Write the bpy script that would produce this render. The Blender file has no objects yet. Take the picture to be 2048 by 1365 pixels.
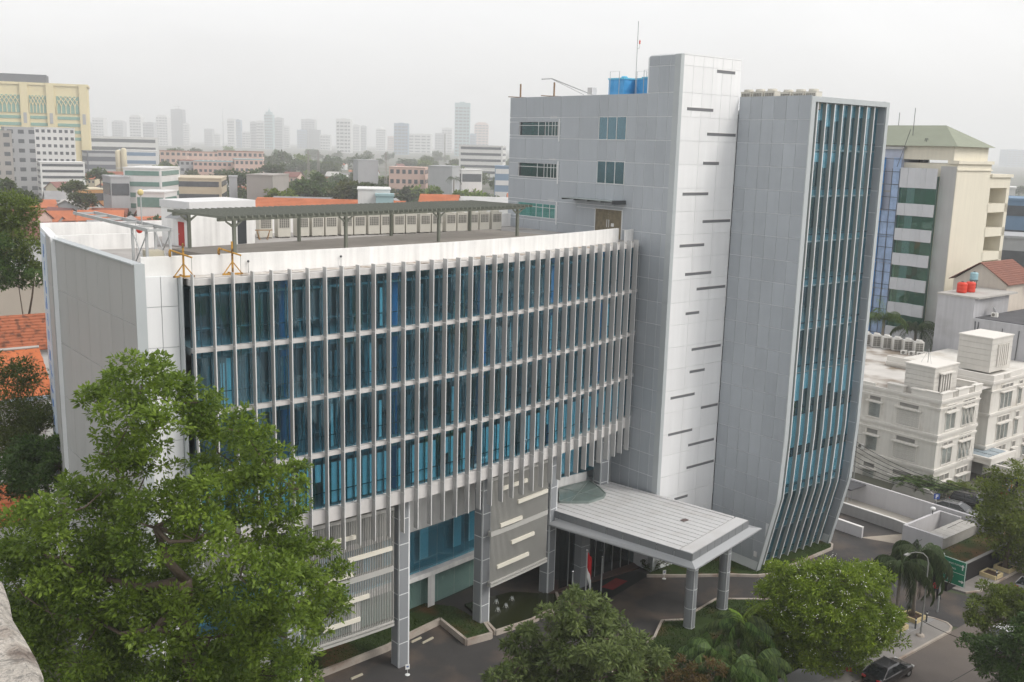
import bpy, math, random
import numpy as np
from mathutils import Matrix, Vector
random.seed(11); rng = np.random.default_rng(11)
SC = bpy.context.scene; COL = SC.collection
R = math.radians
# ---------------------------------------------------------------- camera
CAMZ = 38.0; PITCH = R(11.1); ROLL = R(1.5); FPX = 1991.0
_fw = np.array([0, math.cos(PITCH), -math.sin(PITCH)])
_u0 = np.cross(np.array([1., 0, 0]), _fw)
CR = np.array([1., 0, 0])*math.cos(ROLL) + _u0*math.sin(ROLL)
CU = _u0*math.cos(ROLL) - np.array([1., 0, 0])*math.sin(ROLL)
cd = bpy.data.cameras.new('camera'); cam = bpy.data.objects.new('camera', cd); COL.objects.link(cam)
cd.lens = 35.0; cd.sensor_width = 36.0; cd.sensor_fit = 'HORIZONTAL'; cd.clip_start = 0.2; cd.clip_end = 30000
M = Matrix.Identity(4)
for i in range(3):
    M[i][0] = CR[i]; M[i][1] = CU[i]; M[i][2] = -_fw[i]
M[2][3] = CAMZ
cam.matrix_world = M; SC.camera = cam
# ---------------------------------------------------------------- sky, sun, exposure
SUN_EL, SUN_AZ = R(46), R(109)        # azimuth clockwise from +Y: the sun stands to the right, a little behind the camera
w = bpy.data.worlds.new('World'); SC.world = w; w.use_nodes = True
nt = w.node_tree; nt.nodes.clear()
out = nt.nodes.new('ShaderNodeOutputWorld'); bg = nt.nodes.new('ShaderNodeBackground')
sky = nt.nodes.new('ShaderNodeTexSky'); sky.sky_type = 'NISHITA'; sky.sun_disc = False
sky.sun_elevation = SUN_EL; sky.sun_rotation = SUN_AZ; sky.air_density = 1.0; sky.dust_density = 6.0; sky.ozone_density = 1.0
hs = nt.nodes.new('ShaderNodeHueSaturation'); hs.inputs['Saturation'].default_value = 0.34
veil = nt.nodes.new('ShaderNodeMix'); veil.data_type = 'RGBA'; veil.inputs[0].default_value = 0.58
veil.inputs[7].default_value = (7.5, 7.42, 7.38, 1)          # even overcast veil over the clear sky
nt.links.new(sky.outputs[0], hs.inputs['Color']); nt.links.new(hs.outputs[0], veil.inputs[6])
tcw = nt.nodes.new('ShaderNodeTexCoord'); cn_ = nt.nodes.new('ShaderNodeTexNoise'); cn_.inputs['Scale'].default_value = 2.2; cn_.inputs['Detail'].default_value = 5; cn_.inputs['Distortion'].default_value = .6
mpw = nt.nodes.new('ShaderNodeMapping'); mpw.inputs['Scale'].default_value = (1, 1, 3.0); nt.links.new(tcw.outputs['Generated'], mpw.inputs[0]); nt.links.new(mpw.outputs[0], cn_.inputs['Vector'])
mrw = nt.nodes.new('ShaderNodeMapRange'); mrw.inputs[1].default_value = .3; mrw.inputs[2].default_value = .7; mrw.inputs[3].default_value = .93; mrw.inputs[4].default_value = 1.06; nt.links.new(cn_.outputs['Fac'], mrw.inputs[0])
cl_ = nt.nodes.new('ShaderNodeVectorMath'); cl_.operation = 'SCALE'; nt.links.new(veil.outputs[2], cl_.inputs[0]); nt.links.new(mrw.outputs[0], cl_.inputs['Scale'])   # thin uneven cloud
nt.links.new(cl_.outputs[0], bg.inputs[0])
bg.inputs[1].default_value = 0.15
nt.links.new(bg.outputs[0], out.inputs[0])
sd = bpy.data.lights.new('sun', 'SUN'); sun = bpy.data.objects.new('sun', sd); COL.objects.link(sun)
sd.energy = 0.85; sd.angle = R(16); sd.color = (1, .95, .88)
_d = Vector((math.sin(SUN_AZ)*math.cos(SUN_EL), math.cos(SUN_AZ)*math.cos(SUN_EL), math.sin(SUN_EL)))
sun.rotation_euler = _d.to_track_quat('Z', 'Y').to_euler(); sun.location = (60, -40, 120)
SC.view_settings.view_transform = 'Standard'; SC.view_settings.look = 'None'
SC.view_settings.gamma = 1.0; SC.view_settings.use_curve_mapping = False; SC.view_settings.exposure = 0.40
SC.render.engine = 'CYCLES'
cy = SC.cycles
cy.max_bounces = 7; cy.diffuse_bounces = 3; cy.glossy_bounces = 3; cy.transmission_bounces = 4; cy.transparent_max_bounces = 12; cy.volume_bounces = 1
cy.use_denoising = True; cy.caustics_reflective = False; cy.caustics_refractive = False
cy.sample_clamp_indirect = 6

# ---------------------------------------------------------------- measuring helpers (photo pixel -> place)
def ray(x, y):
    return CR*((x-1024.)/FPX) - CU*((y-682.5)/FPX) + _fw
def atz(x, y, Z=0.):
    d = ray(x, y); t = (Z-CAMZ)/d[2]; return np.array([d[0]*t, d[1]*t, Z])
def atY(x, y, Y):
    d = ray(x, y); t = Y/d[1]; return np.array([d[0]*t, Y, CAMZ+d[2]*t])
def proj(p):
    d = np.array([p[0], p[1], p[2]-CAMZ]); z = d @ _fw
    return 1024+FPX*(d@CR)/z, 682.5-FPX*(d@CU)/z
def zat(y, P):
    lo, hi = -60., 400.
    for _ in range(50):
        m = (lo+hi)/2
        if proj((P[0], P[1], m))[1] > y: lo = m
        else: hi = m
    return lo

# ---------------------------------------------------------------- materials
MATS = {}
def _bsdf(name):
    m = bpy.data.materials.new(name); m.use_nodes = True
    return m, m.node_tree, m.node_tree.nodes['Principled BSDF']
def pm(name, col, rough=.65, var=.10, scale=.6, bump=0., spec=.35, metal=0., streak=0., fine=0., orand=0., bscale=20., col2=None, c2scale=.15, c2lo=.5, c2hi=.65):
    """painted or built surface: base colour broken up by noise in place (world position)"""
    if name in MATS: return MATS[name]
    m, t, b = _bsdf(name); N = t.nodes.new; Lk = t.links.new
    g = N('ShaderNodeNewGeometry')
    n1 = N('ShaderNodeTexNoise'); n1.inputs['Scale'].default_value = scale; n1.inputs['Detail'].default_value = 6; n1.inputs['Roughness'].default_value = .6
    Lk(g.outputs['Position'], n1.inputs['Vector'])
    fac = n1.outputs['Fac']
    def math_(op, a, bb):
        k = N('ShaderNodeMath'); k.operation = op
        for i, q in enumerate((a, bb)):
            if isinstance(q, (int, float)): k.inputs[i].default_value = q
            else: Lk(q, k.inputs[i])
        return k.outputs[0]
    val = math_('MULTIPLY', math_('SUBTRACT', fac, .5), var*4)
    if streak:
        mp = N('ShaderNodeMapping'); mp.inputs['Scale'].default_value = (1.6, 1.6, .09); Lk(g.outputs['Position'], mp.inputs[0])
        n2 = N('ShaderNodeTexNoise'); n2.inputs['Scale'].default_value = 1.5; n2.inputs['Detail'].default_value = 4; Lk(mp.outputs[0], n2.inputs['Vector'])
        val = math_('ADD', val, math_('MULTIPLY', math_('SUBTRACT', n2.outputs['Fac'], .5), streak*4))
    if fine:
        n3 = N('ShaderNodeTexNoise'); n3.inputs['Scale'].default_value = 14; n3.inputs['Detail'].default_value = 3; Lk(g.outputs['Position'], n3.inputs['Vector'])
        val = math_('ADD', val, math_('MULTIPLY', math_('SUBTRACT', n3.outputs['Fac'], .5), fine*4))
    if orand:
        oi = N('ShaderNodeObjectInfo')
        val = math_('ADD', val, math_('MULTIPLY', math_('SUBTRACT', oi.outputs['Random'], .5), orand*2))
    mulv = math_('ADD', val, 1.0)
    src = None
    if col2:
        n4 = N('ShaderNodeTexNoise'); n4.inputs['Scale'].default_value = c2scale; n4.inputs['Detail'].default_value = 7; Lk(g.outputs['Position'], n4.inputs['Vector'])
        mr = N('ShaderNodeMapRange'); mr.inputs[1].default_value = c2lo; mr.inputs[2].default_value = c2hi; Lk(n4.outputs['Fac'], mr.inputs[0])
        mx = N('ShaderNodeMix'); mx.data_type = 'RGBA'; Lk(mr.outputs[0], mx.inputs[0]); mx.inputs[6].default_value = (*col, 1); mx.inputs[7].default_value = (*col2, 1)
        src = mx.outputs[2]
    vm = N('ShaderNodeVectorMath'); vm.operation = 'SCALE'
    if src is None: vm.inputs[0].default_value = col
    else: Lk(src, vm.inputs[0])
    Lk(mulv, vm.inputs['Scale']); Lk(vm.outputs[0], b.inputs['Base Color'])
    b.inputs['Roughness'].default_value = rough; b.inputs['Metallic'].default_value = metal
    b.inputs['Specular IOR Level'].default_value = spec
    if bump:
        nb = N('ShaderNodeTexNoise'); nb.inputs['Scale'].default_value = bscale; nb.inputs['Detail'].default_value = 4; Lk(g.outputs['Position'], nb.inputs['Vector'])
        bp = N('ShaderNodeBump'); bp.inputs['Strength'].default_value = bump; bp.inputs['Distance'].default_value = .05
        Lk(nb.outputs['Fac'], bp.inputs['Height']); Lk(bp.outputs[0], b.inputs['Normal'])
    MATS[name] = m; return m
def glassm(name, tint, ior=1.7, add=.03, rough=.015, wav=.02):
    """thin tinted glazing: see-through with a mirror-like share that grows at grazing angles"""
    if name in MATS: return MATS[name]
    m = bpy.data.materials.new(name); m.use_nodes = True; t = m.node_tree; t.nodes.clear(); N = t.nodes.new; Lk = t.links.new
    o = N('ShaderNodeOutputMaterial'); mix = N('ShaderNodeMixShader'); tr = N('ShaderNodeBsdfTransparent'); gl = N('ShaderNodeBsdfGlossy')
    r0 = ((ior-1)/(ior+1))**2+add*.5
    fr = N('ShaderNodeLayerWeight'); fr.inputs['Blend'].default_value = .5
    pw = N('ShaderNodeMath'); pw.operation = 'POWER'; pw.inputs[1].default_value = 4.0; Lk(fr.outputs['Facing'], pw.inputs[0])
    ad = N('ShaderNodeMath'); ad.operation = 'MULTIPLY_ADD'; ad.inputs[1].default_value = 1-r0; ad.inputs[2].default_value = r0; ad.use_clamp = True
    tr.inputs[0].default_value = (*tint, 1); gl.inputs[0].default_value = (.74, .92, 1, 1); gl.inputs['Roughness'].default_value = rough
    g = N('ShaderNodeNewGeometry'); nb = N('ShaderNodeTexNoise'); nb.inputs['Scale'].default_value = .7; nb.inputs['Detail'].default_value = 1
    bp = N('ShaderNodeBump'); bp.inputs['Strength'].default_value = wav; bp.inputs['Distance'].default_value = .3
    Lk(g.outputs['Position'], nb.inputs['Vector']); Lk(nb.outputs['Fac'], bp.inputs['Height']); Lk(bp.outputs[0], gl.inputs['Normal'])
    Lk(pw.outputs[0], ad.inputs[0]); Lk(ad.outputs[0], mix.inputs[0]); Lk(tr.outputs[0], mix.inputs[1]); Lk(gl.outputs[0], mix.inputs[2]); Lk(mix.outputs[0], o.inputs[0])
    MATS[name] = m; return m
def leafm(name, dark, light, trans=.42, rough=.45):
    if name in MATS: return MATS[name]
    m, t, b = _bsdf(name); N = t.nodes.new; Lk = t.links.new
    at = N('ShaderNodeAttribute'); at.attribute_name = 'tint'
    oi = N('ShaderNodeObjectInfo')
    mx = N('ShaderNodeMix'); mx.data_type = 'RGBA'; mx.inputs[6].default_value = (*dark, 1); mx.inputs[7].default_value = (*light, 1)
    Lk(at.outputs['Fac'], mx.inputs[0])
    hv = N('ShaderNodeHueSaturation'); Lk(mx.outputs[2], hv.inputs['Color'])
    mr = N('ShaderNodeMapRange'); mr.inputs[3].default_value = .8; mr.inputs[4].default_value = 1.2; Lk(oi.outputs['Random'], mr.inputs[0]); Lk(mr.outputs[0], hv.inputs['Value'])
    mh = N('ShaderNodeMapRange'); mh.inputs[3].default_value = .485; mh.inputs[4].default_value = .515; Lk(oi.outputs['Random'], mh.inputs[0]); Lk(mh.outputs[0], hv.inputs['Hue'])
    Lk(hv.outputs[0], b.inputs['Base Color']); b.inputs['Roughness'].default_value = rough; b.inputs['Specular IOR Level'].default_value = .3
    tl = N('ShaderNodeBsdfTranslucent'); Lk(hv.outputs[0], tl.inputs[0]); ms = N('ShaderNodeMixShader'); ms.inputs[0].default_value = trans
    o = t.nodes['Material Output']; Lk(b.outputs[0], ms.inputs[1]); Lk(tl.outputs[0], ms.inputs[2]); Lk(ms.outputs[0], o.inputs[0])
    MATS[name] = m; return m

# ---------------------------------------------------------------- mesh helpers
class MB:
    def __init__(s): s.v = []; s.f = []; s.m = []
    def add(s, vs, fs, mi=0):
        o = len(s.v); s.v += [tuple(map(float, p)) for p in vs]
        for f in fs: s.f.append([i+o for i in f]); s.m.append(mi)
        return s
    def hexa(s, c, mi=0):      # 8 corners: bottom ring then top ring
        return s.add(c, [(3, 2, 1, 0), (4, 5, 6, 7), (0, 1, 5, 4), (1, 2, 6, 5), (2, 3, 7, 6), (3, 0, 4, 7)], mi)
    def box(s, x0, x1, y0, y1, z0, z1, mi=0):
        return s.hexa([(x0, y0, z0), (x1, y0, z0), (x1, y1, z0), (x0, y1, z0), (x0, y0, z1), (x1, y0, z1), (x1, y1, z1), (x0, y1, z1)], mi)
    def seg(s, p, q, th, z0, z1, mi=0, side=0.):   # wall slab along the plan segment p-q; side -1..1 shifts it across
        p = np.array(p[:2], float); q = np.array(q[:2], float); d = q-p; l = np.hypot(*d) or 1; n = np.array([d[1], -d[0]])/l
        a = n*th*(.5+side*.5); b = -n*th*(.5-side*.5)
        P = [p+a, q+a, q+b, p+b]
        return s.hexa([(*k, z0) for k in P]+[(*k, z1) for k in P], mi)
    def prism(s, poly, z0, z1, mi=0, bottom=True):
        n = len(poly); A = sum(poly[i][0]*poly[(i+1) % n][1]-poly[(i+1) % n][0]*poly[i][1] for i in range(n))
        if A < 0: poly = poly[::-1]
        zz0 = z0 if hasattr(z0, '__len__') else [z0]*n; zz1 = z1 if hasattr(z1, '__len__') else [z1]*n
        vs = [(p[0], p[1], zz0[i]) for i, p in enumerate(poly)]+[(p[0], p[1], zz1[i]) for i, p in enumerate(poly)]
        fs = [tuple(range(n, 2*n))]+([tuple(range(n-1, -1, -1))] if bottom else [])
        fs += [(i, (i+1) % n, n+(i+1) % n, n+i) for i in range(n)]
        return s.add(vs, fs, mi)
    def sheet(s, poly, z, mi=0):
        n = len(poly); A = sum(poly[i][0]*poly[(i+1) % n][1]-poly[(i+1) % n][0]*poly[i][1] for i in range(n))
        if A < 0: poly = poly[::-1]
        return s.add([(p[0], p[1], z) for p in poly], [tuple(range(n))], mi)
    def tube(s, pts, rad, n=6, mi=0, cap=True):
        pts = [np.array(p, float) for p in pts]; k = len(pts)
        if not hasattr(rad, '__len__'): rad = [rad]*k
        vs = []
        for i, p in enumerate(pts):
            t = pts[min(i+1, k-1)]-pts[max(i-1, 0)]; t = t/(np.linalg.norm(t)+1e-9)
            a = np.cross(t, (0, 0, 1.) if abs(t[2]) < .9 else (1., 0, 0)); a /= np.linalg.norm(a); b = np.cross(t, a)
            for j in range(n):
                th = 2*math.pi*j/n; vs.append(p+(a*math.cos(th)+b*math.sin(th))*rad[i])
        fs = []
        for i in range(k-1):
            for j in range(n):
                j2 = (j+1) % n; fs.append((i*n+j, i*n+j2, (i+1)*n+j2, (i+1)*n+j))
        if cap: fs += [tuple(range(n-1, -1, -1)), tuple(range((k-1)*n, k*n))]
        return s.add(vs, fs, mi)
    def lathe(s, prof, c=(0, 0, 0), n=12, mi=0):
        vs = []; k = len(prof)
        for r, z in prof:
            for j in range(n):
                th = 2*math.pi*j/n; vs.append((c[0]+r*math.cos(th), c[1]+r*math.sin(th), c[2]+z))
        fs = [(i*n+j, i*n+(j+1) % n, (i+1)*n+(j+1) % n, (i+1)*n+j) for i in range(k-1) for j in range(n)]
        fs += [tuple(range(n-1, -1, -1)), tuple(range((k-1)*n, k*n))]
        return s.add(vs, fs, mi)
    def ball(s, c, r, n=10, k=6, mi=0):
        rr = r if hasattr(r, '__len__') else (r, r, r)
        prof = [(max(.02, math.sin(math.pi*i/k)), -math.cos(math.pi*i/k)) for i in range(k+1)]
        vs = []
        for q, z in prof:
            for j in range(n):
                th = 2*math.pi*j/n; vs.append((c[0]+rr[0]*q*math.cos(th), c[1]+rr[1]*q*math.sin(th), c[2]+rr[2]*z))
        fs = [(i*n+j, i*n+(j+1) % n, (i+1)*n+(j+1) % n, (i+1)*n+j) for i in range(k) for j in range(n)]
        fs += [tuple(range(n-1, -1, -1)), tuple(range(k*n, (k+1)*n))]
        return s.add(vs, fs, mi)
    def mesh(s, name, mats):
        me = bpy.data.meshes.new(name); me.from_pydata(s.v, [], s.f)
        for q in (mats if isinstance(mats, (list, tuple)) else [mats]): me.materials.append(q)
        if any(s.m): me.polygons.foreach_set('material_index', s.m)
        return me
    def build(s, name, mats, parent=None, smooth=False, loc=None, rz=0.):
        me = s.mesh(name, mats)
        if smooth: me.polygons.foreach_set('use_smooth', [True]*len(me.polygons))
        return place(name, me, parent, loc, rz)
def place(name, me, parent=None, loc=None, rz=0.):
    o = bpy.data.objects.new(name, me); COL.objects.link(o); o.parent = parent
    if loc is not None: o.location = loc
    if rz: o.rotation_euler = (0, 0, rz)
    return o
def tag(o, label=None, cat=None, group=None, kind=None):
    if label: o['label'] = label
    if cat: o['category'] = cat
    if group: o['group'] = group
    if kind: o['kind'] = kind
    return o
def thing(name, label, cat, loc=(0, 0, 0), rz=0., group=None):
    o = bpy.data.objects.new(name, None); COL.objects.link(o); o.location = [float(q) for q in loc]; o.rotation_euler = (0, 0, rz)
    o.empty_display_size = .2
    return tag(o, label, cat, group)
def kids(o): return [c for c in COL.objects if c.parent == o]
def copy_tree(o, ch_map, parent=None):
    c = o.copy(); COL.objects.link(c); c.parent = parent
    for k in ch_map.get(o.name, []): copy_tree(k, ch_map, c)
    return c
def child_map():
    m = {}
    for o in COL.objects:
        if o.parent: m.setdefault(o.parent.name, []).append(o)
    return m
def struct(name, mb, mats, **k): return tag(mb.build(name, mats, **k), kind='structure')

# the site's own axes: a runs along the white stair tower's front (away to the right), b runs out of that front towards the street
CX0 = np.array([13.4, 85.4]); TH = R(39); UA = np.array([math.cos(TH), math.sin(TH)]); NB = np.array([UA[1], -UA[0]])
def S(a, b, z=None):
    p = CX0+UA*a+NB*b
    return (p[0], p[1]) if z is None else (p[0], p[1], z)
def toL(p):   # world plan -> office building local (x = a, y = -b)
    q = np.array(p[:2])-CX0; return (q@UA, -(q@NB))
# ================================================================ ground, roads, kerbs, lawns
GREY = pm('grey_cladding', (.385, .415, .445), rough=.42, var=.035, scale=.25, streak=.035, spec=.45, orand=.055)
JOINT = pm('joint_sealant', (.74, .76, .77), rough=.7, var=.05)
WHITEP = pm('white_cladding', (.775, .78, .785), rough=.45, var=.03, scale=.3, streak=.03, orand=.03)
WHITEW = pm('white_render', (.76, .755, .74), rough=.8, var=.07, scale=.5, streak=.12, fine=.02)
EDGE = pm('light_grey_trim', (.44, .47, .48), rough=.45, var=.03)
CONC = pm('concrete', (.40, .385, .36), rough=.9, var=.12, scale=.7, streak=.05, fine=.05, bump=.2)
ASPH = pm('asphalt', (.052, .049, .048), rough=.85, var=.16, scale=.35, fine=.10, bump=.25, bscale=30, col2=(.115, .088, .07), c2scale=.25, c2lo=.48, c2hi=.7)
ROADM = pm('road_asphalt', (.115, .10, .09), rough=.9, var=.10, scale=.25, fine=.08, bump=.2, bscale=30, col2=(.16, .135, .115), c2scale=.10, c2lo=.45, c2hi=.7)
PAVE = pm('pavement_concrete', (.25, .235, .22), rough=.9, var=.12, scale=.5, fine=.08, bump=.2, col2=(.19, .17, .155), c2scale=.3)
TILEP = pm('grey_paving', (.27, .265, .26), rough=.85, var=.08, scale=.8, fine=.08)
KERB = pm('kerb_stone', (.42, .37, .32), rough=.9, var=.16, scale=1.2, fine=.1, col2=(.28, .22, .18), c2scale=.6)
LAWN = pm('lawn_soil', (.035, .055, .016), rough=1, var=.25, scale=.6, fine=.2, bump=.5, spec=.1, col2=(.13, .065, .033), c2scale=.28, c2lo=.52, c2hi=.72)
GRASSM = leafm('grass_blades', (.025, .045, .012), (.065, .10, .024), trans=.2, rough=.7)
CITYG = pm('city_ground', (.14, .13, .115), rough=1, var=.25, scale=.02, fine=.1, col2=(.06, .085, .035), c2scale=.012, c2lo=.45, c2hi=.6)
mb = MB(); mb.sheet([(-7000, -250), (7000, -250), (7000, 9000), (-7000, 9000)], -.03)
tag(struct('ground', mb, CITYG), 'pale grey-brown city ground reaching to the horizon')
# forecourt asphalt
mb = MB(); mb.sheet([S(-52, 24), S(12.2, 20.4), S(12.8, 22.3), S(20.2, 22.3), S(19.4, 19.9), S(18.6, 18.2), S(32, 16), S(32, -16), S(-48, -16)], .0)
tag(struct('driveway', mb, ASPH), 'dark stained asphalt forecourt and driveway')
# street
mb = MB(); mb.sheet([S(-90, 22.3), S(-90, 36), S(120, 36), S(120, 20.0), S(20.6, 20.0), S(19.2, 22.3)], .004)
tag(struct('road', mb, ROADM), 'worn grey-brown street at the lower right')
# pavements: near side (raised) with rounded corner, far side beyond the drive mouth
def arc(cx, cy, r, a0, a1, n=8): return [(cx+r*math.cos(R(a0+(a1-a0)*i/n)), cy+r*math.sin(R(a0+(a1-a0)*i/n))) for i in range(n+1)]
near = [(-60, 18.6), (10.3, 18.6)]+arc(9.2, 19.2, 3.1, 0, 90)[::1]+[(-60, 22.3)]
near = [(-60, 18.6), (9.4, 18.6), (11.3, 18.8), (12.1, 19.5), (12.5, 20.4), (12.6, 21.4), (12.2, 22.0), (11.4, 22.3), (-60, 22.3)]
mb = MB(); mb.prism([S(*p) for p in near], -.02, .13)
pv = struct('pavement', mb, PAVE)
mb = MB(); mb.prism([S(*p) for p in [(-60, 18.62), (9.3, 18.62), (11.2, 18.82), (12.0, 19.5), (12.35, 20.55), (-60, 20.55)]], .13, .15); mb.build('paving_band', TILEP, pv)
mb = MB()
for p, q in zip(near[2:8], near[3:9]): mb.seg(S(*p), S(*q), .18, .0, .165)
mb.build('kerb', KERB, pv)
far = [(19.4, 18.25), (70, 18.25), (70, 20.0), (21.0, 20.0), (19.6, 19.4)]
mb = MB(); mb.prism([S(*p) for p in far], -.02, .14); pv2 = struct('pavement', mb, PAVE)
mb = MB()
for p, q in zip(far[2:], far[3:]): mb.seg(S(*p), S(*q), .16, .0, .165)
mb.build('kerb', KERB, pv2)
# concrete path and ramp beyond the glazed tower
mb = MB(); mb.prism([S(28.3, -16), S(28.3, 8.6), S(27.4, 11), S(31.9, 11), S(31.9, -16)], -.02, .45)
tag(struct('path', mb, pm('path_concrete', (.36, .335, .295), rough=.9, var=.1, scale=.4, fine=.06)), 'raised pale concrete path along the white boundary wall')
mb = MB(); mb.add([S(23.7, 6.7)+(.012,), S(26.0, 11.4)+(.012,), S(27.1, 10.4)+(.012,), S(28.1, 8.7)+(.012,), S(28.1, 3)+(-.25,), S(23.8, 3)+(-.25,), S(28.1, -16)+(-3.2,), S(23.8, -16)+(-3.2,)],
     [(0, 1, 2, 3), (0, 3, 4, 5), (5, 4, 6, 7)])
mb2 = MB()
for i in range(17):
    b0 = 6.2-i*.8; z = .02+min(0, (b0-3)*.155) if b0 < 3 else -.25+(b0-3)*.071
    p, q = S(23.9, b0), S(28.0, b0)
    d = (np.array(q)-np.array(p)); mb2.seg(p, q, .07, z-.02, z+.02)
rp = struct('ramp', mb, pm('ramp_concrete', (.33, .29, .24), rough=.95, var=.12, scale=.6, fine=.12, bump=.3))
tag(mb2.build('groove_strips', pm('ramp_groove', (.24, .21, .18), rough=.95), rp), kind='stuff')

def lawn_bed(name, poly, z, label, kerbh=None, kw=.22):
    mb = MB(); mb.prism(poly, -.02, z); o = struct(name, mb, LAWN); tag(o, label)
    if kerbh:
        mb = MB(); n = len(poly)
        for i in kerbh: mb.seg(poly[i], poly[(i+1) % n], kw, -.02, z+.07)
        mb.build('kerb', KERB, o)
    return o
def grass(poly, z, n, label, h=.09):
    P = np.array(poly, float); lo, hi = P.min(0), P.max(0)
    pts = rng.uniform(lo, hi, (n*3, 2)); ins = np.zeros(len(pts), bool); j = len(P)-1
    for i in range(len(P)):
        xi, yi = P[i]; xj, yj = P[j]
        c = ((yi > pts[:, 1]) != (yj > pts[:, 1])) & (pts[:, 0] < (xj-xi)*(pts[:, 1]-yi)/(yj-yi+1e-12)+xi); ins ^= c; j = i
    pts = pts[ins][:n]; k = len(pts)
    keep = np.sin(pts[:, 0]*1.1+.4*np.sin(pts[:, 1]*.9))+np.sin(pts[:, 1]*1.3+1) > -1.0
    pts = pts[keep]; k = len(pts)
    th = rng.uniform(0, 2*math.pi, k); wv = np.stack([np.cos(th), np.sin(th)], 1)*.05; hh = h*rng.uniform(.5, 1.3, k); ln = rng.normal(0, .04, (k, 2))
    v = np.zeros((k, 3, 3)); v[:, 0, :2] = pts-wv; v[:, 1, :2] = pts+wv; v[:, 2, :2] = pts+ln; v[:, :2, 2] = z-.01; v[:, 2, 2] = z+hh
    o = tri_mesh('grass', v.reshape(-1, 3), np.arange(k*3).reshape(-1, 3), GRASSM, rng.uniform(0, 1, k))
    return tag(o, label, 'grass', kind='stuff')
def tri_mesh(name, V, F, mat, tint=None, parent=None):
    F = np.asarray(F); me = bpy.data.meshes.new(name); k = F.shape[1]
    me.vertices.add(len(V)); me.vertices.foreach_set('co', np.ascontiguousarray(V, dtype=np.float32).ravel())
    me.loops.add(F.size); me.loops.foreach_set('vertex_index', F.astype(np.int32).ravel())
    me.polygons.add(len(F)); me.polygons.foreach_set('loop_start', np.arange(0, F.size, k, dtype=np.int32))
    me.polygons.foreach_set('loop_total', np.full(len(F), k, dtype=np.int32))
    for q in (mat if isinstance(mat, (list, tuple)) else [mat]): me.materials.append(q)
    if tint is not None:
        at = me.attributes.new('tint', 'FLOAT', 'FACE'); at.data.foreach_set('value', np.asarray(tint, dtype=np.float32))
    me.update(calc_edges=True); me.validate()
    if name is None: return me
    return place(name, me, parent)

wl = [(-21.0, 58.6), (-14.0, 65.0), (-8.9, 69.8), (-7.4, 71.8), (-5.2, 74.4), (-2.9, 71.0), (-1.0, 72.2), (-1.6, 73.9), (-4.2, 76.6), (-9.0, 77.6), (-16, 72.5), (-24.5, 65)]
lawn_bed('lawn', wl, .45, 'patchy green lawn under the louvred wing', [0, 1, 2, 3, 4, 5, 6])
grass(wl, .45, 9000, 'short grass growing on the lawn under the wing')
pl = [S(-1.1, .35), S(1.3, 2.1), S(5.4, 4.8), S(7.2, 6.3), S(8.4, 6.75), S(18.4, 6.55), S(19.3, 6.0), S(19.6, 3), S(8, 0), S(0, 0)]
lawn_bed('lawn', pl, .16, 'narrow lawn strip round the foot of the glazed tower', [0, 1, 2, 3, 4, 5, 6], .2)
grass(pl, .16, 4500, 'short grass on the strip at the foot of the glazed tower', .08)
gd = [S(2.9, 9.3), S(.2, 7.3), S(-3.1, 7.8), S(-4.95, 8.3), S(-6.6, 7.3), S(-9.2, 8.9), S(-26, 13.5), S(-34, 18.4), S(9.5, 18.4), S(8.6, 14.5)]
lawn_bed('lawn', gd, .2, 'garden bed with palms between driveway and street', [0, 1, 2, 3, 4, 5, 8, 9], .2)
grass(gd, .2, 14000, 'grass in the garden bed between driveway and street', .14)
fl = [S(19.6, 14.6), S(60, 14.6), S(60, 17.8), S(19.0, 17.8)]
lawn_bed('lawn', fl, 1.35, 'raised strip of lawn behind the black street wall')
grass(fl, 1.35, 4000, 'grass on the raised strip behind the black wall', .12)
# pond between two pillars
pond = [(-1.4, 74.2), (-.7, 72.75), (2.2, 74.9), (4.6, 77.6), (4.4, 80.0), (.5, 80.2), (-3.4, 77.6)]
mb = MB(); mb.prism(pond, -.02, .22)
wm, t_, b_ = _bsdf('pond_water'); b_.inputs['Base Color'].default_value = (.022, .026, .008, 1); b_.inputs['Roughness'].default_value = .12
nn = t_.nodes.new('ShaderNodeTexNoise'); nn.inputs['Scale'].default_value = 3; bb = t_.nodes.new('ShaderNodeBump'); bb.inputs['Strength'].default_value = .12
t_.links.new(nn.outputs['Fac'], bb.inputs['Height']); t_.links.new(bb.outputs[0], b_.inputs['Normal'])
po = tag(struct('water', mb, wm), 'dark green ornamental pond with small fountains')
mb = MB()
for i in (0, 1, 2, 3): mb.seg(pond[i], pond[i+1], .22, -.02, .42)
mb.build('kerb', KERB, po)
SPRAY = pm('fountain_spray', (.75, .78, .8), rough=.3, var=.02)
for i, (x, y) in enumerate([atz(1012, 1214, .3)[:2], atz(1024, 1200, .3)[:2], atz(996, 1222, .3)[:2], atz(993, 1206, .3)[:2]]):
    o = thing('fountain_jet', ['small fountain jet nearest the middle of the pond', 'fountain jet farthest back in the pond', 'fountain jet nearest the second pillar', 'fountain jet at the pond edge by the wall'][i], 'fountain', (x, y, .22), group='fountain jets in the pond')
    mb = MB(); mb.lathe([(.05, 0), (.06, .1), (.03, .14)], n=8); mb.build('nozzle', CONC, o)
    mb = MB()
    for k in range(9):
        th = k*.698; r = .16+.05*(k % 3); h = .3+.1*(k % 2)
        mb.tube([(0, 0, .12), (r*.45*math.cos(th), r*.45*math.sin(th), h), (r*math.cos(th), r*math.sin(th), .04)], [.016, .014, .01], n=4)
    mb.build('water_spray', SPRAY, o)
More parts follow.
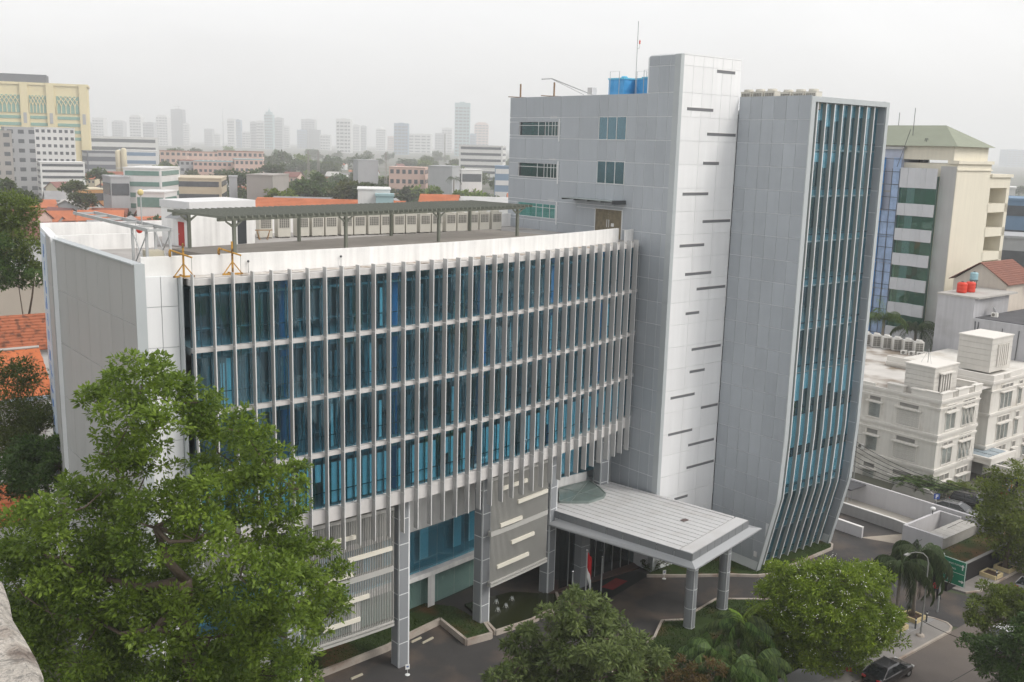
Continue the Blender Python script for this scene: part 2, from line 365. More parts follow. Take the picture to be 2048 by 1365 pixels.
# parking stops on the forecourt
STOP = pm('painted_concrete_stop', (.46, .42, .33), rough=.9, var=.15, scale=2, fine=.1)
for (x0, y0, x1, y1, lb) in ((845, 1288, 866, 1277, 'pale concrete parking stop near the lawn corner'), (702, 1360, 725, 1350, 'pale concrete parking stop near the first pillar, lower left'), (823, 1286, 842, 1277, 'pale concrete parking stop touching the lawn kerb by the first pillar')):
    p, q = atz(x0, y0, .0), atz(x1, y1, .0); mb = MB(); d = (q-p)[:2]; l = np.hypot(*d); hx = d/l*.5*max(l, 1.0); c = (p+q)[:2]/2
    mb.seg(c-hx-c, hx, .16, 0, .1); mb.seg(-hx*.97, hx*.97, .10, .1, .13)
    tag(mb.build('parking_stop', STOP, loc=(c[0], c[1], .006)), lb, 'parking stop', 'parking stops on the forecourt')
# floor mat at the entrance
mb = MB(); mb.sheet([S(-9.5, 2.2), S(-.6, .2), S(-1.6, -3.6), S(-10.6, -1.2)], .012)
tag(mb.build('entrance_mat', pm('black_rubber', (.016, .016, .017), rough=.7, var=.2)), 'wide black mat laid in front of the lobby doors', 'mat')
mb = MB(); mb.sheet([S(-5.6, .55), S(-3.2, .0), S(-3.6, -1.1), S(-6.0, -.5)], .02)
tag(mb.build('carpet', pm('red_carpet', (.22, .02, .02), rough=.95, var=.15, fine=.1)), 'small red carpet on the black entrance mat', 'carpet')

for k, (a_, b_) in enumerate(((14.8, 13.5), (2.0, 26.5), (-8.5, 3.2))):
    o = thing('manhole_cover', ['round iron manhole cover in the asphalt near the driveway mouth', 'iron manhole cover in the street by the black saloon', 'iron manhole cover in the forecourt by the pond'][k], 'manhole cover', S(a_, b_, .006), 0, 'iron manhole covers')
    m_ = MB(); m_.lathe([(.42, 0), (.42, .012), (.38, .02)], n=18); m_.build('frame', KERB, o); m_ = MB(); m_.lathe([(.36, .012), (.36, .026)], n=16); m_.build('lid', pm('cast_iron', (.05, .048, .045), rough=.6, var=.2, scale=6), o)
# ================================================================ the office building
OB = thing('office_building', 'grey and white office block with curved fin facade, stair tower and glazed end', 'building', (CX0[0], CX0[1], 0), TH)
FINM = pm('fin_metal', (.43, .43, .425), rough=.45, var=.02, scale=.4, streak=.02, spec=.5)
FINE = pm('fin_edge', (.68, .68, .67), rough=.4, var=.02)
SLABM = pm('slab_edge', (.58, .565, .55), rough=.7, var=.06, scale=.8, streak=.06)
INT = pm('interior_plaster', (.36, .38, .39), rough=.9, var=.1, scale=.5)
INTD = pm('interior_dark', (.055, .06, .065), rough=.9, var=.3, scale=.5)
BLIND = pm('window_blind', (.78, .80, .80), rough=.8, var=.06, scale=1.5, orand=.10)
CURT = pm('dark_curtain', (.15, .175, .185), rough=.9, var=.3, scale=2.2)
BLUECOL = pm('blue_painted_column', (.16, .33, .62), rough=.6, var=.05)
GLASS = glassm('teal_glass', (.60, .85, .93), ior=1.75, add=.05)
GLASSB = glassm('blue_glass', (.63, .84, .91), ior=2.0, add=.10)
GLASSG = glassm('clear_green_glass', (.84, .94, .91), ior=1.5, add=.0)
LOBBYG = glassm('dark_lobby_glass', (.62, .66, .66), ior=1.5, add=.0)
ROOFM = pm('roof_screed', (.36, .345, .33), rough=.95, var=.2, scale=.35, fine=.08, col2=(.20, .185, .17), c2scale=.3, c2lo=.5, c2hi=.72)
_cm = {}
def shared_box(dx, dy, dz, mat, name='panel'):
    k = (round(dx, 2), round(dy, 2), round(dz, 2), mat.name)
    if k not in _cm: _cm[k] = MB().box(0, dx, 0, dy, 0, dz).mesh(name, mat)
    return _cm[k]
def cut_rects(r, holes):
    out = [r]
    for h in holes:
        nx = []
        for (x0, x1, z0, z1) in out:
            a0, a1, c0, c1 = max(x0, h[0]), min(x1, h[1]), max(z0, h[2]), min(z1, h[3])
            if a0 >= a1 or c0 >= c1: nx.append((x0, x1, z0, z1)); continue
            for q in ((x0, x1, z0, c0), (x0, x1, c1, z1), (x0, a0, c0, c1), (a1, x1, c0, c1)):
                if q[1]-q[0] > .05 and q[3]-q[2] > .05: nx.append(q)
        out = nx
    return out
ZE = [45.8, 44.94]+[42.74-1.985*k for k in range(22)]
# ---- stair tower and block behind it
core = MB()
core.box(.0, 19.4, 3.7, 22.4, 0, 41.6); core.box(.0, 7.8, .04, 3.72, 0, 45.7)
for q in ((.0, .35, 3.8, 22.4), (.36, 19.4, 22.1, 22.4), (19.1, 19.4, 3.8, 22.1)): core.box(*q, 41.6, 42.7)
tower = core.build('stair_tower', JOINT, OB)
wins = [(-21.0, -15.0, 39.05, 40.33), (-21.0, -15.0, 35.05, 36.35), (-21.0, -15.0, 31.15, 32.45)]
sqs = [(-9.52, -6.02, 38.78, 40.78), (-9.52, -6.02, 34.87, 36.85)]
door = (-9.55, -6.0, 29.9, 32.5)
be = [0-1.19*i for i in range(9)]+[-9.52-2.6*i for i in range(1, 6)]
for i in range(len(be)-1):
    for j in range(len(ZE)-1):
        z1, z0 = ZE[j], ZE[j+1]
        if z0 < 0: continue
        b1, b0 = be[i], be[i+1]
        if z1 > 43 and b0 < -3.8: continue
        if z1 < 30 and b0 < -6: continue
        if z1 < 4: continue
        for (x0, x1, c0, c1) in cut_rects((b0, b1, z0, z1), wins+sqs+[door]):
            g = .028
            place('panel', shared_box(.05, x1-x0-2*g, c1-c0-2*g, GREY), tower, (-.03, -x1+g, c0+g))
MB().box(-.05, .35, -.03, .62, 0, 45.82).build('corner_trim', EDGE, tower)
# white front
for j in range(len(ZE)-1):
    z1, z0 = ZE[j], ZE[j+1]
    if z1 < 3: continue
    nc = 6 if j < 3 else 3
    for i in range(nc):
        x0 = .35+7.45*i/nc; x1 = .35+7.45*(i+1)/nc; g = .012
        place('white_panel', shared_box(x1-x0-2*g, .05, z1-z0-2*g, WHITEP, 'white_panel'), tower, (x0+g, -.0, z0+g))
MB().box(.3, 7.85, -.02, 3.75, 45.8, 45.9).build('coping', WHITEP, tower)
SLOT = pm('slot_recess', (.17, .175, .185), rough=.6, var=.05)
for a0, a1, z in [(4.59, 7.0, 44.6), (1.05, 4.4, 41.32), (3.8, 7.64, 39.3), (3.51, 5.61, 36.83), (1.11, 4.43, 34.2), (3.93, 7.67, 31.78), (1.11, 4.32, 29.75), (2.04, 5.51, 27.22), (3.69, 7.59, 25.82), (2.42, 4.22, 23.7), (3.52, 7.52, 20.35), (3.43, 5.48, 18.3), (1.09, 4.3, 16.18), (5.3, 7.66, 14.7), (1.05, 4.27, 12.8), (3.85, 7.45, 11.36), (3.83, 7.63, 9.2), (2.4, 4.2, 6.45)]:
    m_ = MB(); m_.box(a0, a1, -.018, .0, z-.02, z+.22, 0); m_.box(a0, a1, -.04, .0, z+.22, z+.25, 1)
    m_.build('slot_window', [SLOT, SLABM], tower)
# windows in the grey side
WFR = pm('white_window_frame', (.66, .67, .67), rough=.5, var=.03)
for k, (b0, b1, z0, z1) in enumerate(wins):
    m_ = MB(); y0, y1 = -b1, -b0
    m_.box(-.012, -.004, y0, y1, z0, z1); g_ = m_.build('window', [INTD if k < 2 else pm('aqua_blind', (.16, .33, .33), var=.25, scale=1.2)], tower)
    m_ = MB(); m_.box(-.07, .12, y0, y1, z0-.06, z0); m_.box(-.08, .12, y0-.16, y0, z0-.55, z1+.3); m_.box(-.03, .07, y0+.3, y0+1.3, z1+.3, z1+.55)
    m_.box(-.05, .08, y0, y1, z0+(z1-z0)*.72, z0+(z1-z0)*.72+.05)
    for q in ([.02, .16, .33, .5, .98] if k == 2 else [.02, .09, .16, .25, .33, .5, .98]): m_.box(-.05, .09, y0+(y1-y0)*q-.03, y0+(y1-y0)*q+.03, z0, z1)
    m_.build('window_frame', WFR, tower)
    for q in (.2, .52, .78):
        MB().box(-.03, -.02, y0+(y1-y0)*(q-.16), y0+(y1-y0)*(q+.14), z0+.04, z1-.04).build('pane', GLASSG, tower)
for b0, b1, z0, z1 in sqs:
    y0, y1 = -b1, -b0; MB().box(-.012, -.004, y0, y1, z0, z1).build('window', INTD, tower)
    m_ = MB(); m_.box(-.07, .12, y0, y1, z0-.07, z0); m_.box(-.06, .12, y0-.06, y0, z0-.07, z1); m_.box(-.06, .1, y0, y1, z1-.05, z1)
    for q in (1/3, 2/3, .985): m_.box(-.06, .1, y0+(y1-y0)*q-.035, y0+(y1-y0)*q+.035, z0, z1)
    m_.build('window_frame', WFR, tower)
    for q in range(3): MB().box(-.03, -.02, y0+(y1-y0)*q/3+.04, y0+(y1-y0)*(q+1)/3-.04, z0, z1-.05).build('pane', GLASSB, tower)
y0, y1, z0, z1 = 6.0, 9.55, 29.9, 32.5
PAPER = pm('brown_paper_wrap', (.20, .17, .115), rough=.8, var=.3, scale=2.5, fine=.12, bump=.6, bscale=6)
dm = MB(); dm.box(-.03, .12, y0+.05, (y0+y1)/2-.02, z0, z1); dm.box(-.03, .12, (y0+y1)/2+.02, y1-.1, z0, z1)
dr = dm.build('door', PAPER, tower)
MB().box(-.06, .12, y0-.08, y0+.05, z0, z1+.05).box(-.06, .12, y1-.1, y1, z0, z1+.05).box(-.06, .12, y0-.08, y1, z1, z1+.08).build('door_frame', WFR, tower)
MB().box(-.06, -.03, 7.0, 7.35, 31.0, 31.3).build('notice', WHITEW, tower)
MB().box(-.07, -.03, 7.62, 7.68, 30.9, 31.6).box(-.07, -.03, 7.88, 7.94, 30.9, 31.6).build('handle', FINE, tower)
cn = MB(); cn.box(-1.6, -.05, 5.7, 12.5, 33.33, 33.40); cg = cn.build('door_canopy', pm('grey_glass_sheet', (.30, .34, .33), rough=.2, var=.1), tower)
m_ = MB(); m_.box(-1.65, -.03, 5.6, 5.75, 33.1, 33.45)
for q in (7.2, 9, 10.8, 12.45): m_.box(-1.6, -.03, q-.04, q+.04, 33.2, 33.33)
m_.build('canopy_bracket', pm('dark_steel', (.07, .075, .08), rough=.5, var=.1), tower)
# ---- glazed prow
def fd(z): return -7.5 if z >= 13.2 else (-7.24-.26*(z-7.46)/5.74 if z > 7.46 else -5.6-1.64*z/7.46)
PZ = [0, 2.5, 5, 7.46, 10, 13.2, 42.65]
def ex_dz(mbx, poly, a0, a1, mi=0, mi2=None):     # profile in the (depth, height) plane pulled along a
    n = len(poly); vs = [(a0, d, z) for d, z in poly]+[(a1, d, z) for d, z in poly]
    mbx.add(vs, [tuple(range(n)), tuple(range(2*n-1, n-1, -1))], mi)
    mbx.add(vs, [(i, i+n, (i+1) % n+n, (i+1) % n) for i in range(n)], mi if mi2 is None else mi2)
m_ = MB()
ex_dz(m_, [(0, 0)]+[(fd(z)+.02, z) for z in PZ]+[(0, 42.6)], 7.9, 8.35)
ex_dz(m_, [(3.7, 0)]+[(fd(z)+.02, z) for z in PZ]+[(3.7, 42.6)], 19.1, 19.5)
m_.box(8.35, 19.1, -6.5, 3.3, 41.2, 41.6); m_.box(8.35, 19.1, -6.6, -6.4, 41.6, 42.6); m_.box(8.35, 19.1, -7.4, -6.6, 42.25, 42.6)
m_.box(7.9, 19.5, 3.3, 3.69, 0, 42.6)
prow = m_.build('glazed_end_block', JOINT, OB)
def clipx(poly, fn):      # clip polygon (d,z) to d >= fd(z): sample-based per vertex on a fine grid
    return poly
dn = 6; dcol = [0-7.5*i/dn for i in range(dn+1)]
for i in range(dn):
    for j in range(2, len(ZE)-1):
        z1, z0 = ZE[j], ZE[j+1]
        if z0 < -1: continue
        z0 = max(z0, 0.02); g = .022
        d1, d0 = dcol[i]-g, dcol[i+1]+g
        za, zb = z0+g, z1-g
        def lim(z, d): return max(d, fd(z)+.45*0+.03)
        if d1 <= fd(za)+.08: continue
        zs = [za]+[q for q in (7.46, 13.2) if za < q < zb]+[zb]
        poly = [(d1, za)]+[(lim(q, d0), q) for q in zs]+[(d1, zb)]
        m_ = MB(); ex_dz(m_, poly, 7.865, 7.9); m_.build('cladding_panel', GREY, prow)
# light frame round the glazing
m_ = MB()
ex_dz(m_, [(fd(z)-.03, z) for z in PZ]+[(fd(z)+.1, z) for z in PZ[::-1]], 7.82, 8.37)
ex_dz(m_, [(fd(z)-.03, z) for z in PZ]+[(fd(z)+.1, z) for z in PZ[::-1]], 19.08, 19.53)
m_.box(8.37, 19.08, -7.53, -7.4, 42.22, 42.66)
m_.build('glazing_frame', EDGE, prow)
for j in range(2, len(ZE)-1):      # reveal panels inside the far jamb
    z1, z0 = ZE[j], max(ZE[j+1], .05)
    if z1 < .5: break
    m_ = MB(); ex_dz(m_, [(fd(z0)+.12, z0+.03), (fd(z0)+.8, z0+.03), (fd(z1)+.8, z1-.03), (fd(z1)+.12, z1-.03)], 19.06, 19.1); m_.build('reveal_panel', GREY, prow)
prows = [.35, 3.7, 7.46, 11.0, 14.9, 18.8, 22.7, 26.6, 30.5, 34.4, 38.3, 42.2]
aed = [8.37]+[8.93+1.215*i for i in range(8)]+[19.06]
SPD = pm('spandrel_dark', (.02, .03, .04), rough=.3, var=.2)
for j in range(len(prows)-1):
    z0, z1 = prows[j], prows[j+1]
    for i in range(9):
        a0, a1 = aed[i]+.02, aed[i+1]-.02
        for (q0, q1, nm, mt) in ((z0+.62, z1-.05, 'pane', GLASSB), (z0+.04, z0+.58, 'spandrel_pane', GLASSB)):
            m_ = MB(); f0, f1 = fd(q0)+.8, fd(q1)+.8
            m_.hexa([(a0, f0, q0), (a1, f0, q0), (a1, f0+.03, q0), (a0, f0+.03, q0), (a0, f1, q1), (a1, f1, q1), (a1, f1+.03, q1), (a0, f1+.03, q1)])
            m_.build(nm, mt, prow)
    m_ = MB(); f0 = fd(z0)+.9
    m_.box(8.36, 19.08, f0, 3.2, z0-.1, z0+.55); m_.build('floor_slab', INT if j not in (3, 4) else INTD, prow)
    m_ = MB(); m_.box(8.36, 19.08, f0-.1, f0-.07, z0+.57, z0+.63)
    m_.build('transom', SPD, prow)
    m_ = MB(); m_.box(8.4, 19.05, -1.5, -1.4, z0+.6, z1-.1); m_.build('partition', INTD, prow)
    if j in (2, 3, 4, 10, 9):
        for i in range(9):
            a0, a1 = aed[i]+.1, aed[i+1]-.08
            top = z1-.2; bot = z0+.7
            if j == 4: bot = z0+(1.2 if i % 3 else 2.2)
            if j == 3 and i % 4 == 1: continue
            if j in (9, 10): top = z1-.2; bot = z1-(1.4 if j == 10 else 1.0)-(.5 if i % 2 else 0)
            if j in (9, 10) and i > 4: continue
            f0 = fd(bot)+1.05; f1 = fd(top)+1.05
            m_ = MB(); m_.hexa([(a0, f0, bot), (a1, f0, bot), (a1, f0+.02, bot), (a0, f0+.02, bot), (a0, f1, top), (a1, f1, top), (a1, f1+.02, top), (a0, f1+.02, top)])
            m_.build('blind', BLIND, prow)
for i in range(8):
    a = aed[i+1]; zz = [.5]+[z for z in PZ if .5 < z < 40]+[42.2]
    m_ = MB(); ex_dz(m_, [(fd(z)+.14, z) for z in zz]+[(fd(z)+.46, z) for z in zz[::-1]], a-.04, a+.04, 0)
    ex_dz(m_, [(fd(z)+.10, z) for z in zz]+[(fd(z)+.145, z) for z in zz[::-1]], a-.042, a+.042, 1)
    m_.build('fin', [pm('fin_sage', (.30, .335, .325), rough=.4, var=.02, spec=.5), WHITEP], prow)
MB().box(8.0, 8.35, fd(2.2)-.02+.0, fd(2.2)-.0, 1.9, 2.4)
MB().box(7.80, 7.835, -5.55, -5.2, 1.5, 2.0).build('access_plate', WHITEW, prow)
# ---- curved wing
_O = np.array([-18.9, 57.64]); _e1 = np.array([math.sqrt(.5)]*2); _e2 = np.array([math.sqrt(.5), -math.sqrt(.5)])
def cur(s, off=0.):
    wv = -.0045121*s*s+.17599606*s-.05702578; dv = -.0090242*s+.17599606
    t = _e1+_e2*dv; t = t/np.hypot(*t); return _O+_e1*s+_e2*wv+np.array([t[1], -t[0]])*off
def heading(s):
    dv = -.0090242*s+.17599606; t = _e1+_e2*dv; return math.atan2(t[1], t[0])
def Lc(s, off=0.): return toL(cur(s, off))
SEND = 42.9
def strip(mbx, s0, s1, o0, o1, z0, z1, n=None, mi=0):   # curved slab between two offsets
    n = n or max(1, int((s1-s0)/1.2)); ss = [s0+(s1-s0)*i/n for i in range(n+1)]
    A = [Lc(s, o1) for s in ss]; B = [Lc(s, o0) for s in ss]; k = n+1
    vs = [(*p, z0) for p in A]+[(*p, z0) for p in B]+[(*p, z1) for p in A]+[(*p, z1) for p in B]
    fs = []
    for i in range(n):
        fs += [(2*k+i, 2*k+i+1, 3*k+i+1, 3*k+i), (i+1, i, k+i, k+i+1), (i, i+1, 2*k+i+1, 2*k+i), (k+i+1, k+i, 3*k+i, 3*k+i+1)]
    fs += [(0, 2*k, 3*k, k), (k-1, 2*k-1, 4*k-1, 3*k-1)]
    mbx.add(vs, fs, mi)
E0 = np.array([-21.75, 56.75]); ED = np.array([math.cos(R(129)), math.sin(R(129))])
B1 = E0+ED*16.5; B2 = np.array([-36.6, 76.9]); BK = np.array(S(0, -22.0))
def W2(*ps): return [toL(p) for p in ps]
foot = [Lc(s, -.4) for s in np.linspace(.1, SEND, 20)]+W2(BK, B2, B1+[-.0, 0], E0+ED*.4+[.3, .3], (-21.3, 57.35), (-19.75, 58.3))
inner = [Lc(s, -7.0) for s in np.linspace(-.5, SEND-.5, 18)]+W2(BK, B2+np.array([.8, -.2]), E0+ED*7.5+[.4, .4])
wb = MB(); wb.prism(inner, 0, 29.4, 0)
wing = wb.build('wing_block', INT, OB)
m_ = MB(); m_.prism(foot, 29.45, 29.9); m_.build('roof_deck', ROOFM, wing)
FL = [14.05, 17.95, 21.85, 25.75]
m_ = MB(); m_.prism([Lc(s, -.05) for s in np.linspace(0, SEND, 20)]+[Lc(s, -7.1) for s in np.linspace(SEND-.5, -.5, 12)], 13.12, 13.9); m_.build('floor_slab', SLABM, wing)
for z in FL[1:]:
    m_ = MB(); m_.prism([Lc(s, -.06) for s in np.linspace(0, SEND, 20)]+[Lc(s, -7.1) for s in np.linspace(SEND-.5, -.5, 12)], z-.5, z-.06); m_.build('floor_slab', INT, wing)
cw = MB(); strip(cw, -.1, SEND, -.25, .32, 29.5, 29.88)
for z in FL[1:]: strip(cw, .0, SEND, -.04, .34, z-.27, z)
strip(cw, .0, SEND, -.04, .30, 13.1, 14.05)
cwo = cw.build('curtain_wall', SLABM, OB)
m_ = MB(); strip(m_, -2.4, 41.4, -1.25, -1.05, 29.9, 31.12); strip(m_, 41.4, 43.6, -.5, -.42, 29.9, 31.0)
m_.build('parapet', WHITEW, OB)
m_ = MB(); strip(m_, -.3, SEND, -1.0, .0, 29.9, 29.93); m_.build('gutter', pm('stained_ledge', (.5, .48, .45), rough=.9, var=.3, scale=1.2, streak=.05, col2=(.28, .22, .17), c2scale=.7), OB)
FS = [1.19*i for i in range(35)]+[41.75]
tops = FL[1:]+[29.5]
for i in range(len(FS)):
    s0 = FS[i]; s1 = FS[i+1] if i+1 < len(FS) else SEND
    for j, z in enumerate(FL):
        p, q, p2, q2 = Lc(s0+.02, 0), Lc(s1-.02, 0), Lc(s0+.02, -.03), Lc(s1-.02, -.03); z0, z1 = z+.02, tops[j]-.28 if j < 3 else 29.48
        m_ = MB(); m_.hexa([(*p, z0), (*q, z0), (*q2, z0), (*p2, z0), (*p, z1), (*q, z1), (*q2, z1), (*p2, z1)]); m_.build('pane', GLASS, cwo)
MULL = pm('mullion', (.05, .06, .065), rough=.4, var=.1)
m_ = MB()
for i in range(len(FS)-1):
    for sm in (FS[i], (FS[i]+FS[i+1])/2):
        p = Lc(sm-.03, -.035); q = Lc(sm+.03, -.035); p2 = Lc(sm-.03, -.12); q2 = Lc(sm+.03, -.12)
        for j, z in enumerate(FL):
            m_.hexa([(*p, z), (*q, z), (*q2, z), (*p2, z), (*p, tops[j]-.3), (*q, tops[j]-.3), (*q2, tops[j]-.3), (*p2, tops[j]-.3)])
for z in FL: strip(m_, 0, SEND, -.1, -.035, z+1.0, z+1.05)
tag(m_.build('mullions', MULL, cwo), kind='stuff')
for i, s in enumerate(FS):      # vertical fins
    m_ = MB(); t = .028
    th = heading(s)
    for (zz0, zz1) in ((11.05, 13.98), (14.02, 17.88), (17.92, 21.78), (21.82, 25.68), (25.72, 30.2)):
        A = [Lc(s-t, .28), Lc(s-t, .72), Lc(s+t, .72), Lc(s+t, .28)]; m_.hexa([(*p, zz0) for p in A]+[(*p, zz1) for p in A], 0)
        A = [Lc(s-t-.002, .722), Lc(s-t-.002, .745), Lc(s+t+.002, .745), Lc(s+t+.002, .722)]; m_.hexa([(*p, zz0) for p in A]+[(*p, zz1) for p in A], 1)
    A = [Lc(s-.03, .0), Lc(s-.03, .29), Lc(s+.03, .29), Lc(s+.03, .0)]
    for zz in (13.5, 17.7, 21.6, 25.5, 29.6): m_.hexa([(*p, zz-.06) for p in A]+[(*p, zz+.06) for p in A], 0)
    m_.build('fin', [FINM, FINE], cwo)
for s in (6.3, 14.65, 23.0, 31.2, 38.6):
    p = Lc(s, -1.1); m_ = MB(); m_.lathe([(.36, 13.9), (.36, 29.4)], (*p, 0), 12); m_.build('interior_column', BLUECOL, cwo, smooth=True)
# blinds, curtains and ceiling strips behind the glass
def sheetq(mbx, s0, s1, off, z0, z1, mi=0):
    p, q, p2, q2 = Lc(s0, off), Lc(s1, off), Lc(s0, off-.02), Lc(s1, off-.02)
    mbx.hexa([(*p, z0), (*q, z0), (*q2, z0), (*p2, z0), (*p, z1), (*q, z1), (*q2, z1), (*p2, z1)], mi)
rs = random.Random(5)
for i in range(len(FS)-1):
    for h in (0, .5):
        s0 = FS[i]+1.19*h+.04; s1 = s0+.525
        if rs.random() < .07: continue
        m_ = MB(); lo = 14.2 if rs.random() > .12 else 15.8; sheetq(m_, s0, s1, -.25, lo, 17.0); m_.build('blind', BLIND, cwo)
for j in (1, 2, 3):
    m_ = MB()
    for i in range(110):
        s0 = .2+i*.386+rs.uniform(-.05, .05)
        if rs.random() < (.35 if j < 3 else .72): continue
        sheetq(m_, s0, s0+rs.uniform(.12, .3), -.35-rs.uniform(0, .12), FL[j]+.1, FL[j]+rs.choice((2.7, 2.9, 3.0)), 1 if rs.random() < .12 else 0)
    tag(m_.build('curtain', [CURT, BLIND], cwo), kind='stuff')
for j in range(4):
    m_ = MB(); strip(m_, .3, SEND-.6, -3.2, -3.0, tops[j]-.62, tops[j]-.56); strip(m_, .3, SEND-.6, -.7, -.35, tops[j]-.75, tops[j]-.6)
    m_.build('ceiling_bulkhead', INT, cwo)
# partitions and desks give the rooms some depth
m_ = MB()
for j in range(4):
    for i in range(11):
        s0 = 2+i*3.7+rs.uniform(-.8, .8); p = Lc(s0, -2.2); q = Lc(s0, -6.8); m_.seg(p, q, .1, FL[j], tops[j]-.5)
    for i in range(18):
        s0 = 1+i*2.2+rs.uniform(-.4, .4); strip(m_, s0, s0+1.5, -2.6, -1.9, FL[j]+.7, FL[j]+.76, 1); strip(m_, s0+.1, s0+.2, -2.5, -2.0, FL[j], FL[j]+.7, 1)
tag(m_.build('room_fittings', INT, cwo), kind='stuff')
# white strip and grey return at the wing's left end
m_ = MB(); w0 = toL((-21.38, 57.12)); w1 = toL((-19.75, 58.05)); w2 = toL((-19.35, 57.42))
ends = MB(); ends.seg(w0, w1, .1, 0, 30.0, 0, -1); ends.seg(w1, w2, .1, 0, 30.0, 1, -1)
ends.prism([w0, w1, toL((-21, 60)), toL((-23.5, 58.9))], 0, 29.95, 1)
eo = ends.build('end_return', [JOINT, EDGE], wing)
z_ = 30.0
for zz in (28.2, 25.75, 22.9, 20, 17, 14, 11, 8, 5, 2):
    for (f0, f1) in ((0.02, .47), (.49, .98)):
        p = np.array(w0)+(np.array(w1)-np.array(w0))*f0; q = np.array(w0)+(np.array(w1)-np.array(w0))*f1
        m_ = MB(); m_.seg(p, q, .03, zz+.02, z_-.02, 0, 1); m_.build('white_panel', WHITEP, wing)
    z_ = zz
# end wall of the wing in grey sheets, with a second bay carrying the lettered strip
m_ = MB(); m_.seg(toL(E0), toL(E0+ED*16.5), .5, 0, 30.72, 0, 1); m_.seg(toL(E0+ED*16.5+[-.25, -.2]), toL(B2), .5, 0, 30.9, 0, 1); m_.seg(toL(B2), toL(BK), .3, 0, 31.2, 1, -1)
m_.seg(toL(B1), toL(B1+[5.5, 4.2]), .25, 29.9, 31.0, 1, -1)
ew = m_.build('end_wall', [JOINT, WHITEW], wing)
nrm = np.array([ED[1], -ED[0]])*-1.0        # outward, to the left
GREY2 = pm('warm_grey_cladding', (.385, .385, .38), rough=.5, var=.03, scale=.3, streak=.03, orand=.03)
for i in range(7):
    z_ = 30.72
    for zz in (27.2, 23.4, 19.5, 15.6, 11.7, 7.8, 3.9, 0.1):
        p = E0+ED*(16.5*i/7); q = E0+ED*(16.5*(i+1)/7)
        d = (q-p)/np.hypot(*(q-p)); m_ = MB(); m_.seg(toL(p+d*.015+nrm*.02), toL(q-d*.015+nrm*.02), .05, zz+.02, z_-.02); m_.build('wall_panel', GREY2, ew); z_ = zz
m_ = MB(); m_.seg(toL(E0+nrm*.05-ED*.03), toL(E0+[.42, .36]-ED*.03), .06, 0, 30.76); m_.build('corner_trim', EDGE, ew)
m_ = MB(); m_.seg(toL(E0+nrm*.05), toL(B1+nrm*.05), .62, 30.72, 30.8, 0, .6); m_.build('coping', EDGE, ew)
s0_ = B1+np.array([-.25, -.2]); dv = (B2-s0_)/np.hypot(*(B2-s0_)); n2 = np.array([dv[1], -dv[0]])*-1
z_ = 30.9
for zz in (27.4, 23.6, 19.8, 16, 12.2, 8.4):
    m_ = MB(); m_.seg(toL(s0_+n2*.03), toL(s0_+dv*3.6+n2*.03), .05, zz+.03, z_-.03); m_.build('wall_panel', GREY2, ew)
    z_ = zz
m_ = MB(); m_.seg(toL(s0_+dv*3.7+n2*.05), toL(s0_+dv*8.2+n2*.05), .08, 10.5, 30.6); sg = m_.build('sign_strip', pm('pale_blue_white', (.55, .62, .70), rough=.4, var=.03), ew)
BLUEL = pm('blue_lettering', (.16, .28, .55), rough=.5)
m_ = MB(); rl = random.Random(3)
for k in range(14):      # stacked blue letters, too blurred to read
    zc = 29.2-k*1.32; c0 = s0_+dv*5.9+n2*.1
    for q in range(4):
        h_ = rl.choice((.12, .5, .7)); x_ = rl.uniform(-.7, .7); w_ = .8 if h_ < .2 else .16
        m_.seg(toL(c0+dv*(x_-w_/2)), toL(c0+dv*(x_+w_/2)), .02, zc+rl.uniform(-.4, .1), zc+h_)
m_.build('lettering', BLUEL, ew)
m_ = MB(); m_.seg(toL(s0_+dv*.2+n2*.08), toL(s0_+dv*8+n2*.08), .06, 6.0, 9.5); m_.build('unpainted_base', CONC, ew)
# low annexe with a white parapet at the left foot
ax = [atz(64, 969, 9.0)[:2], atz(158, 952, 9.0)[:2], atz(200, 975, 9.0)[:2], atz(130, 1035, 9.0)[:2]]
m_ = MB(); m_.prism([toL(p) for p in ax], 0, 8.2)
an = m_.build('annexe', WHITEW, wing)
m_ = MB()
for i in (0, 2, 3): m_.seg(toL(ax[i]), toL(ax[(i+1) % 4]), .3, 8.2, 9.0)
m_.build('parapet', WHITEW, wing)
# ---- podium: pillars, recessed walls, louvre screens
m_ = MB(); strip(m_, -1, SEND-1, -6.6, -6.2, 7.4, 13.1); strip(m_, -1, SEND-1, -6.6, -5.7, 3.3, 3.7); pw = m_.build('podium_wall', WHITEW, OB)
m_ = MB(); strip(m_, -1, 31, -6.95, -6.75, .3, 3.3); m_.build('back_wall', INT, pw)
for i in range(16):
    s0 = -.5+i*2.0
    m_ = MB(); sheetq(m_, s0+.03, s0+1.97, -6.25, 3.72, 7.38); m_.build('pane', GLASS, pw)
    m_ = MB(); sheetq(m_, s0+.03, s0+1.97, -6.1, .5, 3.28); m_.build('pane', GLASSG, pw)
    if i % 5 != 2: m_ = MB(); sheetq(m_, s0+.2, s0+(1.2 if i % 2 else .9), -6.5, 4.6, 7.2); m_.build('blind', BLIND, pw)
    if i % 4 == 3: m_ = MB(); sheetq(m_, s0+.7, s0+1.5, -5.95, .3, 3.3); m_.build('pier', WHITEW, pw)
m_ = MB(); m_.box(-11, -2.6, 6.5, 6.7, 6.6, 8.35); m_.box(-1.2, -.05, 6.5, 6.7, 6.6, 7.9); m_.build('white_band', WHITEW, pw)
for i in range(8):
    m_ = MB(); m_.box(-10.9+i*1.2, -10.9+i*1.2+1.16, 6.55, 6.58, 8.37, 13.1); m_.build('pane', GLASS, pw)
    if i % 3: m_ = MB(); m_.box(-10.8+i*1.2, -10.9+i*1.2+.9, 6.75, 6.77, 8.6, 12.6); m_.build('blind', BLIND, pw)
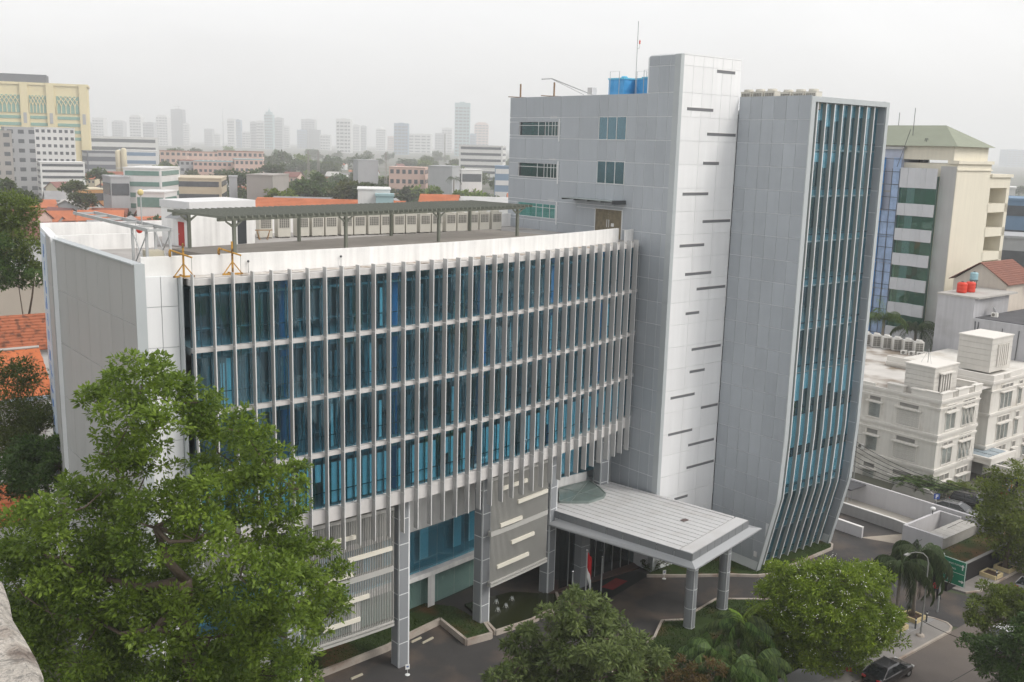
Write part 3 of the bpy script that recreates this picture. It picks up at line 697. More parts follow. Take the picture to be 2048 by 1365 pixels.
m_ = MB(); m_.box(-11, 0, 9.4, 9.6, 6.2, 13.1); m_.build('partition', INT, pw)
PIL = pm('pillar_cladding', (.26, .275, .29), rough=.4, var=.03, scale=.5, spec=.5, orand=.02)
for s, po in ((6.3, -.9), (15.2, -.95), (23.95, -1.45), (32.55, -1.5), (None, None)):
    h = .48
    c = [Lc(s-h, po+h), Lc(s+h, po+h), Lc(s+h, po-h), Lc(s-h, po-h)] if s else [(-2.4, 4.8), (-1.4, 4.8), (-1.4, 5.8), (-2.4, 5.8)]
    cc = np.mean(np.array(c), 0)
    m_ = MB(); m_.prism([tuple(cc+(np.array(p)-cc)*.985) for p in c], 0, 13.1); po_ = m_.build('pillar', JOINT, OB)
    z_ = 0
    while z_ < 13.0:
        z1 = min(z_+1.9, 13.08)
        for k in range(4):
            p, q = np.array(c[k]), np.array(c[(k+1) % 4]); d = (q-p)
            if k == 2: continue
            m_ = MB(); m_.seg(p+d*.05, q-d*.15, .03, z_+.02, z1-.03); m_.build('cladding', PIL, po_)
        z_ += 1.93
LOUV = pm('louvre_aluminium', (.43, .425, .40), rough=.5, var=.05)
BAR = pm('cream_bar', (.70, .67, .58), rough=.6, var=.04)
for (s0, s1, bars, lb) in ((6.85, 14.05, [(7.8, 10.82, 11.3), (10.22, 13.84, 9.7), (8.6, 10.62, 8.6), (9.3, 11.92, 6.65), (8.24, 11.16, 5.12)], 'near'), (23.6, 30.6, [(24.7, 27.64, 11.62), (26.56, 30.34, 10.05), (24.56, 27.14, 8.6), (25.92, 28.72, 6.8), (24.28, 28.08, 5.2)], 'far')):
    m_ = MB(); strip(m_, s0, s1, -.55, -.2, 7.95, 8.35); so = m_.build('louvre_screen', LOUV, OB)
    for (z0, z1, o0, o1) in ((3.75, 3.92, -.5, -.1), (4.02, 4.14, -.5, -.1), (12.55, 12.8, -.5, -.15)): m_ = MB(); strip(m_, s0, s1, o0, o1, z0, z1); m_.build('rail', LOUV, so)
    m_ = MB(); s = s0+.05
    while s < s1:
        A = [Lc(s-.02, -.3), Lc(s-.02, -.2), Lc(s+.02, -.2), Lc(s+.02, -.3)]; m_.hexa([(*p, 3.75) for p in A]+[(*p, 12.7) for p in A]); s += .14
    tag(m_.build('slats', LOUV, so), kind='stuff')
    for a0, a1, z in bars:
        m_ = MB(); strip(m_, a0, a1, -.2, -.05, z-.08, z+.22, 2); m_.build('bar', BAR, so)
    m_ = MB(); strip(m_, s0, s1, -1.6, -1.5, 10.2, 13.1); m_.build('back_panel', INT, so)
# ---- entrance canopy
T1 = [(-11.0, 2.2), (-7.8, -11.4), (3.4, -9.05), (.3, 3.6)]; T2 = [(-11.05, 6.4), (-7.6, -10.85), (1.75, -8.9), (-1.6, 6.4)]; T2f = [(-10.1, 1.8), (-7.6, -10.85), (1.75, -8.9), (-1.6, 6.4)]
CANM = pm('canopy_cladding', (.21, .22, .23), rough=.4, var=.03, spec=.5)
m_ = MB(); m_.prism(T1, 6.36, 6.48)
vs = [(*p, 6.48) for p in T1]+[(*p, 6.9) for p in T2f]; m_.add(vs, [(0, 1, 5, 4), (1, 2, 6, 5), (2, 3, 7, 6), (3, 0, 4, 7)])
ca = m_.build('entrance_canopy', pm('canopy_flange', (.30, .31, .32), rough=.4, var=.03, spec=.5), OB)
m_ = MB(); m_.prism([tuple(np.array(p)*.992+np.array([-4, -1.5])*.008) for p in T2], 6.6, 7.3); m_.build('fascia_core', JOINT, ca)
for k in range(3):
    p, q = np.array(T2[k]), np.array(T2[k+1]); n_ = (11, 8, 11)[k]
    for i in range(n_):
        a = p+(q-p)*(i+.015)/n_; b = p+(q-p)*(i+.985)/n_
        m_ = MB(); m_.seg(a, b, .05, 6.88, 7.5); m_.build('fascia_panel', CANM, ca)
def inset(T, k): c = np.mean(np.array(T), 0); return [tuple(c+(np.array(p)-c)*k) for p in T]
CDECK = pm('canopy_deck', (.52, .52, .52), rough=.7, var=.06, scale=.25, fine=.03, col2=(.44, .43, .42), c2scale=.5, c2lo=.5, c2hi=.75)
m_ = MB(); m_.prism(T2, 7.3, 7.38); m_.build('gutter', pm('rusty_gutter', (.12, .07, .055), rough=.8, var=.2), ca)
D = [(-8.2, 4.0), (-5.35, -8.9), (-4.35, -8.7), (4.1, -6.95)]
p1_, p2_, p3_ = np.array(T2[1]), np.array(T2[2]), np.array(T2[0])
ax1 = (p2_-p1_)/np.hypot(*(p2_-p1_)); ax2 = (p3_-p1_)/np.hypot(*(p3_-p1_)); LW = np.hypot(*(p2_-p1_)); LL = np.hypot(*(p3_-p1_))
def cnp(i, j): return tuple(p1_+ax1*i+ax2*j)
nst = 12; _dr = toL(atz(1369, 1041, 7.5)[:2]); DRN = (_dr[0]-.3, _dr[0]+.3, _dr[1]-.2, _dr[1]+.2)
for i in range(nst):
    i0 = .06+(LW-.5)*i/nst; i1 = .06+(LW-.5)*(i+1)/nst
    m_ = MB(); m_.prism([cnp(i0, 1.25), cnp(i1-.008, 1.25), cnp(i1-.008, LL-.1), cnp(i0, LL-.1)], 7.36, 7.48); m_.build('deck_sheet', CDECK, ca)
    m_ = MB(); m_.prism([cnp(i1-.03, 1.25), cnp(i1+.02, 1.25), cnp(i1+.02, LL-.1), cnp(i1-.03, LL-.1)], 7.48, 7.52); m_.build('standing_seam', CDECK, ca)
m_ = MB(); m_.prism([cnp(.06, .05), cnp(LW-.05, .05), cnp(LW-.05, 1.15), cnp(.06, 1.15)], 7.36, 7.52); m_.build('rim', CDECK, ca)
m_ = MB(); m_.prism([cnp(LW-.35, 1.3), cnp(LW-.05, 1.3), cnp(LW-.05, LL), cnp(LW-.35, LL)], 7.36, 7.52); m_.build('rim', CDECK, ca)
MB().box(*DRN, 7.48, 7.55).build('roof_drain', pm('dark_drain', (.12, .09, .085), rough=.8), ca)
sk = [toL(atz(x, y, 7.55)[:2]) for x, y in ((1119, 978), (1119, 1005), (1141, 1006), (1176, 1006), (1207, 996), (1211, 989), (1198, 976), (1178, 963))]
m_ = MB(); m_.prism(sk, 7.49, 7.62); m_.build('skylight', pm('skylight_pane', (.17, .215, .20), rough=.15, var=.15, scale=.8, spec=.6), ca)
m_ = MB()
for i in range(len(sk)): m_.seg(sk[i], sk[(i+1) % len(sk)], .1, 7.48, 7.68)
for p, q in ((0, 4), (1, 6), (2, 7)): m_.seg(sk[p], sk[q], .05, 7.62, 7.65)
m_.build('skylight_frame', pm('sage_steel', (.20, .24, .225), rough=.5), ca)
for (a, b) in ((-5.59, 9.3), (-.76, 8.7)):
    m_ = MB(); m_.lathe([(.47, 0), (.47, 6.4)], (a, -b, 0), 20); cl = m_.build('canopy_column', PIL, OB, smooth=False)
    m_ = MB()
    for z in (.25, 1.9, 3.55, 5.2): m_.lathe([(.478, z), (.478, z+.05)], (a, -b, 0), 20)
    m_.box(a-.25, a-.22, -b-.47, -b-.41, 0, 6.3); m_.build('joint_ring', JOINT, cl)
# ---- glazed lobby under the canopy
lb0, lb1 = toL((4.6, 81.2)), toL((12.2, 87.6))
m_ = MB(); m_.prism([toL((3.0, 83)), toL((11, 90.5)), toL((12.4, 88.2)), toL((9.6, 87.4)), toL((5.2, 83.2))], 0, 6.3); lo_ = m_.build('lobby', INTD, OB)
for i in range(9):
    p = np.array(lb0)+(np.array(lb1)-np.array(lb0))*(i+.02)/9; q = np.array(lb0)+(np.array(lb1)-np.array(lb0))*(i+.97)/9
    m_ = MB(); m_.seg(p, q, .03, .05, 6.4); m_.build('pane', LOBBYG, lo_)
    m_ = MB(); m_.seg(q, q+(q-p)*.03, .12, .0, 6.4); m_.build('mullion', FINM, lo_)
m_ = MB(); m_.prism([toL((3.5, 79.8)), toL((12.3, 86.2)), toL((11.5, 88.6)), toL((3, 82.5))], 0, .1); m_.build('lobby_floor', pm('brown_stone_floor', (.09, .05, .04), rough=.4, var=.2), lo_)
for (x, y) in ((6.6, 82.4),):
    a, d = toL((x, y)); m_ = MB(); m_.box(a-.5, a+.5, d-.5, d+.5, 0, 6.4); pp = m_.build('pillar', PIL, OB)
    m_ = MB()
    for z in (1.9, 3.8): m_.box(a-.51, a+.51, d-.51, d+.51, z, z+.04)
    m_.build('joint_ring', JOINT, pp)
# ================================================================ things on the roofs
AC_W = pm('ac_cabinet', (.55, .53, .47), rough=.5, var=.04, scale=1.5, orand=.03)
AC_D = pm('ac_grille', (.16, .155, .14), rough=.6, var=.1)
AC_S = pm('ac_slat', (.46, .445, .40), rough=.5)
SAGE = pm('sage_green_steel', (.155, .165, .135), rough=.5, var=.06, scale=1)
STEEL = pm('galvanised_steel', (.42, .43, .43), rough=.5, var=.1, scale=2, metal=.2)
DSTEEL = MATS['dark_steel']
def ac_unit(mats=(AC_W, AC_D, AC_S), w=1.12, d=.8, h=1.72, louv=5, g0=.5):
    """cabinet with a grille in the upper half of the front (front faces -Y), fan cowl on top, feet"""
    ms = {}
    m = MB(); m.box(-w/2, w/2, -d/2, d/2, .1, h); m.box(-w/2-.02, w/2+.02, -d/2-.02, d/2+.02, h, h+.06); ms['cabinet'] = m.mesh('cabinet', mats[0])
    m = MB(); m.box(-w/2+.12, w/2-.12, -d/2-.012, -d/2+.01, h*g0, h*.93, 0)
    for i in range(louv+1):
        x = -w/2+.12+(w-.24)*i/louv; m.box(x-.018, x+.018, -d/2-.03, -d/2-.012, h*g0, h*.93, 1)
    for i in range(6):
        z = h*(g0+(.93-g0)*i/5); m.box(-w/2+.12, w/2-.12, -d/2-.022, -d/2-.012, z-.01, z+.01, 1)
    ms['grille'] = m.mesh('grille', [mats[1], mats[2]])
    m = MB(); m.lathe([(.40, h+.06), (.43, h+.12), (.40, h+.30), (.36, h+.30), (.34, h+.2)], n=14); ms['fan_cowl'] = m.mesh('fan_cowl', mats[0])
    m = MB(); m.box(-w/2+.05, -w/2+.2, -d/2, d/2, 0, .1); m.box(w/2-.2, w/2-.05, -d/2, d/2, 0, .1); ms['foot_rail'] = m.mesh('foot_rail', mats[1])
    return ms
AC1 = ac_unit()
def put_unit(ms, name, label, cat, loc, rz, group):
    o = thing(name, label, cat, loc, rz, group)
    for k, me in ms.items(): place(k, me, o)
    return o
pA = atz(521, 478, 29.9); pB = atz(1020, 461, 29.9); dAB = pB-pA; LAB = np.hypot(*dAB[:2]); hdAB = math.atan2(dAB[1], dAB[0])
pos = 0; k = 0; gaps = {0: .42, 1: .5, 2: .2, 4: .3, 6: .2, 8: .12, 10: .3, 12: .35, 16: .25, 17: .9}
sl = []
while pos < LAB-.3 and k < 20:
    sl.append(pos); pos += 1.17+gaps.get(k, .07); k += 1
for k, q in enumerate(sl):
    p = pA+dAB/LAB*(q+.5)*(LAB/(pos))+np.array([-dAB[1], dAB[0], 0])/LAB*.4
    nth = ('first', 'second', 'third', 'fourth', 'fifth', 'sixth', 'seventh', 'eighth', 'ninth', 'tenth', 'eleventh', 'twelfth', 'thirteenth', 'fourteenth', 'fifteenth', 'sixteenth', 'seventeenth', 'eighteenth', 'nineteenth', 'last')[k]
    put_unit(AC1, 'air_conditioner', 'beige outdoor air conditioner under the pergola, %s in the row from the white penthouse' % nth, 'air conditioner', (p[0], p[1], 29.9), hdAB, 'row of beige air conditioners on the wing roof')
for k in range(6):      # on the glazed block's roof
    x, y = S(9.7, 6.3-k*1.28 if k < 3 else 5.9-k*1.28)
    u_ = put_unit(AC1, 'air_conditioner', 'beige outdoor air conditioner on the glazed tower roof, %s from the front' % ('first', 'second', 'third', 'fourth', 'fifth', 'sixth')[k], 'air conditioner', (x, y, 41.6 if k < 3 else 41.72), TH+R(90)+R(180), 'air conditioners behind the parapet of the glazed tower'); u_.scale = (1, 1, .86)
# white penthouse with red door (part of the office building, standing on its roof)
c1, c2, c3 = atz(383, 497, 29.9)[:2], atz(325, 487, 29.9)[:2], atz(510, 487, 29.9)[:2]
l1, l2, l3 = [np.array(toL(p)) for p in (c1, c2, c3)]; l4 = l2+l3-l1
m_ = MB(); m_.prism([tuple(p) for p in (l1, l3, l4, l2)], 29.9, 32.75); ph = m_.build('penthouse', WHITEW, OB)
cc = (l1+l4)/2; m_ = MB(); m_.prism([tuple(cc+(p-cc)*1.03) for p in (l1, l3, l4, l2)], 32.75, 33.3); m_.build('penthouse_roof', pm('penthouse_roof_white', (.62, .62, .62), rough=.8, var=.06), ph)
dd = (l2-l1)
m_ = MB(); m_.seg(l1+dd*.22, l1+dd*.42, .06, 29.95, 31.75); dr = m_.build('door', pm('red_door', (.42, .035, .03), rough=.5, var=.05), ph)
m_ = MB(); m_.seg(l1+dd*.38, l1+dd*.40, .12, 30.8, 30.86); m_.build('handle', STEEL, dr)
d3 = (l3-l1); m_ = MB(); m_.seg(l1+d3*.72, l1+d3*.86, .08, 29.95, 32.2); m_.build('dark_doorway', INTD, ph)
m_ = MB(); n_ = np.array([dd[1], -dd[0]])/np.hypot(*dd); n_ = n_ if n_ @ (l1-cc) > 0 else -n_
a_, b_ = l1+dd*.12, l1+dd*.5
m_.add([(*a_, 32.5), (*b_, 32.5), (*(b_+n_*.9), 32.05), (*(a_+n_*.9), 32.05), (*a_, 32.1), (*b_, 32.1)], [(0, 1, 2, 3), (0, 3, 4), (1, 5, 2), (3, 2, 5, 4)]); m_.build('door_hood', pm('grey_hood', (.22, .225, .23), rough=.6), ph)
# raised timber-grey platform and pergola
PLAT = pm('platform_paving', (.235, .215, .19), rough=.9, var=.12, scale=.6, fine=.06)
fp = [atz(x, y, 30.4)[:2] for x, y in ((475, 513), (690, 497), (877, 480), (1046, 474))]; bp = [atz(x, y, 30.4)[:2] for x, y in ((405, 495), (612, 483), (795, 470), (958, 462))]
# straighten the two rows
def fitrow(P): P = np.array(P); c = P.mean(0); u_, s_, v_ = np.linalg.svd(P-c); d = v_[0]*np.sign(v_[0][0]); return c, d, (P-c)@d
cf, df, tf = fitrow(fp); cb, db, tb = fitrow(bp)
dpg = (df+db)/np.hypot(*(df+db)); npg = np.array([-dpg[1], dpg[0]]); 
F0 = cf+dpg*tf.min(); F3 = cf+dpg*tf.max(); wpg = max(3.0, (cb-cf)@npg); BF = lambda p: p+npg*wpg
pf = [F0-dpg*1.1-npg*.35, F3+dpg*3.0-npg*.35, F3+dpg*3.0+npg*(wpg+.5), F0-dpg*1.1+npg*(wpg+.5)]
m_ = MB(); m_.prism([toL(p) for p in pf], 29.9, 30.4); m_.build('platform', PLAT, OB)
PG = thing('pergola', 'long sage-green steel pergola with slatted top on the wing roof', 'pergola', (*F0, 30.4), math.atan2(dpg[1], dpg[0]))
LP = float(np.hypot(*(F3-F0)))
for i in range(4):
    x = LP*i/3
    for y in (0, wpg):
        m_ = MB(); m_.box(x-.1, x+.1, y-.1, y+.1, 0, 2.3); m_.build('post', SAGE, PG)
        m_ = MB()
        for sg_ in (-1, 1): m_.hexa([(x+sg_*.1, y-.04, 1.85), (x+sg_*.1, y+.04, 1.85), (x+sg_*.1, y+.04, 2.05), (x+sg_*.1, y-.04, 2.05), (x+sg_*.6, y-.04, 2.22), (x+sg_*.6, y+.04, 2.22), (x+sg_*.6, y+.04, 2.32), (x+sg_*.6, y-.04, 2.32)])
        m_.build('brace', SAGE, PG)
for y in (0, wpg):
    m_ = MB(); m_.box(-1.2, LP+.9, y-.08, y+.08, 2.3, 2.52); m_.build('beam', SAGE, PG)
slm = MB().box(-.05, .05, -.9, wpg+.9, 2.5, 2.68).mesh('slat', SAGE)
ns = 62
for i in range(ns): place('slat', slm, PG, (-1.05+(LP+1.9)*i/(ns-1), 0, 0))
# small timber trestle beside the penthouse
tx = atz(528, 480, 29.9); o = thing('timber_trestle', 'rough timber trestle leaning by the first air conditioner', 'trestle', tx, .4)
WOOD = pm('raw_timber', (.30, .19, .10), rough=.9, var=.2, scale=3)
m_ = MB(); m_.box(-.7, .7, -.04, .04, .75, .83); m_.build('top_rail', WOOD, o)
for x in (-.55, .5):
    for y in (-.3, .3): m_ = MB(); m_.tube([(x+(.2 if x < 0 else -.25), y, 0), (x, 0, .8)], .035, 4); m_.build('leg', WOOD, o)
# yellow davits on the ledge of the curved wing
YEL = pm('yellow_striped_steel', (.46, .25, .05), rough=.6, var=.25, scale=4, col2=(.10, .05, .02), c2scale=2.5, c2lo=.52, c2hi=.62)
def davit(s, off, z, lab, h=2.0, turn=0.):
    x, y = cur(s, off); o = thing('davit', lab, 'davit', (x, y, z), heading(s)+turn, 'yellow davits for the window-cleaning cradle')
    m = MB(); m.box(-.05, .05, -.05, .05, 0, h); m.build('post', YEL, o)
    m = MB(); m.tube([(-.55, .75, 1.55), (.35, -.5, 1.2)], .055, 8); m.build('arm', YEL, o)
    m = MB(); m.lathe([(.08, 0), (.08, .32), (.04, .38)], (-.55, .75, 1.15), 8); m.build('counterweight', YEL, o)
    for sx in (-1, 1):
        m = MB(); m.tube([(sx*.55, 0, .08), (0, 0, .8)], .035, 6); m.build('strut', YEL, o)
    m = MB(); m.box(-.62, .62, -.05, .05, 0, .1); m.box(-.05, .05, -.05, .7, 0, .1); m.build('base_beam', YEL, o)
    m = MB(); m.tube([(.33, -.48, 1.2), (.33, -.48, -3)], .012, 4); m.build('rope', DSTEEL, o)
davit(-.2, -.35, 29.94, 'yellow davit at the left end of the fin facade')
davit(2.7, -.35, 29.94, 'yellow davit next along the ledge of the fin facade')
# steel cradle gantry at the left corner of the roof
g0 = E0+ED*3.4+np.array([1.6, 1.3]); o = thing('cradle_gantry', 'galvanised steel gantry with long beam on the left roof corner', 'gantry', (*g0, 29.9), math.atan2(ED[1], ED[0]))
hh = 2.55
for x in (-1.6, .9):
    for y in (-.7, .7):
        m_ = MB(); m_.box(x-.07, x+.07, y-.07, y+.07, 0, hh); m_.build('leg', STEEL, o)
for y in (-.7, .7):
    m_ = MB(); m_.tube([(-1.6, y, .2), (.9, y, hh-.2)], .04, 5); m_.tube([(-1.6, y, hh-.2), (.9, y, .2)], .04, 5); m_.build('cross_brace', STEEL, o)
    m_ = MB(); m_.box(-2.0, 13.2, y-.06, y+.06, hh, hh+.2); m_.build('beam', STEEL, o)
for x in (-1.9, 1, 4, 7, 10, 13):
    m_ = MB(); m_.box(x-.05, x+.05, -.64, .64, hh+.02, hh+.16); m_.build('cross_beam', STEEL, o)
for i, z in enumerate((.0, .45, .9)):
    m_ = MB(); m_.box(-1.3, -.2, -.5+.04*i, .5, z, z+.43); m_.build('counterweight', pm('beige_counterweight', (.50, .46, .36), rough=.8, var=.1), o)
m_ = MB(); m_.ball((3.2, -.5, hh-.35), .2, 10, 6); m_.build('hook_block', pm('red_paint', (.6, .06, .04), rough=.5), o, smooth=True)
m_ = MB(); m_.tube([(3.2, -.5, hh-.2), (3.2, -.5, hh)], .03, 5); m_.tube([(4.8, -.8, hh), (4.8, -.8, .3)], .012, 4); m_.build('hoist_rope', DSTEEL, o)
m_ = MB(); m_.tube([(1.2, 0, hh+.2), (1.2, 0, hh+2.0)], .04, 6); m_.ball((1.2, 0, hh+2.15), .2, 8, 5, 1); m_.build('float_lamp', [STEEL, pm('cream_ball', (.6, .5, .25), rough=.5)], o)
for k, (x, lab) in enumerate(((500, 'short lamp spike on the white parapet of the wing'), (671, 'thin lamp spike farther along the white parapet'))):
    p = cur(3.9 if k == 0 else 10.3, -.9); o = thing('parapet_lamp', lab, 'lamp', (*p, 29.93), 0)
    m_ = MB(); m_.tube([(0, 0, 0), (0, 0, .65)], .025, 5); m_.build('stem', STEEL, o); m_ = MB(); m_.ball((0, 0, .7), .08, 8, 5); m_.build('lamp_head', DSTEEL, o)
# stair block roof: tank group, mast, arms
BLUET = pm('blue_tank_panel', (.07, .32, .62), rough=.4, var=.08, scale=1.2)
BLUEL2 = pm('light_blue_tank_top', (.14, .50, .68), rough=.4, var=.05)
def panel_tank(b, a, w, d, h, lab):
    x, y = S(a, b); o = thing('water_tank', lab, 'water tank', (x, y, 41.6), TH, 'blue sectional water tanks on the tower roof')
    m = MB(); m.box(-w/2, w/2, -d/2, d/2, .25, h); m.build('shell', BLUET, o)
    for f in range(2):
        nx = 3 if f == 0 else 2; L_ = d if f == 0 else w
        for i in range(nx):
            for j in range(2):
                x0 = -L_/2+L_*(i+.08)/nx; x1 = -L_/2+L_*(i+.92)/nx; z0 = .25+(h-.25)*(j+.08)/2; z1 = .25+(h-.25)*(j+.92)/2; xm = (x0+x1)/2; zm = (z0+z1)/2
                m = MB()
                if f == 0: m.add([(-w/2-.005, x0, z0), (-w/2-.005, x1, z0), (-w/2-.005, x1, z1), (-w/2-.005, x0, z1), (-w/2-.09, xm, zm)], [(1, 0, 4), (2, 1, 4), (3, 2, 4), (0, 3, 4)])
                else: m.add([(x0, -d/2-.005, z0), (x1, -d/2-.005, z0), (x1, -d/2-.005, z1), (x0, -d/2-.005, z1), (xm, -d/2-.09, zm)], [(0, 1, 4), (1, 2, 4), (2, 3, 4), (3, 0, 4)])
                m.build('tank_panel', BLUET, o)
    m = MB(); m.box(-w/2-.06, w/2+.06, -d/2-.06, d/2+.06, h, h+.14); m.build('lid', BLUEL2, o)
    m = MB(); m.lathe([(.3, h+.14), (.3, h+.3), (.2, h+.36)], (0, 0, 0), 10); m.build('hatch', BLUEL2, o)
    m = MB(); m.tube([(-w/2-.25, -d/2+.4, .2), (-w/2-.25, -d/2+.4, h+.7), (-w/2-.25, d/2-.4, h+.7), (-w/2-.25, d/2-.4, .2)], .03, 5); m.build('ladder_rail', STEEL, o)
    m = MB(); m.tube([(-w/2-.12, -d/2-.1, .95), (-w/2-.12, d/2+.1, .95)], .035, 5); m.build('pipe', STEEL, o)
panel_tank(-9.75, 3.2, 2.0, 2.0, 2.6, 'leftmost blue panelled water tank on the tower roof')
panel_tank(-7.5, 4.4, 2.0, 2.0, 2.6, 'middle blue panelled water tank on the tower roof behind the mast')
panel_tank(-5.6, 3.6, 2.2, 2.3, 2.6, 'blue panelled water tank half hidden behind the white stair tower')
x, y = S(2.2, -7.3); o = thing('mast', 'tall thin lightning mast beside the blue tanks', 'mast', (x, y, 41.6))
m_ = MB(); m_.tube([(0, 0, 0), (0, 0, 5.6)], .035, 6); m_.build('pole', STEEL, o); m_ = MB(); m_.tube([(0, 0, 5.6), (0, 0, 7.55)], .022, 6); m_.build('tip_rod', DSTEEL, o)
m_ = MB(); m_.tube([(0, 0, 5.2), (.2, 0, 5.25), (.2, 0, 5.6)], .02, 5, 0); m_.lathe([(.06, 5.6), (.07, 5.85), (.02, 5.95)], (.2, 0, 0), 8, 1); m_.build('obstruction_lamp', [STEEL, MATS['red_paint']], o)
for (b, lab, arm) in ((-21.4, 'brown davit at the far left corner of the tower roof', 0), (-16.3, 'brown davit with long guyed arm on the tower roof', 1)):
    x, y = S(.35, b); o = thing('davit', lab, 'davit', (x, y, 41.9), TH+R(90), 'brown davits on the tower roof'); BR = pm('brown_steel', (.23, .15, .09), rough=.7, var=.2, scale=3)
    m_ = MB(); m_.box(-.06, .06, -.06, .06, 0, 2.15); m_.build('post', BR, o)
    m_ = MB(); m_.tube([(1.9, 0, .95), (-1.8, 0, .75)], .05, 6); m_.build('beam', BR, o)
    if arm:
        m_ = MB(); m_.tube([(1.9, 0, 2.5), (.35, 0, 2.5), (-4.9, 0, 1.0)], .05, 5); m_.tube([(.35, 0, 2.45), (-4.2, 0, .9)], .025, 4); m_.build('guyed_arm', STEEL, o)
        m_ = MB(); m_.box(-5.6, -5.0, -.3, .3, .9, 1.5); m_.build('winch_box', pm('light_box', (.6, .6, .6)), o)

# ================================================================ things on the site
def wall_thing(name, lab, pts, th, z0, z1, mat, cat='wall', cap=None):
    o = thing(name, lab, cat, (pts[0][0], pts[0][1], 0)); p0 = np.array(pts[0])
    for p, q in zip(pts[:-1], pts[1:]):
        m = MB(); m.seg(np.array(p)-p0, np.array(q)-p0, th, z0, z1); m.build('wall_section', mat, o)
        if cap: m = MB(); m.seg(np.array(p)-p0, np.array(q)-p0, th+.06, z1, z1+.07); m.build('coping', cap, o)
    return o
WBW = pm('white_boundary_paint', (.50, .49, .50), rough=.85, var=.05, scale=.4, streak=.05)
wall_thing('boundary_wall', 'long white boundary wall between the ramp and the white building', [S(32.1, -16), S(32.1, 4), S(32.1, 16.6)], .25, 0, 2.65, WBW)
wall_thing('boundary_wall', 'higher white wall section where the seated people are', [S(32.1, -16.2), S(32.1, -1.5)], .3, 0, 3.7, WBW)
GW = pm('grey_ramp_wall', (.30, .295, .29), rough=.9, var=.08, scale=.5, streak=.06)
WCAP = pm('white_coping', (.68, .67, .65), rough=.8, var=.05)
cw_ = [(28.2, -14), (28.2, 0), (28.25, 4), (28.3, 7.2), (28.1, 8.8), (27.6, 9.9), (26.9, 10.6)]
wall_thing('ramp_wall', 'grey curved retaining wall with white top beside the ramp', [S(*p) for p in cw_], .2, -3, 1.15, GW, cap=WCAP)
wall_thing('ramp_wall', 'short white wall ending beside the asphalt at the ramp', [S(23.6, -12), S(23.6, 6.6)], .28, -2, 1.1, WBW, cap=WCAP)
o = thing('guard_block', 'white walled box with flat concrete top beside the ramp', 'wall', S(25, 11, 0), TH)
for (x0, x1, y0, y1, z1, mt) in ((-.2, 6.8, 0.6, .85, 2.3, WBW), (-.2, .05, -3.2, .6, 2.3, WBW), (0.05, 6.8, -3.2, -1.5, 2.0, CONC), (6.55, 6.8, -1.5, .6, 2.3, WBW)):
    m_ = MB(); m_.box(x0, x1, y0, y1, 0, z1); m_.build('wall_section', mt, o)
for i in range(6):
    m_ = MB(); m_.box(.1+i*1.1, .1+i*1.1+1.06, -3.25, -1.45, 2.0, 2.1); m_.build('top_slab', CONC, o)
wall_thing('street_wall', 'black rendered wall along the pavement under the green sign', [S(18.6, 18.05), S(60, 18.05)], .25, 0, 1.75, pm('black_stone', (.022, .02, .022), rough=.5, var=.2, scale=2), cap=pm('grey_cap', (.25, .24, .23), rough=.9))
wall_thing('street_wall', 'dark low planter wall by the driveway mouth', [S(18.5, 17.9), S(18.5, 14.4)], .25, 0, 1.5, MATS['black_stone'])
# gantry-like green direction sign
o = thing('direction_sign', 'green road direction sign with white lettering and arrows', 'sign', S(14.0, 20.7, 0), TH)
GRN = pm('sign_green', (.012, .20, .11), rough=.4, var=.05); SWH = pm('sign_white', (.75, .76, .75), rough=.4)
m_ = MB(); m_.box(0, .06, -1.1, 1.07, 2.95, 5.17); m_.build('panel', GRN, o)
m_ = MB()
for (y0, y1, z0, z1) in ((-1.1, 1.07, 5.12, 5.17), (-1.1, 1.07, 2.95, 3.0), (-1.1, -1.05, 3.0, 5.12), (1.02, 1.07, 3.0, 5.12), (-1.0, .98, 4.02, 4.05)): m_.box(-.012, 0, y0, y1, z0, z1)
m_.build('border', SWH, o)
def text(body, size, parent, loc, rot, mat, name='lettering'):
    cu = bpy.data.curves.new(name, 'FONT'); cu.body = body; cu.size = size; cu.extrude = .004; cu.resolution_u = 2
    t = bpy.data.objects.new('tmp', cu); COL.objects.link(t); dg = bpy.context.evaluated_depsgraph_get()
    me = bpy.data.meshes.new_from_object(t.evaluated_get(dg)); bpy.data.objects.remove(t); me.materials.clear(); me.materials.append(mat)
    o2 = place(name, me, parent, loc); o2.rotation_euler = rot; return o2
rsg = (R(90), 0, R(-90))
for bd, sz, z, y in (("JL. S. GANG TOMAS", .20, 4.68, 1.0), ("TN. ABANG", .22, 4.28, .9), ("HAYAM GAJI", .20, 3.6, 1.0), ("J   8 I", .19, 3.22, .7)): text(bd, sz, o, (-.014, y, z), rsg, SWH)
m_ = MB()     # arrows: up, right
yc, zc = -.82, 4.4; m_.add([(-.014, yc+.05, zc), (-.014, yc-.05, zc), (-.014, yc-.05, zc+.3), (-.014, yc-.16, zc+.3), (-.014, yc, zc+.5), (-.014, yc+.16, zc+.3), (-.014, yc+.05, zc+.3)], [(0, 1, 2, 3, 4, 5, 6)])
yc, zc = -.6, 3.4; m_.add([(-.014, yc, zc+.05), (-.014, yc, zc-.05), (-.014, yc-.25, zc-.05), (-.014, yc-.25, zc-.16), (-.014, yc-.45, zc), (-.014, yc-.25, zc+.16), (-.014, yc-.25, zc+.05)], [(0, 1, 2, 3, 4, 5, 6)])
m_.build('arrow', SWH, o)
m_ = MB(); m_.tube([(.12, .95, 0), (.12, .95, 5.3)], .08, 10); m_.box(.06, .12, -1.0, 1.0, 3.4, 3.5); m_.box(.06, .12, -1.0, 1.0, 4.7, 4.8); m_.build('post', STEEL, o)
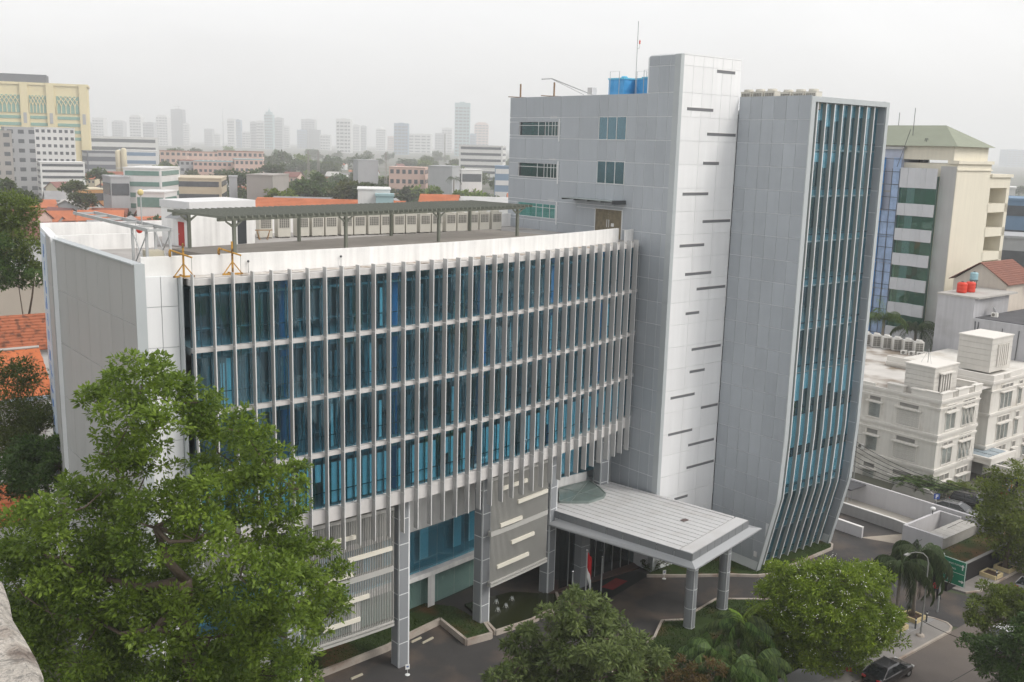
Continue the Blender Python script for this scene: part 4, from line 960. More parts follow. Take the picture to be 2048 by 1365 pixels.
# street lamp with curved arm
LAMPM = pm('lamp_post_grey', (.25, .25, .235), rough=.5, var=.06)
o = thing('street_lamp', 'tall grey street lamp with curved arm standing on the pavement', 'street lamp', S(8.6, 21.3, .13), TH)
m_ = MB(); m_.tube([(0, 0, 0), (0, 0, .5), (0, 0, 6.2)], [.09, .065, .05], 10); m_.build('post', LAMPM, o)
m_ = MB(); m_.tube([(0, 0, 6.2), (-.08, .1, 6.7), (-.4, .35, 7.05), (-.9, .7, 7.15), (-1.4, 1.05, 7.0)], [.045, .04, .035, .03, .03], 8); m_.build('arm', LAMPM, o)
m_ = MB(); m_.box(-1.75, -1.2, .95, 1.2, 6.9, 7.0); m_.build('lamp_head', LAMPM, o)
m_ = MB(); m_.lathe([(.35, 0), (.3, .12), (.1, .2)], n=10); m_.build('base_mound', KERB, o)
# planters and bollards
PLM = pm('cream_planter', (.56, .46, .26), rough=.8, var=.08, scale=2)
SOIL = pm('planter_soil', (.06, .035, .022), rough=1, var=.3, scale=4)
for (a, b, lab) in ((8.15, 19.35, 'cream square planter nearest the lamp post'), (10.9, 19.3, 'cream square planter at the driveway corner under the palms'), (25.0, 19.05, 'cream planter with a slim trunk by the black wall'), (27.6, 19.1, 'second cream planter along the black wall'), (31.5, 19.1, 'third cream planter along the black wall'), (-1.4, 19.4, 'cream planter under the flowering tree'), (3.4, 19.4, 'cream planter beside the black car')):
    o = thing('planter', lab, 'planter', S(a, b, .14), TH, 'cream planters on the pavement')
    for (x0, x1, y0, y1) in ((-.75, .75, -.75, -.6), (-.75, .75, .6, .75), (-.75, -.6, -.6, .6), (.6, .75, -.6, .6)):
        m_ = MB(); m_.box(x0, x1, y0, y1, 0, .36); m_.build('side', PLM, o)
    m_ = MB(); m_.box(-.6, .6, -.6, .6, 0, .28); m_.build('soil', SOIL, o)
for k, (a, b) in enumerate(((9.4, 20.4), (6.9, 20.5), (11.3, 20.3), (4.4, 20.5), (1.9, 20.5), (28.9, 19.75), (24.5, 19.75))):
    o = thing('bollard', ['black bollard just right of the lamp post', 'black bollard left of the lamp post', 'black bollard at the driveway corner', 'black bollard near the flowering tree', 'black bollard half under the flowering tree', 'black bollard by the planters along the black wall', 'black bollard opposite the green sign'][k], 'bollard', S(a, b, .13), 0, 'black bollards on the pavement')
    m_ = MB(); m_.lathe([(.07, 0), (.07, .95), (.04, 1.0)], n=8); m_.build('post', DSTEEL, o); m_ = MB(); m_.lathe([(.075, .72), (.075, .84)], n=8); m_.build('band', SWH, o)
# flag poles
for k, ((x, y), yt) in enumerate(((atz(1143, 1213, .0)[:2], 1145), (atz(1170, 1210, 0)[:2], 1102), (atz(1201, 1202, 0)[:2], 1116))):
    o = thing('flag_pole', ['short bare flag pole nearest the pond', 'middle flag pole carrying the red and white flag', 'bare flag pole nearest the canopy column'][k], 'flag pole', (x, y, 0), 0, 'flag poles in front of the lobby')
    h = max(3, zat(yt, (x, y))); m_ = MB(); m_.tube([(0, 0, 0), (0, 0, h)], [.075, .05], 8); m_.build('pole', STEEL, o); m_ = MB(); m_.ball((0, 0, h+.06), .1, 8, 5); m_.build('finial', pm('chrome', (.7, .7, .7), rough=.2, metal=.8), o)
    if k == 1:
        f_ = thing('flag', 'red and white flag hanging limp on the middle pole', 'flag', (x, y, h-.1), R(-20)); nx, nz = 9, 8
        for nm, mt, r0, r1 in (('red_half', pm('flag_red', (.55, .015, .02), rough=.8), 0, 5), ('white_half', pm('flag_white', (.8, .8, .78), rough=.8), 5, 8)):
            m_ = MB(); vs = []
            for j in range(r0, r1+1):
                for i in range(nx):
                    t = i/(nx-1); zz = -j*.28-t*(.5+.1*j); vs.append((.06+t*(.35-.02*j)*(1+.12*j), .12*math.sin(t*9+j*.5)*t**.5, zz))
            m_.add(vs, [((j)*nx+i, j*nx+i+1, (j+1)*nx+i+1, (j+1)*nx+i) for j in range(r1-r0) for i in range(nx-1)]); ob_ = m_.build(nm, mt, f_, smooth=True)
            sm = ob_.modifiers.new('thickness', 'SOLIDIFY'); sm.thickness = .01
# small standing signs
for (x, y, lab) in ((1328, 1158, 'small white notice on a stand at the lawn edge'), (815, 1350, 'white notice board on a stand by the first pillar')):
    p = atz(x, y, 0); o = thing('standing_notice', lab, 'notice', p, R(20)); o.scale = (.62,)*3; m_ = MB(); m_.box(-.25, .25, -.02, .02, .7, 1.35); m_.build('board', SWH, o)
    m_ = MB(); m_.box(-.14, .14, -.025, -.02, .95, 1.15); m_.build('printed_mark', pm('print_blue', (.1, .15, .3)), o); m_ = MB(); m_.tube([(0, 0, 0), (0, 0, .7)], .025, 5); m_.lathe([(.3, 0), (.28, .06), (.05, .1)], n=10); m_.build('stand', SWH, o)
# lantern, small canopy and post on the path
o = thing('garden_lamp', 'small lamp post with round head on the pale path', 'lamp', (*atz(1861, 1063, .45)[:2], .45)); m_ = MB(); m_.tube([(0, 0, 0), (0, 0, 2.3)], .05, 6); m_.build('post', DSTEEL, o); m_ = MB(); m_.ball((0, 0, 2.45), (.28, .28, .18), 10, 6); m_.build('lamp_head', SWH, o, smooth=True)
o = thing('parking_sign', 'small blue square sign on a pole by the white wall', 'sign', (*atz(1867, 1052, .45)[:2], .45)); m_ = MB(); m_.tube([(0, 0, 0), (0, 0, 3.2)], .03, 6); m_.build('post', STEEL, o); m_ = MB(); m_.box(-.3, .3, -.03, -.005, 2.9, 3.5); m_.build('panel', pm('sign_blue', (.04, .08, .3)), o); m_ = MB(); m_.box(-.12, -.04, -.04, -.03, 3.0, 3.4); m_.box(-.04, .12, -.04, -.03, 3.32, 3.4); m_.box(-.04, .12, -.04, -.03, 3.18, 3.24); m_.box(.06, .12, -.04, -.03, 3.24, 3.32); m_.build('symbol', SWH, o)
o = thing('guard_canopy', 'small dark flat canopy on thin posts by the white wall', 'canopy', (*atz(1697, 1012, 0)[:2], 0), TH); m_ = MB(); m_.box(-1.6, 1.6, -1.1, 1.1, 2.35, 2.5); m_.build('roof', pm('dark_canopy', (.07, .07, .075), rough=.6), o)
for x in (-.4, .4): m_ = MB(); m_.tube([(x, 0, 0), (x, 0, 2.35)], .05, 6); m_.build('post', STEEL, o)
o = thing('utility_pole', 'thin grey pole beside the small dark canopy', 'pole', (*atz(1703, 1000, 0)[:2], 0)); m_ = MB(); m_.tube([(0, 0, 0), (0, 0, 8.2)], [.09, .06], 8); m_.build('post', LAMPM, o); m_ = MB(); m_.box(-.5, .5, -.04, .04, 7.6, 7.7); m_.build('crossarm', LAMPM, o)
o = thing('traffic_cone', 'red traffic cone on the pavement under the flowering tree', 'cone', (*atz(1697, 1340, .13)[:2], .13)); m_ = MB(); m_.lathe([(.2, .04), (.05, .7)], n=10, mi=0); m_.box(-.25, .25, -.25, .25, 0, .04); m_.build('body', pm('cone_red', (.55, .06, .03)), o); m_ = MB(); m_.lathe([(.145, .3), (.115, .45)], n=10); m_.build('band', SWH, o)
# ================================================================ vehicles
TYRE = pm('tyre', (.02, .02, .02), rough=.9); RIM = pm('alloy', (.5, .5, .5), rough=.3, metal=.7); CGL = pm('car_glass', (.015, .018, .02), rough=.05, spec=.8); LGT = pm('head_lamp', (.7, .7, .68), rough=.1); TLT = pm('tail_lamp', (.35, .02, .02), rough=.2)
def paint(name, c):
    if name in MATS: return MATS[name]
    m = pm(name, c, rough=.25, var=.03, spec=.6); b = m.node_tree.nodes['Principled BSDF']; b.inputs['Coat Weight'].default_value = .6; return m
def car(lab, loc, rz, col, L=4.7, W=1.8, H=1.45, suv=False, group=None):
    o = thing('parked_car', lab, 'car', loc, rz, group)
    # body: lofted stations along x (front = +x): x, z_low, z_belt, half width
    zb = .95 if not suv else 1.1
    st = [(-L/2, .45, zb-.22, W*.38), (-L/2+.12, .3, zb-.05, W*.45), (-L*.36, .24, zb+.02, W*.49), (-L*.15, .22, zb, W*.5), (L*.12, .22, zb-.02, W*.5), (L*.26, .23, zb-.06, W*.49), (L*.40, .25, zb-.17, W*.47), (L/2-.1, .3, zb-.3, W*.42), (L/2, .42, zb-.42, W*.34)]
    m = MB(); vs = []; n = 10
    for x, z0, z1, hw in st:
        vs += [(x, -hw*.86, z0), (x, -hw, z0+.18), (x, -hw, z1-.16), (x, -hw*.93, z1-.03), (x, -hw*.6, z1+.02), (x, hw*.6, z1+.02), (x, hw*.93, z1-.03), (x, hw, z1-.16), (x, hw, z0+.18), (x, hw*.86, z0)]
    fs = [(i*n+j, i*n+(j+1) % n, (i+1)*n+(j+1) % n, (i+1)*n+j) for i in range(len(st)-1) for j in range(n)]+[tuple(range(n-1, -1, -1)), tuple(range((len(st)-1)*n, len(st)*n))]
    m.add(vs, fs); m.build('body', col, o, smooth=True)
    # cabin: glass loft with a painted roof
    r0, r1 = (-L*.45, L*.25) if not suv else (-L*.47, L*.24); t0, t1 = (-L*.27, L*.07) if not suv else (-L*.40, L*.10)
    hb, ht = W*.465, W*.36
    m = MB(); m.hexa([(r0, -hb, zb-.03), (r1, -hb, zb-.05), (r1, hb, zb-.05), (r0, hb, zb-.03), (t0, -ht, H-.06), (t1, -ht, H-.06), (t1, ht, H-.06), (t0, ht, H-.06)]); m.build('windows', CGL, o)
    m = MB(); m.hexa([(t0-.08, -ht-.03, H-.08), (t1+.08, -ht-.03, H-.08), (t1+.08, ht+.03, H-.08), (t0-.08, ht+.03, H-.08), (t0+.1, -ht*.85, H), (t1-.1, -ht*.85, H), (t1-.1, ht*.85, H), (t0+.1, ht*.85, H)]); m.build('roof', col, o)
    m = MB()
    for sx in (-1, 1):
        y = sx
        for (xb, xt) in ((r0, t0), (r1, t1), ((r0+r1)/2-.1, (t0+t1)/2-.1)):
            m.tube([(xb, y*(hb+.005), zb-.03), (xt, y*(ht+.01), H-.05)], .035, 4)
    m.build('pillars', col, o)
    for x in (-L*.31, L*.31):
        for sy in (-1, 1):
            m = MB(); vs = []
            yy = sy*W*.47
            for (r, y) in ((.2, yy-sy*.0), (.32, yy+sy*.03), (.33, yy-sy*.08), (.33, yy-sy*.2)):
                for j in range(14): th = 2*math.pi*j/14; vs.append((x+r*math.cos(th), y, .33+r*math.sin(th)))
            m.add(vs, [(i*14+j, i*14+(j+1) % 14, (i+1)*14+(j+1) % 14, (i+1)*14+j) for i in range(3) for j in range(14)]); wo = m.build('wheel', TYRE, o)
            m = MB(); m.add([(x+.2*math.cos(2*math.pi*j/10), yy+sy*.012, .33+.2*math.sin(2*math.pi*j/10)) for j in range(10)], [tuple(range(10))]); m.build('rim', RIM, wo)
    for sy in (-1, 1):
        m = MB(); m.box(L/2-.28, L/2-.1, sy*W*.36-.14, sy*W*.36+.14, zb-.42, zb-.29); m.build('headlight', LGT, o)
        m = MB(); m.box(-L/2-.01, -L/2+.1, sy*W*.33-.16, sy*W*.33+.16, zb-.28, zb-.12); m.build('tail_light', TLT, o)
        m = MB(); m.box(L*.13, L*.18, sy*(W*.5+.02)-.07, sy*(W*.5+.02)+.07, zb-.02, zb+.1); m.build('mirror', col, o)
    return o
BLK = paint('black_car_paint', (.012, .011, .012)); SLV = paint('silver_car_paint', (.33, .33, .34)); GRC = paint('grey_car_paint', (.13, .13, .135)); WHC = paint('white_car_paint', (.65, .65, .65))
car('black saloon car parked in the street beside the flowering tree', (*atz(1775, 1357, 0)[:2], .005), TH, BLK)
car('dark car at the bottom edge of the frame behind the black saloon', (*S(-4.6, 23.9), .005), TH, BLK, L=4.4)
car('white car half hidden under the right-hand street tree', (*atz(2004, 1290, 0)[:2], .005), TH+R(180), WHC, L=4.3, H=1.5)
car('grey saloon parked behind the white boundary wall', (*atz(1912, 1030, 0)[:2], 0), R(-42), GRC, L=4.8)
car('black people carrier parked beyond the grey saloon', (*atz(1944, 1018, 0)[:2], 0), R(-42), BLK, L=4.6, H=1.75, suv=True)
car('dark car at the right edge of the frame on the street', (*atz(2068, 1180, 0)[:2], .005), TH, GRC)
def motorbike(lab, loc, rz, col):
    o = thing('motorbike', lab, 'motorbike', loc, rz, 'motorbikes parked by the porch')
    for x in (-.6, .62):
        m = MB(); m.add([(x+r*math.cos(2*math.pi*j/12), y, .28+r*math.sin(2*math.pi*j/12)) for (r, y) in ((.28, -.05), (.28, .05), (.16, .05), (.16, -.05)) for j in range(12)], [(i*12+j, i*12+(j+1) % 12, ((i+1) % 4)*12+(j+1) % 12, ((i+1) % 4)*12+j) for i in range(4) for j in range(12)]); m.build('wheel', TYRE, o)
    m = MB(); m.hexa([(-.55, -.14, .38), (.3, -.1, .32), (.3, .1, .32), (-.55, .14, .38), (-.6, -.1, .68), (.1, -.1, .62), (.1, .1, .62), (-.6, .1, .68)]); m.hexa([(.28, -.16, .35), (.5, -.1, .4), (.5, .1, .4), (.28, .16, .35), (.4, -.14, .95), (.55, -.08, .9), (.55, .08, .9), (.4, .14, .95)]); m.build('fairing', col, o)
    m = MB(); m.box(-.6, .05, -.12, .12, .68, .77); m.build('seat', TYRE, o)
    m = MB(); m.tube([(.38, -.33, 1.02), (.45, 0, .98), (.38, .33, 1.02)], .02, 5); m.tube([(.45, 0, .98), (.62, 0, .28)], .03, 5); m.build('handlebar', DSTEEL, o)
mcs = [paint('mc_red', (.4, .03, .02)), paint('mc_blue', (.03, .1, .4)), BLK, paint('mc_orange', (.5, .16, .03)), WHC, SLV]
for k in range(9):
    motorbike('%s motorbike in the row by the white porch, %s along' % (('red', 'blue', 'black', 'orange', 'white', 'silver')[k % 6], ('first', 'second', 'third', 'fourth', 'fifth', 'sixth', 'seventh', 'eighth', 'ninth')[k]), S(48.0+k*.85, 9.2-.25*k, 0), R(-30), mcs[k % 6])
# ================================================================ people
SKIN = pm('skin', (.30, .17, .11), rough=.6); HAIR = pm('black_hair', (.012, .01, .009), rough=.6)
def person(lab, loc, rz, shirt, trousers, sit=False, group=None):
    o = thing('person', lab, 'person', loc, rz, group)
    H = {'pel': (0, 0, .95), 'sp': (0, .02, 1.18), 'ch': (0, .02, 1.36), 'nk': (0, .02, 1.50), 'hd': (0, .0, 1.58), 'tp': (0, .01, 1.70)}
    j = [H['pel'], H['sp'], H['ch'], H['nk'], H['hd'], H['tp']]; r = [.15, .135, .155, .055, .085, .07]; e = [(0, 1), (1, 2), (2, 3), (3, 4), (4, 5)]
    for s in (-1, 1):
        b = len(j)
        if sit: j += [(s*.1, -.02, .9), (s*.12, -.45, .93), (s*.12, -.47, .5), (s*.12, -.6, .46)]
        else: j += [(s*.1, 0, .88), (s*.11, -.03*s, .5), (s*.12, .05*s, .09), (s*.12, .05*s-.14, .05)]
        r += [.10, .07, .045, .045]; e += [(0, b), (b, b+1), (b+1, b+2), (b+2, b+3)]
        b = len(j); j += [(s*.19, .02, 1.40), (s*.25, .03, 1.13), (s*.24, -.10, .92), (s*.235, -.14, .82)]; r += [.06, .045, .036, .035]; e += [(2, b), (b, b+1), (b+1, b+2), (b+2, b+3)]
    me = bpy.data.meshes.new('person_skeleton'); me.from_pydata(j, e, []); t = bpy.data.objects.new('tmp', me); COL.objects.link(t)
    sk_ = t.modifiers.new('s', 'SKIN')
    for k, v in enumerate(me.skin_vertices[0].data): v.radius = (r[k], r[k]*(.72 if k < 3 else 1)); v.use_root = (k == 0)
    ss = t.modifiers.new('u', 'SUBSURF'); ss.levels = 1; ss.render_levels = 1
    dg = bpy.context.evaluated_depsgraph_get(); m2 = bpy.data.meshes.new_from_object(t.evaluated_get(dg)); bpy.data.objects.remove(t)
    m2.materials.clear()
    for q in (SKIN, shirt, trousers, HAIR, TYRE): m2.materials.append(q)
    for p in m2.polygons:
        c = p.center; z = c.z; p.use_smooth = True
        if z > 1.50: p.material_index = 3 if (z > 1.64 or c.y > .03) else 0
        elif z > 1.46: p.material_index = 0
        elif sit and c.y < -.12 and z < 1.0: p.material_index = 4 if z < .5 else 2
        elif abs(c.x) > .19 and z < 1.16: p.material_index = 0
        elif z > .96: p.material_index = 1
        elif z > .09: p.material_index = 2
        else: p.material_index = 4
    place('body', m2, o)
    m = MB(); m.ball((0, .015, 1.63), (.092, .10, .105), 10, 6); m.build('hair', HAIR, o, smooth=True)
    return o
C_ = lambda n, c: pm('cloth_'+n, c, rough=.9, var=.08, scale=6)
person('person in red top and dark trousers standing at the driveway mouth', (*atz(1870, 1197, 0)[:2], .0), R(-30), C_('red', (.45, .03, .025)), C_('dark', (.02, .02, .025)))
person('person in black standing next to the one in red at the driveway mouth', (*atz(1877, 1200, 0)[:2], .0), R(140), C_('black', (.02, .02, .02)), C_('dark', (.02, .02, .025)))
person('person in white top partly behind the palms at the driveway', (*atz(1857, 1192, 0)[:2], .0), R(60), C_('white', (.7, .7, .68)), C_('dark', (.02, .02, .025)))
for k, (x, y, c, lb) in enumerate(((1810, 1001, 'white', 'person in white shirt behind the boundary wall, leftmost of three'), (1827, 1006, 'black', 'person in black behind the boundary wall beside the round screens'), (1860, 1022, 'white', 'person in white shirt behind the boundary wall near the grey saloon'))):
    p = atz(x, y-6, 1.4); person(lb, (p[0], p[1], 0.0), R(200+40*k), MATS['cloth_'+c], MATS['cloth_dark'], group=None)
# ================================================================ neighbours on the right (built on the site's axes: x = a, y = -b)
def site_thing(name, lab, cat, a, b, z=0, group=None): return thing(name, lab, cat, S(a, b, z), TH, group)
NW = pm('cream_white_paint', (.62, .60, .555), rough=.85, var=.06, scale=.4, streak=.10, fine=.02, col2=(.46, .42, .36), c2scale=.35, c2lo=.54, c2hi=.75)
NWT = pm('cream_white_trim', (.66, .635, .59), rough=.8, var=.04)
NWS = pm('cream_siding', (.56, .54, .50), rough=.85, var=.05, scale=.5, streak=.06)
WDK = pm('window_shade', (.20, .195, .18), rough=.6, var=.25, scale=1.5)
CURW = pm('pale_curtain', (.50, .50, .48), rough=.9, var=.12, scale=3)
NG = glassm('plain_window_glass', (.88, .9, .9), ior=1.5, add=.02)
ROOFW = pm('weathered_white_roof', (.50, .48, .45), rough=.95, var=.15, scale=.25, fine=.06, col2=(.22, .18, .14), c2scale=.22, c2lo=.47, c2hi=.62)
def win_front(par, x0, x1, z0, z1, y, nm=3, hood=True, open_=False, axis='y'):
    """window on a face looking to -y (axis 'y') or to -x (axis 'x'); transom lights above a projecting hood"""
    def bx(m, u0, u1, d0, d1, q0, q1, mi=0):
        if axis == 'y': m.box(u0, u1, y+d0, y+d1, q0, q1, mi)
        else: m.box(y+d0, y+d1, u0, u1, q0, q1, mi)
    zt = z0+(z1-z0)*.70
    m = MB(); bx(m, x0, x1, .02, .05, z0, z1); wo = m.build('window', CURW if nm > 1 else WDK, par)
    m = MB()
    for i in range(nm+1):
        u = x0+(x1-x0)*i/nm; bx(m, u-.045, u+.045, -.07, .02, z0, zt)
    for i in range(nm+1):
        u = x0+(x1-x0)*i/nm; bx(m, u-.05, u+.05, -.07, .02, zt+.22, z1)
    bx(m, x0-.05, x1+.05, -.07, .02, z0-.1, z0); bx(m, x0-.05, x1+.05, -.07, .02, z1, z1+.07); m.build('window_frame', NWT, wo)
    if hood: m = MB(); bx(m, x0-.2, x1+.2, -.42, .0, zt+.04, zt+.16); bx(m, x0-.15, x1+.15, -.3, .0, zt-.05, zt+.04); m.build('hood', NWT, wo)
    for i in range(nm):
        u0 = x0+(x1-x0)*(i+.1)/nm; u1 = x0+(x1-x0)*(i+.9)/nm
        m = MB(); bx(m, u0, u1, -.02, .0, z0+.04, zt-.06); m.build('pane', NG, wo)
        m = MB(); bx(m, u0, u1, -.02, .015, zt+.26, z1-.04); m.build('transom_light', WDK, wo)
        if open_ and axis == 'y':
            m = MB(); m.hexa([(u0, y-.65, z0+.05), (u0+.06, y-.65, z0+.05), (u0+.06, y-.6, z0+.05), (u0, y-.6, z0+.05), (u0, y-.1, zt-.1), (u0+.06, y-.1, zt-.1), (u0+.06, y-.05, zt-.1), (u0, y-.05, zt-.1)])
            m.hexa([(u1-.06, y-.65, z0+.05), (u1, y-.65, z0+.05), (u1, y-.6, z0+.05), (u1-.06, y-.6, z0+.05), (u1-.06, y-.1, zt-.1), (u1, y-.1, zt-.1), (u1, y-.05, zt-.1), (u1-.06, y-.05, zt-.1)])
            m.box(u0, u1, y-.66, y-.6, z0+.02, z0+.09); m.build('open_sash', NWT, wo)
def bands(par, W, D, zs, mat=NWT, p=.18):
    for z, h in zs:
        m = MB(); m.box(-p, W, -p, 0, z, z+h); m.box(-p, 0, 0, D, z, z+h); m.box(-p*.5, W, -p*.5, .0, z-.18, z-.02); m.box(-p*.5, 0, 0, D, z-.18, z-.02); m.build('cornice', mat, par)
# ---- white three-storey house
WB = site_thing('white_house', 'cream-white three-storey building with cornices and a siding roof hut', 'house', 41.9, 3.9)
m_ = MB(); m_.box(0, 9.0, 0, 34, -1.5, 11.0); m_.box(9.0, 26, 5, 34, -1.5, 10.8); m_.build('wall', NW, WB)
m_ = MB(); m_.box(.3, 25.8, .3, 33.8, 10.95, 11.05); m_.build('roof', ROOFW, WB)
bands(WB, 9.0, 34, [(10.85, .28), (6.8, .28), (2.7, .28), (10.1, .12), (6.1, .12)])
m_ = MB(); m_.box(0, .25, 8.2, 34, 11.05, 11.45); m_.build('parapet', NW, WB)
for (y0, y1) in ((1.9, 3.6), (4.6, 6.6)):
    m_ = MB(); m_.box(-.1, .5, y0, y1, 11.05, 11.75); m_.box(-.2, .6, y0-.1, y1+.1, 11.75, 11.9); m_.build('parapet_block', NWT, WB)
for (x0, x1, y0, y1) in ((-.1, 2.2, -.1, .3), (3.6, 6.0, -.1, .3), (7.4, 9.1, -.1, .3), (-.1, .3, .3, 1.9), (8.8, 9.1, .3, 5.0)):
    m_ = MB(); m_.box(x0, x1, y0, y1, 11.1, 11.85); m_.box(x0-.08, x1+.08, y0-.08, y1+.08, 11.85, 11.97); m_.build('parapet', NWT, WB)
for x0 in (2.2, 6.0):
    for i in range(4): m_ = MB(); m_.box(x0+.2+i*.33, x0+.3+i*.33, 0, .15, 11.1, 11.8); m_.build('baluster', NWT, WB)
    m_ = MB(); m_.box(x0, x0+1.5, -.02, .2, 11.78, 11.9); m_.build('balustrade_rail', NWT, WB)
# hut of horizontal boards on the roof
for i in range(6):
    z = 11.05+i*.56; m_ = MB(); m_.box(.8, 6.0, 1.5, 5.1, z, z+.53); m_.build('siding_board', NWS, WB)
m_ = MB(); m_.box(.7, 6.1, 1.4, 5.2, 14.4, 14.55); m_.build('hut_roof', NWT, WB)
m_ = MB(); m_.box(1.9, 4.4, 1.36, 1.5, 11.3, 13.6); m_.build('louvre_opening', WDK, WB)
for i in range(5): m_ = MB(); m_.box(1.95+i*.55, 2.15+i*.55, 1.26, 1.4, 11.2, 13.7); m_.build('louvre_fin', NWT, WB)
m_ = MB(); m_.box(1.7, 4.6, 1.0, 1.5, 13.65, 13.8); m_.build('hood', NWT, WB)
for z0 in (7.4, 3.3, -.9):
    win_front(WB, 1.4, 3.6, z0, z0+2.9, 0, 2, True); win_front(WB, 5.2, 7.9, z0, z0+3.0, 0, 3, True, open_=(z0 > 0))
    win_front(WB, 2.3, 5.2, z0-.1, z0+2.7, 0, 1, True, axis='x'); win_front(WB, 7.2, 8.9, z0, z0+2.6, 0, 1, True, axis='x'); win_front(WB, 10.8, 14.6, z0, z0+2.9, 0, 4, True, axis='x')
    win_front(WB, 17, 20, z0, z0+2.9, 0, 3, True, axis='x')
m_ = MB()
for z0 in (7.4, 3.3):
    for i in range(8): m_.box(-.04, 0, 2.35, 5.15, z0+i*.24, z0+i*.24+.2)
tag(m_.build('blind_siding', NWS, WB), kind='stuff')
# porch
m_ = MB(); m_.box(9.0, 15, -2.2, 4.0, 2.4, 3.0); m_.box(8.9, 15.1, -2.3, -2.0, 3.0, 3.25); m_.box(8.9, 9.2, -2.0, 4, 3.0, 3.25); m_.build('porch_roof', NWT, WB)
m_ = MB(); m_.box(10.5, 17, -6.5, -2.2, 1.5, 2.1); m_.build('porch_roof', pm('porch_deck', (.30, .29, .27), rough=.9), WB)
m_ = MB(); m_.box(10.2, 17.3, -6.8, -6.5, 1.45, 2.35); m_.box(10.2, 10.5, -6.5, -2.2, 1.45, 2.35); m_.box(17.0, 17.3, -6.5, -2.2, 1.45, 2.35); m_.build('porch_rim', NWT, WB)
for (x, y) in ((10.6, -6.3), (16.8, -6.3), (10.6, -2.4)): m_ = MB(); m_.box(x-.2, x+.2, y-.2, y+.2, -1.4, 1.5); m_.build('porch_column', NWT, WB)
for i in range(3): m_ = MB(); m_.box(9.6+i*1.7, 11.0+i*1.7, -1.4, 2.5, 3.0, 3.08); m_.build('porch_skylight', pm('skylight_blue', (.30, .36, .40), rough=.2), WB)
m_ = MB(); m_.box(9.0, 9.05, .2, 4.5, -1.4, 2.2); m_.build('garage_opening', INTD, WB)
# ---- second white wing to the right
WC = site_thing('white_house', 'cream-white building behind the porch at the right edge, with its own roof hut', 'house', 54.2, 3.7)
m_ = MB(); m_.box(0, 24, 0, 14, -1.5, 11.6); m_.build('wall', NW, WC); bands(WC, 24, 14, [(11.4, .3), (7.4, .25), (3.4, .25), (10.4, .12)])
m_ = MB(); m_.box(0, 24, -.1, .25, 11.7, 12.4); m_.box(0, .25, .25, 14, 11.7, 12.4); m_.build('parapet', NWT, WC)
for i in range(5): m_ = MB(); m_.box(2.5+i*.35, 2.62+i*.35, -.2, -.1, 11.75, 12.3); m_.build('baluster', NWT, WC)
for i in range(6): z = 12+i*.7; m_ = MB(); m_.box(3.0, 8.4, 2.0, 6.2, z, z+.67); m_.build('siding_board', NWS, WC)
m_ = MB(); m_.box(2.9, 8.5, 1.9, 6.3, 16.2, 16.35); m_.build('hut_roof', NWT, WC)
for i in range(6): m_ = MB(); m_.box(4.6+i*.5, 4.8+i*.5, 1.8, 2.0, 12.6, 15.4); m_.build('louvre_fin', NWT, WC)
for z0 in (7.9, 3.9, 0): win_front(WC, 2.4, 5.4, z0, z0+3.0, 0, 3); win_front(WC, 7, 8.0, z0, z0+3.0, 0, 1); win_front(WC, 10, 11, z0, z0+3, 0, 1); win_front(WC, 13, 15, z0, z0+3, 0, 2)
# condensers on the white house's roof
AC2 = ac_unit((pm('ac_white', (.62, .61, .58), rough=.5, var=.04), AC_D, pm('ac_white_bar', (.55, .54, .5))), w=1.25, d=.75, h=1.75, louv=2, g0=.12)
for k in range(6):
    put_unit(AC2, 'air_conditioner', 'large white condenser on the weathered flat roof, %s from the glazed tower' % ('first', 'second', 'third', 'fourth', 'fifth', 'sixth')[k], 'air conditioner', S(64.2+.12*k, -19.6+k*1.55, 11.05), TH+R(-45), 'large condensers on the white house roof')
def small_ac(lab, loc, rz):
    o = thing('split_condenser', lab, 'air conditioner', loc, rz, 'small split condensers on roofs and walls'); m = MB(); m.box(-.42, .42, -.16, .16, .05, .62); m.build('cabinet', MATS['ac_white'], o)
    m = MB(); m.add([(-.12+.22*math.cos(2*math.pi*j/14), -.165, .33+.22*math.sin(2*math.pi*j/14)) for j in range(14)], [tuple(range(13, -1, -1))]); m.build('fan_grille', AC_D, o)
    m = MB(); m.box(-.35, -.28, -.16, .16, 0, .05); m.box(.28, .35, -.16, .16, 0, .05); m.build('foot', DSTEEL, o)
for k, (a, b) in enumerate(((62.9, -12.9), (63.2, -11.9), (63.6, -10.9), (64.0, -9.8))): small_ac('small white split condenser on the flat roof, %s of four' % ('first', 'second', 'third', 'fourth')[k], S(a, b, 11.05), TH+R(-45))
small_ac('small split condenser hanging on the white house wall by the glazed tower', S(41.6, -5.2, 3.2), TH-R(90)); small_ac('small split condenser on the grey wall beside the pipe', S(69.6, -4.2, 17), TH-R(90))
o = site_thing('roof_antenna', 'thin braced antenna standing on the roof hut', 'antenna', 44.6, .4, 14.55); m_ = MB(); m_.tube([(0, 0, 0), (0, 0, 3.6)], .03, 5); m_.build('pole', DSTEEL, o)
for k in range(3): m_ = MB(); m_.tube([(.7*math.cos(k*2.1), .7*math.sin(k*2.1), 0), (0, 0, 1.6)], .02, 4); m_.build('brace', STEEL, o)
